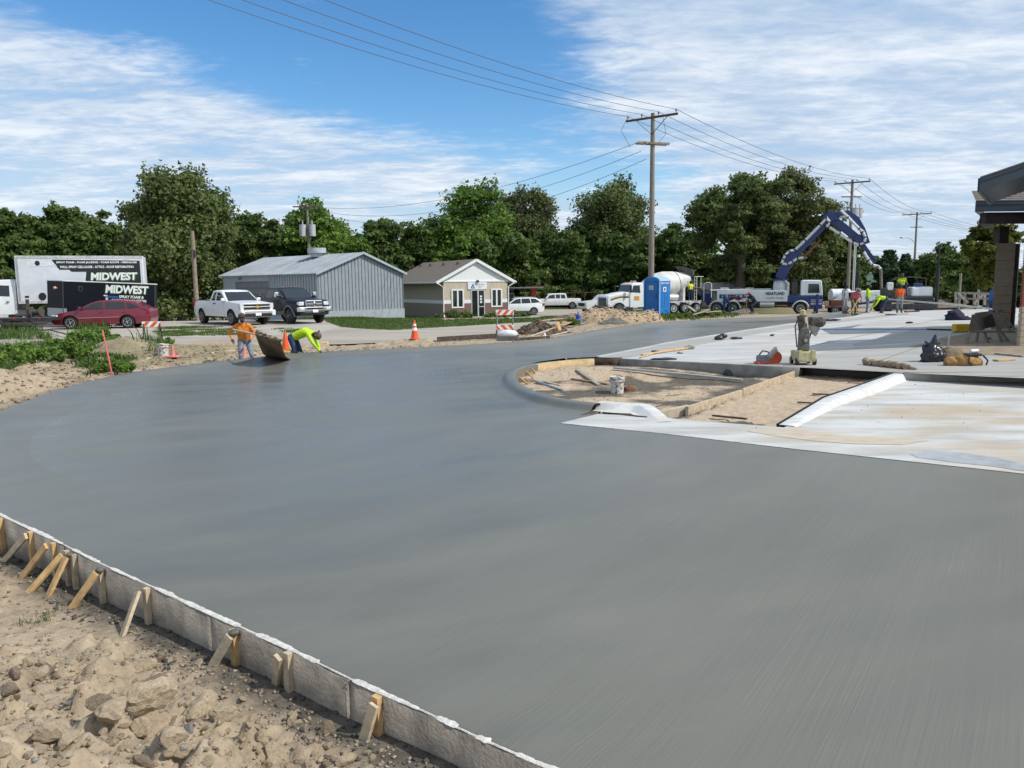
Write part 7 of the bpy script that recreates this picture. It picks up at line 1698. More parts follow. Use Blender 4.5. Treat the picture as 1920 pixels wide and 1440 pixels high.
def cone(label,px,Y,z,h=.72,mat=orange,bands=True,group='traffic cones',base=True):
    t=thing('traffic_cone',label,'traffic cone',group=group)
    mb=MB(); mb.lathe([(.145*h/.7,.03),(.03,h*.97),(.028,h),(.005,h)],n=20); c=mb.build('cone_body',mat,t,smooth=True)
    if bands:
        for a,b in ((.45,.60),(.70,.80)):
            r=lambda u:.145*h/.7*(1-u)+.03*u+.004
            mb=MB(); mb.lathe([(r(a),h*a),(r(b),h*b)],n=20); mb.build('reflective_band',reflect_white,t,smooth=True)
    if base: mb=MB(); mb.box((0,0,.015),(.40,.40,.035)); mb.build('base',mat,t,bevel=.01)
    p=gx(px,Y); t.location=(p.x,p.y,z); return t
cone('orange traffic cone with two white bands standing alone before the street',778,29.2,gz(gx(778,29.2).x,29.2),.72)
cone('plain orange traffic cone standing left of the kneeling worker',536,26.0,gz(gx(536,26).x,26)-.08,.72,bands=False)
cone('small faded pink cone beside the dirty white bucket on the left',325,23.5,gz(gx(325,23.5).x,23.5)+.02,.32,M('faded_pink_cone',(.72,.20,.20),.6,var=.1),False)
cone('small pink cone seen between the legs of the orange shirted worker',458,24.5,gz(gx(458,24.5).x,24.5),.38,M('faded_pink_cone',(.7,.2,.2)),False)
def bucket(label,loc,r=.15,h=.36,mat=None,sc=1):
    t=thing('bucket',label,'bucket',loc)
    m_=mat or M('dirty_white_bucket',(.62,.60,.55),.6,col2=(.16,.14,.11),scale=14,lo=.40,hi=.52)
    mb=MB(); n=22; pr=[(r*.88,0),(r*.90,.01),(r,h),(r+.012,h),(r+.012,h-.04),(r+.002,h-.04)]
    vs=[];fs=[]
    prof=[(r*.88,0),(r,h),(r*.97,h),(r*.86,.01)]
    for q,z in prof:
        for k in range(n): a=2*math.pi*k/n; vs.append((q*math.cos(a),q*math.sin(a),z))
    for i in range(3):
        for k in range(n): fs.append((i*n+k,i*n+(k+1)%n,(i+1)*n+(k+1)%n,(i+1)*n+k))
    fs+=[tuple(range(n-1,-1,-1)),tuple(range(3*n,4*n))]; mb.add(vs,fs); mb.build('bucket_body',m_,t,smooth=True)
    for z in (h-.03,h-.09):
        mb=MB(); mb.lathe([(r*.985,z-.012),(r+.014,z-.012),(r+.014,z+.008),(r*.985,z+.008)],n=n); mb.build('rim_ring',m_,t,smooth=True)
    mb=MB(); mb.tube([(r*1.05*math.cos(a),r*.2+r*1.1*math.sin(a)*.5,h-.07+.0-.14*math.sin(a)) for a in np.linspace(0,math.pi,12)],.006,5); mb.build('bail_handle',steel,t)
    t.scale=(sc,)*3; return t
q=onG(1157,738); b=bucket('dirty white bucket standing in the dirt island',q,.155,.37)
q=gx(307,24); bucket('white bucket smeared with concrete on the spoil bank at left',Vector((q.x,q.y,gz(q.x,q.y)-.02)),.16,.38,sc=1.05)
mb=MB(); mb.tube([onG(1187,711)+Vector((0,0,.03)),onG(1180,705)+Vector((0,0,.07)),onG(1170,703)+Vector((0,0,.06)),onG(1160,705)+Vector((0,0,.04))],.012,6); o=mb.build('pink_hose',M('pale_pink_hose',(.6,.38,.34),.5,var=.1),smooth=True); tag(o,'short pale pink hose looped behind the white bucket','hose')
# blue water cooler
q=gx(1084,38.5); t=thing('water_cooler','blue upright cylinder cooler standing on the grass left of the sand heap','cooler',(q.x,q.y,gz(q.x,q.y)-.03))
mb=MB(); mb.lathe([(.12,0),(.13,.03),(.13,.50),(.11,.56),(.05,.60)],n=16); mb.build('cylinder',M('cooler_blue',(.012,.06,.42),.35,var=.1),t,smooth=True); mb=MB(); mb.cyl((0,0,.60),(0,0,.72),.035,n=8); mb.build('valve',steel,t)
mb=MB(); mb.lathe([(.134,.32),(.134,.35)],n=16); mb.build('band',M('band_pale_blue',(.2,.35,.6),.5,var=0),t)
# pink survey lath
A=onG(211,702); B=atY(192,619,A.y-.2); t=thing('survey_lath','leaning pink survey lath stuck in the spoil beside the far-left kerb','stake',A); mb=MB(); mb.beam((0,0,-.1),B-A,.045,.018); mb.build('lath',pink,t,bevel=.002)
A=onG(417,664); mb=MB(); mb.beam(A-Vector((0,0,.1)),A+Vector((.02,0,.42)),.04,.02); o=mb.build('stake',wood_pale); tag(o,'short wooden stake left of the orange shirted worker','stake')
# ================================================================ heaps
def heap(name,label,px,py,rx,ry,h,mat,seed=0,rough=.12,rz=0,peaks=((0,0,1,1),),z=None,cat='heap',n=46):
    q=at(px,py,0); 
    V=[];F=[]; rr=np.random.default_rng(seed)
    gxx,gyy=np.meshgrid(np.linspace(-1.15,1.15,n),np.linspace(-1.15,1.15,n)); H=np.zeros_like(gxx)
    for a,b,hh,w in peaks: H=np.maximum(H,hh*np.clip(1-np.hypot((gxx-a)/w,(gyy-b)/w),0,1)**.85)
    nz=fbm(gxx*2.4+seed*3.1,gyy*2.4+seed,5)*rough*1.6+np.abs(fbm(gxx*6+seed,gyy*6,3))*rough
    H=H*h+nz*sstep(0,.25,H)*h*1.2; edge=sstep(1.1,.85,np.hypot(gxx,gyy)); H=H*edge-.12*(1-sstep(0,.12,H*edge))
    c,s=math.cos(rz),math.sin(rz); X_=gxx*rx;Y_=gyy*ry; xx=X_*c-Y_*s; yy_=X_*s+Y_*c
    V=np.stack([xx,yy_,H],-1).reshape(-1,3); idx=np.arange(n*n).reshape(n,n); F=np.stack([idx[:-1,:-1],idx[:-1,1:],idx[1:,1:],idx[1:,:-1]],-1).reshape(-1,4)
    o=meshobj(name,V,F,mat,None,None,True); zz=Gs(q.y) if z is None else z; o.location=(q.x,q.y,zz-.02); tag(o,label,cat); return o
SANDM=M('loose_sand',(.46,.35,.23),.95,col2=(.32,.24,.16),scale=3,bump=.6,bscale=10); CLODM=M('brown_clods',(.16,.115,.08),.95,col2=(.08,.058,.042),scale=4,bump=.6,bscale=9); GRM=M('grey_spoil',(.17,.155,.135),.95,col2=(.11,.10,.09),scale=4,bump=.5,bscale=9)
heap('sand_heap','tall heap of tan sand and loose soil left of the blue portable toilet',1152,603,2.8,1.4,.88,SANDM,3,.22,0,((-.15,0,1,.85),(.45,.1,.55,.55),(-.55,-.1,.6,.45)))
heap('grey_spoil_heap','small grey spoil heap at the foot of the tan sand heap',1150,607,.9,.4,.32,GRM,5,.12)
heap('clod_heap','low heap of dark brown clods between the barricade and the blue cooler',1015,625,1.5,.8,.36,CLODM,8,.5,0,((0,0,.8,.9),(-.45,.1,.6,.4),(.4,0,.7,.5)))
heap('brown_soil_heap','dark soil mound on the grass left of the blue cooler',1062,602,1.5,.7,.34,CLODM,9,.12)
heap('dark_soil_heap','flat patch of dark soil behind the weeds at left',95,646,1.5,.9,.20,CLODM,10,.15)
heap('spoil_heap','low pale spoil heap beside the crouching navy worker',1392,590,1.3,.6,.42,GRM,11,.15)
heap('earth_bank','dark earth bank behind the crew, under the boom',1555,578,4.2,1.6,.75,CLODM,12,.15)
heap('far_earth_bank','brown earth bank behind and right of the screed machine',1770,571,5.0,1.8,.55,M('brown_earth',(.24,.17,.12),.95,col2=(.15,.105,.075),scale=3,bump=.5,bscale=6),13,.15)
# planks and loose timber
def plank(label,a,b,w=.12,h=.035,mat=wood_grey,name='plank',dz=.02,f=None,cat='plank',group=None,lift=(0,0)):
    f=f or onG; A=f(*a)+Vector((0,0,dz+lift[0])); B=f(*b)+Vector((0,0,dz+lift[1])); mb=MB(); mb.beam(A,B,w,h); o=mb.build(name,mat,bevel=.004); return tag(o,label,cat,group)
plank('grey plank lying diagonally at the top left of the dirt island',(1082,695),(1123,724),.10,.04,wood_grey)
plank('short pale plank lying left of the diagonal grey plank in the island',(1024,718),(1052,725),.07,.03,wood_pale)
plank('brown plank half buried beside the white bucket',(1072,712),(1140,722),.10,.03,M('brown_board',(.26,.18,.10),.85,var=.2))
plank('long grey straight board lying across the dirt island',(1152,694),(1392,717),.14,.04,M('silvery_board',(.34,.34,.33),.6,.2,var=.1),dz=.06)
plank('thin stick lying right of the bucket in the island',(1250,744),(1288,739),.03,.02,wood_pale)
plank('dark strip lying on the white slab in front of the island kerb',(1162,778),(1226,785),.06,.012,M('dark_board',(.10,.075,.055),.9,var=.2),f=at,dz=.016)
plank('spirit level lying inside the island kerb',(1006,719),(1054,735),.06,.05,M('level_blue_grey',(.24,.30,.38),.35,.4,var=.05),cat='level',name='spirit_level',dz=.03)
plank('short rod across the corner of the bed kerb',(1230,769),(1254,763),.02,.02,M('rusty_bar',(.13,.07,.045),.8,var=.2),name='steel_rod',cat='rod',dz=.06)
for k,(a,b) in enumerate((((1590,719),(1625,718.5)),((1523,741.5),(1568,743)),((1495,758.5),(1532,760)),((1624,706.5),(1660,707)))):
    plank(['rusty dowel bar poking from the bed kerb, farthest right','rusty dowel bar in the middle of the sandy bed','rusty dowel bar nearest to the camera in the sandy bed','rusty dowel bar at the back corner of the sandy bed'][k],a,b,.03,.03,M('rusty_bar',(.13,.07,.045)),name='dowel_bar',cat='bar',dz=.03,group='dowel bars in the sandy bed')
plank('dark form board lying along the front of the sandy bed',(1336,785),(1400,791),.05,.03,M('dark_board',(.1,.075,.055)),dz=.05)
q0_=onG(1330,752)
# timber pile right of the second barricade
tp=[((1000,634),(1060,604),wood,.08),((985,634),(1048,611),white_dull,.05),((1000,637),(1064,622),white_dull,.05),((1012,606),(1075,599),wood_pale,.09),((1035,604),(1080,601),wood_pale,.08),((1050,620),(1046,604),wood,.12),((1052,618),(1076,608),M('pinkish_board',(.42,.27,.17),.85,var=.15),.2),((1055,612),(1080,606),wood_pale,.2),((1018,636),(1022,625),white_dull,.06),((1026,636),(1021,626),white_dull,.06)]
tl=['long yellow plank slanting up to the right over the clod heap','white pipe slanting beside the long yellow plank','second white pipe lower than the first beside the clod heap','flat pale board lying behind the clod heap','pale board crossing the flat board behind the clod heap','upright short pine block in the timber pile','pinkish board on the timber pile by the blue cooler','pale board on top of the pinkish board','short white stake leaning left at the slab edge','short white stake leaning right at the slab edge']
for k,(a,b,m_,w) in enumerate(tp):
    A=at(*a,0);B=at(*b,0); B=Vector((B.x*1,B.y,B.z))
    Y=35.0 if k<3 else 36.5
    if k in (0,1,2,5,8,9): Y=31.6-k*.06; A=atY(a[0],a[1],Y); B=atY(b[0],b[1],Y+.4)
    else: A=A+Vector((0,0,.08+.05*k*.3)); B=B+Vector((0,0,.1+.05*k*.3))
    mb=MB(); mb.beam(A,B,w,.04); o=mb.build('loose_timber',m_,bevel=.004); tag(o,tl[k],'timber')
# form boards before the street
fb=thing('formwork','dark steel edged form board running along the street, right of the lone cone','form board',(0,0,0))
A=at(820,640,.0);B=at(934,633,0); mb=MB(); mb.beam(A+Vector((0,0,.07)),B+Vector((0,0,.07)),.05,.20); mb.build('form_board',FORMD,fb,bevel=.004)
A=at(932,637,0);B=at(972,637,0); mb=MB(); mb.beam(A+Vector((0,-.5,.05)),B+Vector((0,-.6,.05)),.05,.26); o=mb.build('end_board',M('grey_board',(.21,.20,.19),.8,col2=(.14,.135,.125)),bevel=.004); tag(o,'short grey end board below the second barricade','board')
A=at(972,637,0);B=at(1030,634,0); mb=MB(); mb.beam(A+Vector((0,-.4,.03)),B+Vector((0,-.3,.03)),.05,.16); o=mb.build('end_board',FORMD,bevel=.004); tag(o,'dark board right of the short grey end board','board')
mb=MB(); q=at(952,632,.06); mb.ell(q+Vector((0,0,.12)),(.42,.28,.17),12); o=mb.build('white_sack',M('sack_white',(.62,.64,.66),.7,var=.1,bump=.4,bscale=6),smooth=True); tag(o,'crumpled white sack at the foot of the second barricade','sack')
plank('long pale form board lying on the soil left of the orange worker',(336,654),(448,648),.06,.12,wood_pale,f=at,dz=.10,name='form_board',cat='board')
plank('pale board below the long form board left of the orange worker',(395,664),(440,661),.10,.06,wood_pale,f=onG,dz=.03)
plank('short pale board on the spoil bank near the pink lath',(266,681),(281,673),.10,.04,wood_pale)
plank('thin dark rod lying behind the weeds at left',(92,624),(135,636),.05,.05,darksteel,f=at,dz=.15,name='iron_rod',cat='rod')
for k,(a,b,w) in enumerate((((1290,574),(1312,590),.25),((1298,573),(1318,586),.25),((1312,582),(1340,578),.15),((1316,586),(1352,583),.14),((1300,590),(1330,581),.12))):
    A=at(*b,.05); B=atY(a[0],a[1],A.y+.8); 
    if k>1: A=at(*b,.2+.05*k);B=at(*a,.15+.05*k)
    mb=MB(); mb.beam(A,B,w,.04); o=mb.build('scrap_board',[wood_grey,wood_pale,wood_grey,wood_pale,wood_grey][k],bevel=.004); tag(o,['grey scrap board leaning at the mixer rear wheels','pale scrap board leaning right of the grey one','grey board lying by the orange marker right of the mixer','pale board lowest in the scrap pile right of the mixer','dark grey board at the left of the scrap pile'][k],'board')
# ================================================================ tools on the white walkway
# walk-behind saw/trowel machine (cream)
sw=thing('concrete_saw','cream walk-behind concrete saw with engine tilted upright on the white walkway','saw')
CR=M('cream_paint',(.55,.50,.28),.55,col2=(.36,.32,.18),scale=8)
mb=MB(); mb.box((0,0,.20),(.42,.62,.24)); mb.build('chassis',CR,sw,bevel=.03)
mb=MB(); mb.prism([(-.12,.32),(.12,.32),(.10,.88),(-.10,.88)],-.13,.10); mb.build('engine_cover',M('oily_engine',(.16,.16,.13),.5,col2=(.05,.05,.045),scale=14,bump=.4),sw,bevel=.03)
mb=MB(); mb.lathe([(.03,-.17),(.075,-.17),(.075,.0),(.06,.02)],(.0,0,.58),'y',16); mb.build('engine',grime,sw,smooth=True)
mb=MB(); mb.lathe([(.02,-.18),(.045,-.18),(.045,-.17)],(.0,-.0,.58),'y',14); mb.build('fan_guard',steel,sw)
for s in (1,-1):
    mb=MB(); mb.box((.15*s,-.28,.24),(.09,.1,.22)); mb.build('bracket',CR,sw,bevel=.01)
    for y in (-.22,.22): mb=MB(); mb.lathe([(.02,-.03),(.085,-.03),(.085,.03),(.02,.03)],(.20*s,y,.085),'x',14); mb.build('wheel',blackp,sw,smooth=True)
mb=MB(); mb.lathe([(.02,-.1),(.085,-.1),(.085,.14),(.03,.16)],(-.02,0,.98),'z',14); mb.build('air_filter',CR,sw,smooth=True)
mb=MB(); mb.cyl((-.02,0,.8),(-.06,.02,1.16),.10,.11,n=12); mb.build('cylinder_body',grime,sw,smooth=True)
mb=MB(); mb.lathe([(.03,0),(.07,.0),(.07,.12),(.02,.14)],(-.04,0,1.16),'z',12); mb.build('cap_top',CR,sw,smooth=True)
mb=MB(); mb.box((.27,.02,1.02),(.30,.22,.20)); mb.ell((.36,.0,1.0),(.15,.12,.13),10); mb.build('gearbox',grime,sw,bevel=.03)
mb=MB(); mb.prism([(.10,.92),(.38,.90),(.28,.66),(.20,.72)],-.04,.06); mb.build('blade_guard',M('guard_grey',(.30,.30,.28),.6,.2,var=.2),sw,bevel=.01)
mb=MB(); mb.tube([(.1,.1,.4),(.22,.12,.8),(.2,.1,1.1)],.018,6); mb.tube([(-.12,.1,.4),(-.18,.1,.9),(-.1,.1,1.1)],.014,6); mb.build('cable',blackp,sw,smooth=True)
q=atA(1505,683); sw.location=(q.x,q.y,q.z+.004); sw.scale=(1.04,)*3; sw.rotation_euler=(0,0,R(-4))
cs=thing('cutoff_saw','orange and grey handheld cut-off saw lying at the walkway edge','saw')
OR2=M('saw_orange',(.62,.09,.025),.5,var=.15)
mb=MB(); mb.box((-.10,0,.12),(.30,.22,.20)); mb.build('engine_body',M('saw_grey',(.20,.20,.22),.5,var=.2),cs,bevel=.04)
mb=MB(); mb.box((-.10,0,.03),(.38,.26,.05)); mb.build('base_plate',OR2,cs,bevel=.01)
mb=MB(); mb.lathe([(.02,-.035),(.17,-.035),(.18,0),(.17,.035),(.02,.035)],(.22,-.02,.15),'y',20); mb.build('blade_guard',OR2,cs,smooth=True)
mb=MB(); mb.beam((-.0,-.05,.15),(.24,-.03,.38),.10,.12); mb.build('guard_arm',ALU,cs,bevel=.02)
mb=MB(); mb.tube([(-.2,.05,.2),(-.1,.03,.33),(.05,.02,.30),(.05,.02,.2)],.018,6); mb.tube([(.2,0,.3),(.22,0,.42),(.26,0,.40)],.02,6); mb.build('handle',blackp,cs,smooth=True)
q=atA(1437,682); cs.location=(q.x,q.y,q.z+.004); cs.scale=(.98,)*3; cs.rotation_euler=(0,0,R(6))
def onA(px,py,dz=0): return atA(px,py,dz)
def rodA(label,a,b,r,mat,name,cat='pole'):
    A=atA(*a)+Vector((0,0,r+.008));B=atA(*b)+Vector((0,0,r+.008)); mb=MB(); mb.cyl(A,B,r,n=8); o=mb.build(name,mat,smooth=True); return tag(o,label,cat)
rodA('long pale float handle lying across the walkway left of the black pole',(1492,618.5),(1738,618.5),.030,M('handle_pale_blue',(.45,.52,.62),.4,.3,var=.05),'bull_float')
rodA('dark pole lying in line with the pale float handle, reaching the sawhorses',(1738,619),(1815,621),.030,blackp,'bull_float')
rodA('pale yellow shovel handle lying on the walkway behind the island edge',(1203,668),(1290,655),.035,wood,'shovel_handle','shovel')
rodA('second thinner wooden handle lying beside the shovel handle',(1200,672),(1240,660),.02,wood_pale,'rake','rake')
for k,(px,py,sx,sy,sz,l,m_) in enumerate(((1349,637,.50,.30,.24,'black kneepads piled on the walkway beside the wet edge',blackp),(1381,636,.42,.22,.10,'dark float blade on the walkway right of the kneepads',darksteel),(1562,602,.95,.35,.12,'dark round hose coil on the far walkway',blackp),(1229,660,.35,.14,.06,'black strap lying over the shovel handle',blackp),(1272,663,.30,.12,.07,'grey float blade at the end of the shovel handle',steel),(1293,655,.30,.12,.16,'pale rag lump at the tip of the shovel handle',wood_grey),(1245,675,.7,.22,.08,'tangle of grey cord on the walkway edge',darksteel),(1448,630,.22,.16,.08,'small dark block on the walkway left of the cream saw',darksteel),(1386,634.5,.10,.06,.05,'tiny dark offcut on the walkway by the float blade',darksteel),(1666,591,.8,.25,.08,'dark tool lying by the walkway edge near the crew',darksteel),(1708,606,.5,.25,.10,'small dark tool alone on the shaded walkway',blackp))):
    q=atA(px,py); mb=MB(); rr=np.random.default_rng(k+60)
    for j in range(5): mb.ell((q.x+rr.uniform(-.3,.3)*sx,q.y+rr.uniform(-.3,.3)*sy,q.z+sz*rr.uniform(.25,.55)),(sx*rr.uniform(.18,.34),sy*rr.uniform(.2,.4),sz*rr.uniform(.28,.5)),8)
    o=mb.build(['kneepads','hand_float','hose_coil','strap','hand_float','rag','cord_tangle','block','offcut','hand_tool','hand_tool'][k],m_,smooth=True); tag(o,l,'tool'); 
    o['kind']='stuff' if k in (6,) else ''
    if o['kind']=='' : del o['kind']
def lump(name,label,cat,q,s,mat,seed,rough=.25,sub=3,freq=3.0,rz=0,flat=True):
    bm=bmesh.new(); bmesh.ops.create_icosphere(bm,subdivisions=sub,radius=1)
    from mathutils import noise
    for v in bm.verts:
        n=noise.fractal(v.co*freq+Vector((seed*7.1,seed,0)),1.0,2.0,4); n2=abs(noise.noise(v.co*freq*2+Vector((seed,3,1)))); v.co*=1+n*rough-n2*rough*.8
        if flat and v.co.z<-.35: v.co.z=-.35
        v.co.x*=s[0];v.co.y*=s[1];v.co.z=(v.co.z+.35)*s[2]
    me=bpy.data.meshes.new(name); bm.to_mesh(me); bm.free(); me.materials.append(mat); me.shade_smooth(); o=bpy.data.objects.new(name,me); COL.objects.link(o); o.location=q; o.rotation_euler=(0,0,rz)
    if label: tag(o,label,cat)
    return o
# rubbish bag with tied peak
bag=thing('rubbish_bag','black plastic rubbish bag with tied top on the walkway near the sawhorses','bag',atA(1748,678)+Vector((0,0,.005)))
PL=M('black_plastic_bag',(.012,.012,.015),.25,var=0,bump=.5,bscale=7,spec=.6)
o=lump('bag_body',None,None,(0,0,0),(.30,.26,.34),PL,3,.30,4,2.2); o.parent=bag
for k,(a,b) in enumerate((((0,0,.36),(.04,0,.66)),((-.05,0,.34),(-.20,.02,.50)),((.03,.02,.35),(.16,.0,.46)))):
    mb=MB(); mb.cyl(a,b,.12 if k==0 else .07,.02,n=7); c=mb.build('bag_tie',PL,bag,smooth=True)
tb=thing('tool_bag','tan and black canvas tool bag in front of the sawhorses','tool bag',atA(1812,685)+Vector((0,0,.005)))
CV=M('tan_canvas',(.38,.21,.06),.8,col2=(.24,.13,.04),scale=10,bump=.3,bscale=20)
o=lump('bag_body',None,None,(0,0,0),(.34,.22,.20),CV,5,.20,3,2.2); o.parent=tb
o=lump('pouch',None,None,(-.32,.05,0),(.20,.16,.15),CV,6,.25,3,2.5); o.parent=tb
mb=MB(); mb.box((.10,-.03,.25),(.34,.26,.06)); mb.build('top_flap',blackp,tb,bevel=.02)
mb=MB(); mb.tube([(.30,-.12,.24),(.38,-.18,.12),(.34,-.2,.02)],.02,6); mb.tube([(-.05,-.18,.22),(-.08,-.22,.1),(0,-.24,.02)],.018,6); mb.build('strap',blackp,tb,smooth=True)
mb=MB(); mb.cyl((.08,0,.32),(.25,0,.33),.045,n=10); mb.build('white_bottle',reflect_white,tb,smooth=True)
lump('canvas_pile','brown crumpled canvas pile between the black bag and tan tool bag','canvas',atA(1785,677)+Vector((0,0,.01)),(.36,.26,.24),M('canvas_brown',(.22,.17,.11),.9,var=.2,bump=.5,bscale=9),8,.35)
mb=MB(); q=atA(1779,668); mb.prism([(q.x-.08,q.z+.02),(q.x+.02,q.z+.0),(q.x+.08,q.z+.24),(q.x-.0,q.z+.18)],q.y-.01,q.y+.01); o=mb.build('pink_flag',M('flag_pink',(.80,.12,.30),.5,var=0)); tag(o,'small pink marking flag by the tan tool bag','flag')
# rolled tarp: a string of folded lumps
q=atA(1620,684);q2=atA(1700,693); tp_=thing('rolled_tarp','tan rolled tarp lying at the walkway kerb right of the cream saw','tarp',q)
mb=MB(); pts=[];rs=[]
for k in range(18):
    u=k/17; v=(q2-q)*u; pts.append(Vector((v.x,v.y+.05*math.sin(k*1.7),v.z+.07+.03*math.sin(k*2.1)))); rs.append(.055+.05*abs(math.sin(k*1.35+.5))*(1-.5*u))
mb.tube(pts,rs,10); mb.build('canvas_roll',M('tarp_tan',(.34,.26,.18),.9,col2=(.20,.15,.10),scale=12,bump=.6,bscale=12),tp_,smooth=True)
mb=MB(); mb.tube([p+Vector((.0,.10+.03*math.sin(i*1.1),-.02)) for i,p in enumerate(pts[3:14])],[.05+.03*abs(math.cos(i)) for i in range(11)],8); mb.build('canvas_fold',M('tarp_tan',(.34,.26,.18)),tp_,smooth=True)
mb=MB(); mb.tube([pts[-3],pts[-1]+Vector((.15,-.12,-.02))],[.05,.035],8); mb.build('wooden_end',wood_grey,tp_,smooth=True)
lump('boot_pair','grey rubber boots lying against the concrete face in the island','boots',onG(1372,704)+Vector((0,0,-.01)),(.22,.12,.16),M('boot_rubber',(.05,.055,.065),.5,var=.2),12,.25)
lump('boot_pair','tan and black work boots lying right of the grey rubber boots','boots',onG(1402,704)+Vector((0,0,-.01)),(.26,.14,.17),M('boot_tan_rubber',(.20,.17,.12),.6,col2=(.04,.045,.05),scale=5),14,.25)
lump('dirt_rag','reddish brown cloth lump right of the white bucket','rag',onG(1180,733)+Vector((0,0,-.01)),(.16,.09,.09),M('rusty_cloth',(.20,.09,.05),.9,var=.2),16,.25)
# sawhorses and plywood
sh=thing('sawhorse','weathered sawhorses stacked under a leaning sheet of plywood by the pillar','sawhorse',(0,0,0))
YS_=24.3
def W3(px,py,Y=YS_): return atY(px,py,Y)
PLY=M('old_plywood',(.17,.14,.11),.85,col2=(.11,.09,.07),scale=5,bump=.3,bscale=25)
mb=MB(); quad=[W3(1822,590,24.6),W3(1857,583,24.9),W3(1846,619,24.4),W3(1816,621,24.2)]
mb.add(quad+[v+Vector((.01,.02,0)) for v in quad],[(0,1,2,3),(7,6,5,4),(0,4,5,1),(1,5,6,2),(2,6,7,3),(3,7,4,0)]); mb.build('plywood_panel',PLY,sh)
mb=MB(); mb.beam(W3(1812,622,24.2),W3(1902,622,23.9),.12,.05); mb.build('top_rail',PLY,sh)
mb=MB(); mb.beam(W3(1830,588,25.2),W3(1880,582,25.2),.12,.05); mb.build('top_rail',PLY,sh)
mb.build  # noqa
for (a,b,Ya,Yb) in (((1818,622),(1810,653),24.1,23.9),((1834,622),(1828,652),24.6,24.6),((1845,621),(1856,652),24.1,23.9),((1858,584),(1880,645),24.9,24.2),((1868,583),(1896,622),25.0,24.6),((1862,600),(1890,640),25.0,24.4),((1880,590),(1903,618),25.2,24.9)):
    A=atY(*a,Ya);B=atY(*b,Yb); mb=MB(); mb.beam(A,B,.09,.04); mb.build('leg',M('sawhorse_wood',(.19,.165,.135),.85,var=.2,scale=8),sh,bevel=.003)
mb=MB(); quad=[W3(1843,596,24.3),W3(1860,588,24.6),W3(1868,612,24.4),W3(1848,616,24.2)]; mb.add(quad+[v+Vector((.01,.03,0)) for v in quad],[(0,1,2,3),(7,6,5,4),(0,4,5,1),(1,5,6,2),(2,6,7,3),(3,7,4,0)]); mb.build('dark_panel',BEAM,sh)
mb=MB(); q=atA(1803,623); mb.box((q.x,q.y,q.z+.16),(.62,.3,.30)); o=mb.build('yellow_case',M('case_yellow',(.62,.36,.02),.5,var=.1),bevel=.04); tag(o,'yellow plastic case under the dark pole beside the sawhorses','case')
lump('dark_jacket','dark jacket dropped on the far walkway near the timber barrier','jacket',atA(1790,600)+Vector((0,0,.0)),(.45,.3,.35),NVY,21,.35)
lump('dark_jacket','second dark cloth trailing right of the dark jacket','jacket',atA(1806,600)+Vector((0,0,.0)),(.4,.2,.14),NVY,22,.35)
A=atA(1777,655); mb=MB(); mb.beam(A,A+Vector((0,0,.42)),.07,.03); o=mb.build('stake',wood_grey,bevel=.003); tag(o,'upright grey stake behind the black rubbish bag','stake')
for k,(a,b,w,m_) in enumerate((((1868,665),(1920,670),.14,wood_grey),((1866,678),(1900,676),.16,wood))):
    A=atA(*a)+Vector((0,0,.03));B=atA(*b)+Vector((0,0,.03)); mb=MB(); mb.beam(A,B,w,.04); o=mb.build('plank',m_,bevel=.004); tag(o,['grey plank lying in front of the stone base of the brick wall','short yellow plank lying in front of the grey plank'][k],'plank')
# timber barrier and boards far right
br=thing('timber_barrier','rough timber barrier with cross braces behind the far walkway','barrier',(0,0,0))
YB=52
A=atY(1790,549,YB);B=atY(1862,551,YB-2); mb=MB(); mb.beam(A,B,.12,.14); mb.build('rail',wood_grey,br)
A=atY(1792,560,YB);B=atY(1862,560,YB-2); mb=MB(); mb.beam(A,B,.12,.10); mb.build('rail',wood_grey,br)
for px in (1792,1809,1827,1846,1860):
    A=atY(px,549,YB-.6);B=atY(px,572,YB-.6); mb=MB(); mb.beam(A,B,.14,.12); mb.build('post',wood_grey,br)
for a,b in (((1796,549),(1815,568)),((1843,552),(1826,569))): mb=MB(); mb.beam(atY(*a,YB-.8),atY(*b,YB-.8),.1,.14); mb.build('brace',wood_grey,br)
for k,(a,b,w) in enumerate((((1757,577),(1805,576),.5),((1752,580),(1805,581),.12),((1812,577),(1846,574),.5),((1697,586),(1722,585),.2))):
    A=atA(*a)+Vector((0,0,.05));B=atA(*b)+Vector((0,0,.05)); mb=MB(); mb.beam(A,B,w,.07 if k else .16); o=mb.build('board',[wood_grey,FORMD,wood_pale,FORMD][k],bevel=.01); tag(o,['stacked grey boards on the far walkway before the barrier','dark thin board in front of the stacked grey boards','pale boards right of the stacked grey boards','short dark board beside the screed machine'][k],'board')
# green roofed building behind the pump
gb=thing('green_roof_building','low tan building with a green gable roof behind the pump truck','building')
GT=M('block_tan',(.48,.36,.24),.85,var=.08); GRF=M('green_roof',(.075,.12,.085),.6,var=.1)
mb=MB(); mb.box((0,3,1.25),(12.5,6,2.5)); mb.build('wall',GT,gb)
mb=MB(); mb.prism([(-.6,2.45),(3,4.15),(6.6,2.45)],-6.9,6.9,plane='yz'); mb.build('roof',GRF,gb)
mb=MB(); mb.box((0,-.62,2.42),(13.8,.06,.22)); mb.build('fascia',M('fascia_green_dark',(.05,.08,.06),.6,var=0),gb)
for x in (-3.5,.6,4): mb=MB(); mb.box((x,-.03,1.1),(.14,.08,2.2)); mb.build('downpipe',darksteel,gb)
mb=MB(); mb.box((-1.6,-.02,1.35),(1.3,.06,.9)); mb.build('window',glass,gb)
place(gb,1572,100,R(-14)); gb.location.z=-1.0
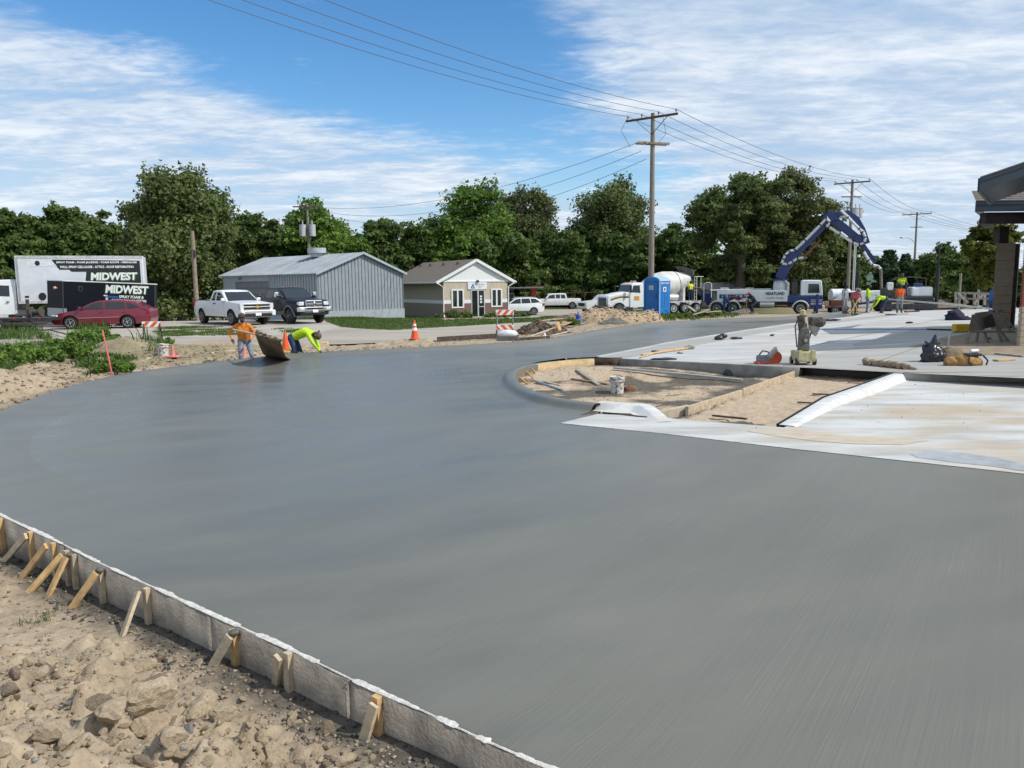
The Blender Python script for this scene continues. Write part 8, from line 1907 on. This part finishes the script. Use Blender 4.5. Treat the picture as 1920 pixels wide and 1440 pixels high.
# white tank and parked machines behind the crew
t=thing('white_van','white van partly hidden behind the crew under the boom','van')
mb=MB(); mb.prism([(2.6,.4),(2.7,.9),(2.2,1.15),(1.5,1.9),(-2.4,1.95),(-2.5,.4)],-.95,.95); mb.build('body',white_paint,t,bevel=.08)
mb=MB(); mb.prism([(2.05,1.2),(1.48,1.78),(.8,1.8),(.8,1.2)],-.965,.965); mb.build('side_window',glass,t)
for x in (1.7,-1.6):
    for s in (1,-1): wheel(t,x,s*.85,.36,.22,s)
place(t,1615,72,R(170))
t=thing('fuel_tank','white cylindrical tank on a stand behind the grey clothed worker','tank')
mb=MB(); mb.cyl((-.9,0,1.5),(.9,0,1.5),.6,n=18); mb.build('tank_body',white_dull,t,smooth=True,bevel=.05)
for x in (-.6,.6):
    for y in (-.4,.4): mb=MB(); mb.box((x,y,.5),(.08,.08,1.0)); mb.build('leg',darksteel,t)
place(t,1573,74,0)
t=thing('utility_cart','small red utility trailer with spoked frame behind the crew','cart')
mb=MB(); mb.box((0,0,.6),(2.2,1.1,.12)); mb.box((-.3,0,.95),(1.2,.9,.5)); mb.build('cart_body',M('rusty_red',(.16,.05,.03)),t,bevel=.03)
for s in (1,-1): wheel(t,0,s*.65,.34,.2,s)
mb=MB(); mb.beam((1.1,0,.55),(2.0,0,.45),.08,.08); mb.build('drawbar',darksteel,t)
place(t,1562,68,R(170))
# wooden board fence by the mixer
wf=thing('board_fence','dark wooden board fence left of the mixer truck','fence')
for k in range(40): mb=MB() if k==0 else None; 
mb=MB(); mb.box((0,0,.85),(.135,.03,1.7)); b0=mb.build('board',M('fence_brown',(.075,.062,.052),.9,var=.2,scale=3),wf)
for k in range(1,58):
    o=b0.copy(); COL.objects.link(o); o.location=(k*.145,random.uniform(-.01,.01),random.uniform(-.03,.02))
for z in (.4,1.4): mb=MB(); mb.box((4.1,.05,z),(8.4,.05,.09)); mb.build('rail',M('fence_brown',(.075,.062,.052)),wf)
place(wf,1090,98,R(2)); wf.scale=(.78,1,1.35)
# pale fence bits behind the pump
for k in range(5): pass
sf=thing('pale_shed','pale low shed roof glimpsed behind the pump truck bed','shed')
mb=MB(); mb.box((0,0,1.0),(7,3,2.0)); mb.build('wall',M('pale_wall',(.42,.38,.32),.8,var=.1),sf); mb=MB(); mb.prism([(-1.9,2.0),(0,2.8),(1.9,2.0)],-3.8,3.8,plane='yz'); mb.build('roof',M('pale_roof',(.36,.33,.28),.8,var=.15),sf)
place(sf,1374,92,R(-10))
# ================================================================ rocks and clods
ROCKM=M('pale_clod',(.52,.42,.29),.95,col2=(.34,.265,.18),scale=6,bump=.7,bscale=22); ROCKD=M('brown_clod',(.30,.235,.165),.95,col2=(.17,.13,.09),scale=6,bump=.7,bscale=22); ROCKS=M('soil_crumb',(.38,.30,.205),.95,col2=(.25,.195,.135),scale=6,bump=.5,bscale=25); ROCKG=M('grey_lump',(.36,.36,.34),.95,col2=(.22,.22,.21),scale=8,bump=.8,bscale=30)
def rockmesh(seed,sub=2):
    from mathutils import noise
    bm=bmesh.new(); bmesh.ops.create_icosphere(bm,subdivisions=sub,radius=1); rr=random.Random(seed)
    pl=[(Vector((rr.gauss(0,1),rr.gauss(0,1),rr.gauss(0,1))).normalized(),rr.uniform(.45,.8)) for _ in range(9)]
    for v in bm.verts:
        for n,d in pl:
            k=v.co.dot(n)-d
            if k>0: v.co-=n*k*.9
        v.co*=1+.16*noise.noise(v.co*3+Vector((seed*3,0,0)))+.08*noise.noise(v.co*8+Vector((seed,1,0)))
    me=bpy.data.meshes.new('rock'); bm.to_mesh(me); bm.free(); me.materials.append(ROCKM); return me
RK=[rockmesh(i,3) for i in range(8)]; RKD=[m_.copy() for m_ in RK[:4]]
for m_ in RKD: m_.materials[0]=ROCKD
RKG=[m_.copy() for m_ in RK[4:7]]
for m_ in RKG: m_.materials[0]=ROCKG
big=[(90,1250,.060,RK[0],'pale angular clod lying alone at the upper left of the spoil heap'),(283,1318,.115,RK[1],'largest cracked tan clod in the middle of the spoil heap'),(215,1368,.080,RK[2],'broad tan clod left of and below the largest one'),(375,1340,.085,RK[3],'rounded tan clod right of the largest one'),(300,1238,.050,RKD[0],'dark brown clod near the form braces'),(330,1370,.055,RK[4],'tan clod directly under the largest one'),(355,1375,.04,RKG[0],'pale grey mortar lump right of the bottom of the heap'),(72,1415,.035,RK[5],'round pale stone near the bottom left corner'),(30,1275,.045,RKD[1],'brown clod at the left edge of the heap'),(130,1325,.03,RKG[1],'grey clod in the left part of the heap'),(255,1256,.040,RK[6],'flat pale clod at the foot of a brace'),(20,1305,.05,RKD[2],'dark clod at the left edge below the brown clod'),(345,1425,.035,RKG[2],'grey mortar lump at the bottom edge of the picture')]
for px,py,r,me,l in big:
    q=onG(px,py); o=bpy.data.objects.new('rock',me); COL.objects.link(o); o.location=q+Vector((0,0,r*.35)); o.scale=(r*1.15,r,r*.8); o.rotation_euler=(random.uniform(-.3,.3),random.uniform(-.3,.3),random.uniform(0,6)); tag(o,l,'rock')
rr=random.Random(4); cnt=0
while cnt<150:
    px=rr.uniform(-20,780);py=rr.uniform(1170,1470); q=onG(px,py)
    if inpoly(outer+[(9,.5),(9,7)],np.array([q.x]),np.array([q.y]))[0] or q.y>6.2: continue
    if float(dist_outer(np.array([[q.x]]),np.array([[q.y]]))[0,0])<.16: continue
    if py<1225 and rr.random()<.75: continue
    r=rr.uniform(.010,.020)+.05*rr.random()**4; me=rr.choice(RK+RKD[:2]+RK); o=bpy.data.objects.new('rock',me); COL.objects.link(o); o.location=q+Vector((0,0,r*.3)); o.scale=(r*rr.uniform(.8,1.5),r,r*rr.uniform(.6,.95)); o.rotation_euler=(rr.uniform(-.6,.6),rr.uniform(-.6,.6),rr.uniform(0,6)); tag(o,'small tan clod among many on the foreground spoil heap','rock','small clods on the foreground spoil heap'); cnt+=1
def leafclump(*a,**k): pass
def scatter(name,mat,pts,label=None,seed=1,flat=.7,kind='stuff'):
    """tiny faceted stones joined into one mesh; pts = (x,y,z,r)"""
    r_=np.random.default_rng(seed); base=np.array([(1,0,0),(-1,0,0),(0,1,0),(0,-1,0),(0,0,1),(0,0,-1)],float); fs=np.array([(0,2,4),(2,1,4),(1,3,4),(3,0,4),(2,0,5),(1,2,5),(3,1,5),(0,3,5)])
    P_=np.array(pts); n=len(P_); V=base[None]*(.65+.7*r_.random((n,6,1))); V[:,:,2]*=flat; V+=r_.normal(size=(n,6,3))*.18
    a=r_.random(n)*6.28; c,s=np.cos(a)[:,None],np.sin(a)[:,None]; x=V[:,:,0]*c-V[:,:,1]*s; y=V[:,:,0]*s+V[:,:,1]*c; V[:,:,0]=x;V[:,:,1]=y
    V=V*P_[:,3][:,None,None]+P_[:,None,:3]; F=(fs[None]+6*np.arange(n)[:,None,None]).reshape(-1,3)
    o=meshobj(name,V.reshape(-1,3),F,mat,None,kind); 
    if label: o['label']=label; o['category']='gravel'
    return o
def gzv(x,y):
    i=np.clip(np.searchsorted(XL,x)-1,0,nx-2); j=np.clip(np.searchsorted(YL,y)-1,0,ny-2); u=(x-XL[i])/(XL[i+1]-XL[i]); v=(y-YL[j])/(YL[j+1]-YL[j])
    return (Z[j,i]*(1-u)+Z[j,i+1]*u)*(1-v)+(Z[j+1,i]*(1-u)+Z[j+1,i+1]*u)*v
r2=np.random.default_rng(11)
def field(n,x0,x1,y0,y1,rmin,rmax,cond,pw=3):
    x=r2.uniform(x0,x1,n);y=r2.uniform(y0,y1,n); k=cond(x,y); x=x[k];y=y[k]; r=rmin+(rmax-rmin)*r2.random(len(x))**pw; return np.stack([x,y,gzv(x,y)+r*.25,r],-1)
dO=lambda x,y:dist_outer(x[None],y[None])[0]
inS=lambda x,y:inpoly(Pslab,x,y)
a1_=field(34000,-5.2,1.2,2.2,6.6,.0035,.020,lambda x,y:(~inS(x,y))&(dO(x,y)>.10)&((y<4.9)|(r2.random(len(x))<.3)),3.5)
h_=len(a1_)//2
scatter('crumbled_soil',ROCKS,a1_[:h_],'crumbled tan soil over the foreground spoil heap',2); scatter('crumbled_soil',ROCKD,a1_[h_:int(h_*1.7)],'darker soil crumbs over the foreground spoil heap',3); scatter('pale_crumbs',ROCKG,a1_[int(h_*1.96):],'pale gravel crumbs over the foreground spoil heap',4)
a2_=field(26000,-17,-2.5,7,27,.012,.065,lambda x,y:(~inS(x,y))&(dO(x,y)<4.5)&(dO(x,y)>.08),4)
scatter('spoil_clods',ROCKS,a2_[::2],'clods and pebbles strewn along the far-left spoil bank',5); scatter('spoil_clods',ROCKD,a2_[1::2],'brown clods strewn along the far-left spoil bank',6)
a3_=field(5000,-3,9,20,40,.01,.05,lambda x,y:(~inS(x,y))&(dO(x,y)<3)&(dO(x,y)>.1),3); scatter('spoil_clods',ROCKS,a3_,'pebbles on the sandy strip beside the street',7)
a4_=field(5000,.5,10,11,22,.004,.022,lambda x,y:inpoly(P_isl,x,y),3); scatter('island_crumbs',ROCKD,a4_,'dark crumbs scattered over the dirt island',8)
a5_=field(260,5,9,11,14,.02,.05,lambda x,y:np.hypot(x-at(1385,787,0).x,(y-at(1385,787,0).y)*1.6)<.42,1); scatter('mortar_crumbs',mort,a5_,'dark wet mortar lump dumped at the front of the sandy bed',9)
a6_=field(14000,-5.2,1.6,2.6,7,.005,.022,lambda x,y:(~inS(x,y))&(dO(x,y)>.03)&(dO(x,y)<.30+.1*np.sin(x*5)),2); scatter('spilled_mortar',mort,a6_,'dark damp mortar spilled along the foot of the form',10)
for nm_,(px,py,rx,ry,n_,m_,l_) in {'a':(1015,625,1.4,.75,900,CLODM,'chunks of dark soil on the clod heap'),'b':(1152,603,2.7,1.3,1600,SANDM,'lumps of sand on the sand heap')}.items():
    q=at(px,py,0); th=r2.uniform(0,6.28,n_); ra_=np.sqrt(r2.random(n_)); xs_=ra_*np.cos(th); ys_=ra_*np.sin(th)
    ob=[o for o in COL.objects if o.get('label','').startswith('low heap of dark' if nm_=='a' else 'tall heap of tan')][0]; co=np.array([v.co for v in ob.data.vertices]); 
    zz=np.array([co[np.argmin((co[:,0]-a*rx)**2+(co[:,1]-b*ry)**2),2] for a,b in zip(xs_,ys_)])
    scatter('heap_lumps',m_,np.stack([q.x+xs_*rx,q.y+ys_*ry,ob.location.z+zz+.01,.02+.07*r2.random(n_)**2.5],-1),l_,30+len(nm_)+n_)
# slab litter
a7_=field(0+700,3,16,11,26,.004,.014,lambda x,y:inpoly(P_B,x,y),2); 
a7_[:,2]=.012; scatter('slab_crumbs',ROCKD,a7_,'dark crumbs scattered on the white parking slab',12)
# ================================================================ grass and weeds
def blades(name,pts,h,w,mat,seed=1,per=7,spread=.12,label=None,lean=.5,cat='grass'):
    r_=np.random.default_rng(seed); P_=np.repeat(np.asarray(pts),per,0); n=len(P_); a=r_.random(n)*6.28; off=r_.normal(size=(n,2))*spread; hh=h*(.5+.8*r_.random(n)); ln=(r_.random(n)*lean)*hh; an=r_.random(n)*6.28
    b=np.stack([P_[:,0]+off[:,0],P_[:,1]+off[:,1],P_[:,2]-.01],-1); sx=np.stack([np.cos(a),np.sin(a),0*a],-1)*(w*(.6+.8*r_.random(n)))[:,None]
    mid=b+np.stack([np.cos(an)*ln*.35,np.sin(an)*ln*.35,hh*.6],-1); tip=b+np.stack([np.cos(an)*ln,np.sin(an)*ln,hh],-1)
    V=np.stack([b-sx,b+sx,mid+sx*.8,tip,mid-sx*.8],1).reshape(-1,3); k=np.arange(n)[:,None]*5; F=np.concatenate([k+np.array([[0,1,2,4]]),k+np.array([[4,2,3,3]])])
    F4=k+np.array([[0,1,2,4]]); me=None
    T=np.concatenate([k+np.array([[0,1,2]]),k+np.array([[0,2,4]]),k+np.array([[4,2,3]])])
    o=meshobj(name,V,T,mat,None,'stuff'); t=np.repeat(r_.random(n),5).astype(np.float32); at_=o.data.attributes.new('tint','FLOAT','POINT'); at_.data.foreach_set('value',t*.9)
    if label: o['label']=label; o['category']=cat
    return o
GR=leaf_mat('grass_blades',(.045,.08,.014),(.13,.20,.04),(.30,.27,.12)); WD=leaf_mat('weed_leaves',(.04,.085,.016),(.12,.20,.045),(.25,.25,.08))
def poly_pts(P_,n,seed,cond=None,z=None):
    r_=np.random.default_rng(seed); P2=np.array(P_); mn=P2.min(0);mx=P2.max(0); x=r_.uniform(mn[0],mx[0],n);y=r_.uniform(mn[1],mx[1],n); k=inpoly(P_,x,y)
    if cond is not None: k&=cond(x,y)
    x=x[k];y=y[k]; return np.stack([x,y,gzv(x,y) if z is None else np.full(len(x),z)],-1)
blades('lawn_grass',poly_pts(P_lawn,13000,1),.10,.012,GR,1,6,.10,'short green lawn in front of the grey shed and the office')
# patchy strip in the gravel lot and behind
lotg=PX([(300,612),(470,614),(575,618),(590,624),(440,629),(300,631),(290,622)],0); pts=poly_pts(lotg,5200,2,lambda x,y:fbm(x*.9,y*.9,3)>-.05); pts[:,2]=np.interp(pts[:,1],_gy,_gz)+.005
blades('verge_grass',pts,.08,.012,GR,2,6,.10,'patchy green verge on the gravel between the pickups and the street')
lg2=PX([(290,560),(600,575),(605,600),(360,590),(300,590)],0); 
far_=np.stack([r2.uniform(-36,-10,5000),r2.uniform(51,60,5000)],-1); far_=far_[~inpoly(P_lot,far_[:,0],far_[:,1])]; far_=np.column_stack([far_,gzv(far_[:,0],far_[:,1])]); blades('tall_grass',far_,.22,.02,GR,3,6,.15,'rough grass at the foot of the trees behind the gravel lot')
# weeds on the far-left bank
def weed_cond(x,y): return (~inS(x,y))&(dO(x,y)>.8)&(~inpoly(P_street,x,y))
wp=PX([(-150,640),(0,600),(60,612),(120,645),(190,640),(230,640),(300,650),(300,668),(255,655),(190,655),(120,668),(60,692),(0,710),(-150,735)],.1)
pts=poly_pts(wp,17000,5,lambda x,y:weed_cond(x,y)&(fbm(x*.5,y*.5,3)>-.35)); blades('weeds',pts,.34,.013,WD,4,12,.17,'tall green weeds covering the far-left bank',.9,'weeds')
wp2=PX([(130,640),(185,600),(205,640),(300,650),(300,664),(200,652),(150,662)],.1); pts=poly_pts(wp2,2400,6,weed_cond); blades('weeds',pts,.50,.015,WD,5,16,.2,'taller weeds behind the pink survey lath',.9,'weeds')
wp3=PX([(100,668),(190,660),(250,668),(235,700),(180,715),(140,690)],.1); pts=poly_pts(wp3,1500,7,lambda x,y:weed_cond(x,y)&(fbm(x*1.1,y*1.1,3)>.02)); blades('weeds',pts,.16,.02,WD,6,9,.10,'low weeds around the foot of the pink lath',.9,'weeds')
for k,(px,py,h,l) in enumerate(((712,597,.75,'dark leafy bush left of the office door'),(752,597,.55,'low yellow-green bush near the downspout'),(938,597,.5,'small bush under the right office window'))):
    pass
def bush(px,Y,R_,H_,label,kind='dark',seed=1,n=2600,z=None):
    r_=np.random.default_rng(seed); b=gx(px,Y); b.z=max(b.z,gz(b.x,b.y))-.02; t=thing('garden_bush',label,'bush',b); C=r_.normal(size=(14,3))*np.array([R_*.45,R_*.35,H_*.18])+np.array([0,0,H_*.45]); RD=np.full(14,H_*.38)
    V,F,ti=crown_quads(r_,C,RD,n,.07,0); o=meshobj('foliage',V,F,LF[kind],t); a=o.data.attributes.new('tint','FLOAT','POINT'); a.data.foreach_set('value',ti.astype(np.float32))
    mb=MB()
    for k in range(5): mb.cyl((0,0,-.1),(r_.normal()*.2,r_.normal()*.2,H_*.6),.02,.01,n=5)
    mb.build('stems',BARK,t,kind='stuff')
bush(852,65.5,1.1,.95,'dark rounded bush left of the office door','dark',1); bush(876,65.6,.8,.65,'lower yellow-green bush right of the dark rounded bush','bright',2); bush(938,66.5,1.0,.75,'small bush under the right office window','bright',3)
bush(962,68,1.4,.6,'low shrub at the right corner of the office beside the wagon','dark',4,3000)
bush(1216,44.2,1.1,.55,'leafy weed clump in front of the mixer wheel, left of the toilet','bright',5,3500); bush(1194,44.5,.8,.4,'low weed clump right of the sand heap','dark',6)
bush(1072,37.8,.6,.5,'green weed clump between the timber pile and the blue cooler','bright',7,2000)
bush(1275,44.5,1.6,.3,'low grass clump right of the portable toilet','bright',8,3000); bush(1320,46,1.4,.35,'grassy clump before the scrap boards','dark',9,3000); bush(1345,47,1.2,.3,'grassy clump left of the bending maroon worker','bright',10,2500)
for k_,(px_,Y_,R1,H1_,l_,kd_) in enumerate(((178,28.5,.9,.75,'tall leafy weed clump in front of the red hatchback front wheel','bright'),(60,25,1.5,.55,'broad leafy weed clump at the left edge below the flatbed','bright'),(128,22.5,1.2,.42,'leafy weed clump left of the pink lath','bright'),(250,26.5,1.0,.45,'leafy weed clump left of the folding barricade','bright'),(20,21,1.2,.5,'leafy weed clump nearest the left edge of the bank','bright'),(215,19.2,.5,.25,'small leafy weed clump at the foot of the pink lath','bright'),(100,27,1.0,.5,'leafy weed clump behind the dark soil patch','bright'))):
    bush(px_,Y_,R1,H1_,l_,kd_,60+k_,3200)
    COL.objects[-1] if False else None
bush(1866,25.2,.8,.25,'low weeds in the shade under the sawhorses','dark',11,1500)
vg=PX([(1200,594),(1260,590),(1380,588),(1385,594),(1280,600),(1215,603)],0); pts=poly_pts(vg,2600,9,lambda x,y:~inS(x,y)); blades('verge_grass',pts,.16,.016,GR,9,7,.12,'rough grass around the foot of the portable toilet')
lw=PX([(1040,594),(1140,586),(1190,590),(1190,600),(1110,603),(1075,610),(1060,603)],0); pts=poly_pts(lw,2500,10,lambda x,y:~inS(x,y)); blades('verge_grass',pts,.10,.014,GR,10,6,.12,'short grass around the blue cooler and the sand heap')
tf=np.array([[onG(45,1172).x,onG(45,1172).y],[onG(80,1168).x,onG(80,1168).y],[onG(90,1155).x,onG(90,1155).y]]); tf=np.column_stack([tf,gzv(tf[:,0],tf[:,1])]); blades('grass_tuft',tf,.05,.003,GR,12,28,.035,'small green grass tuft on the trampled soil by the braces',1.2)
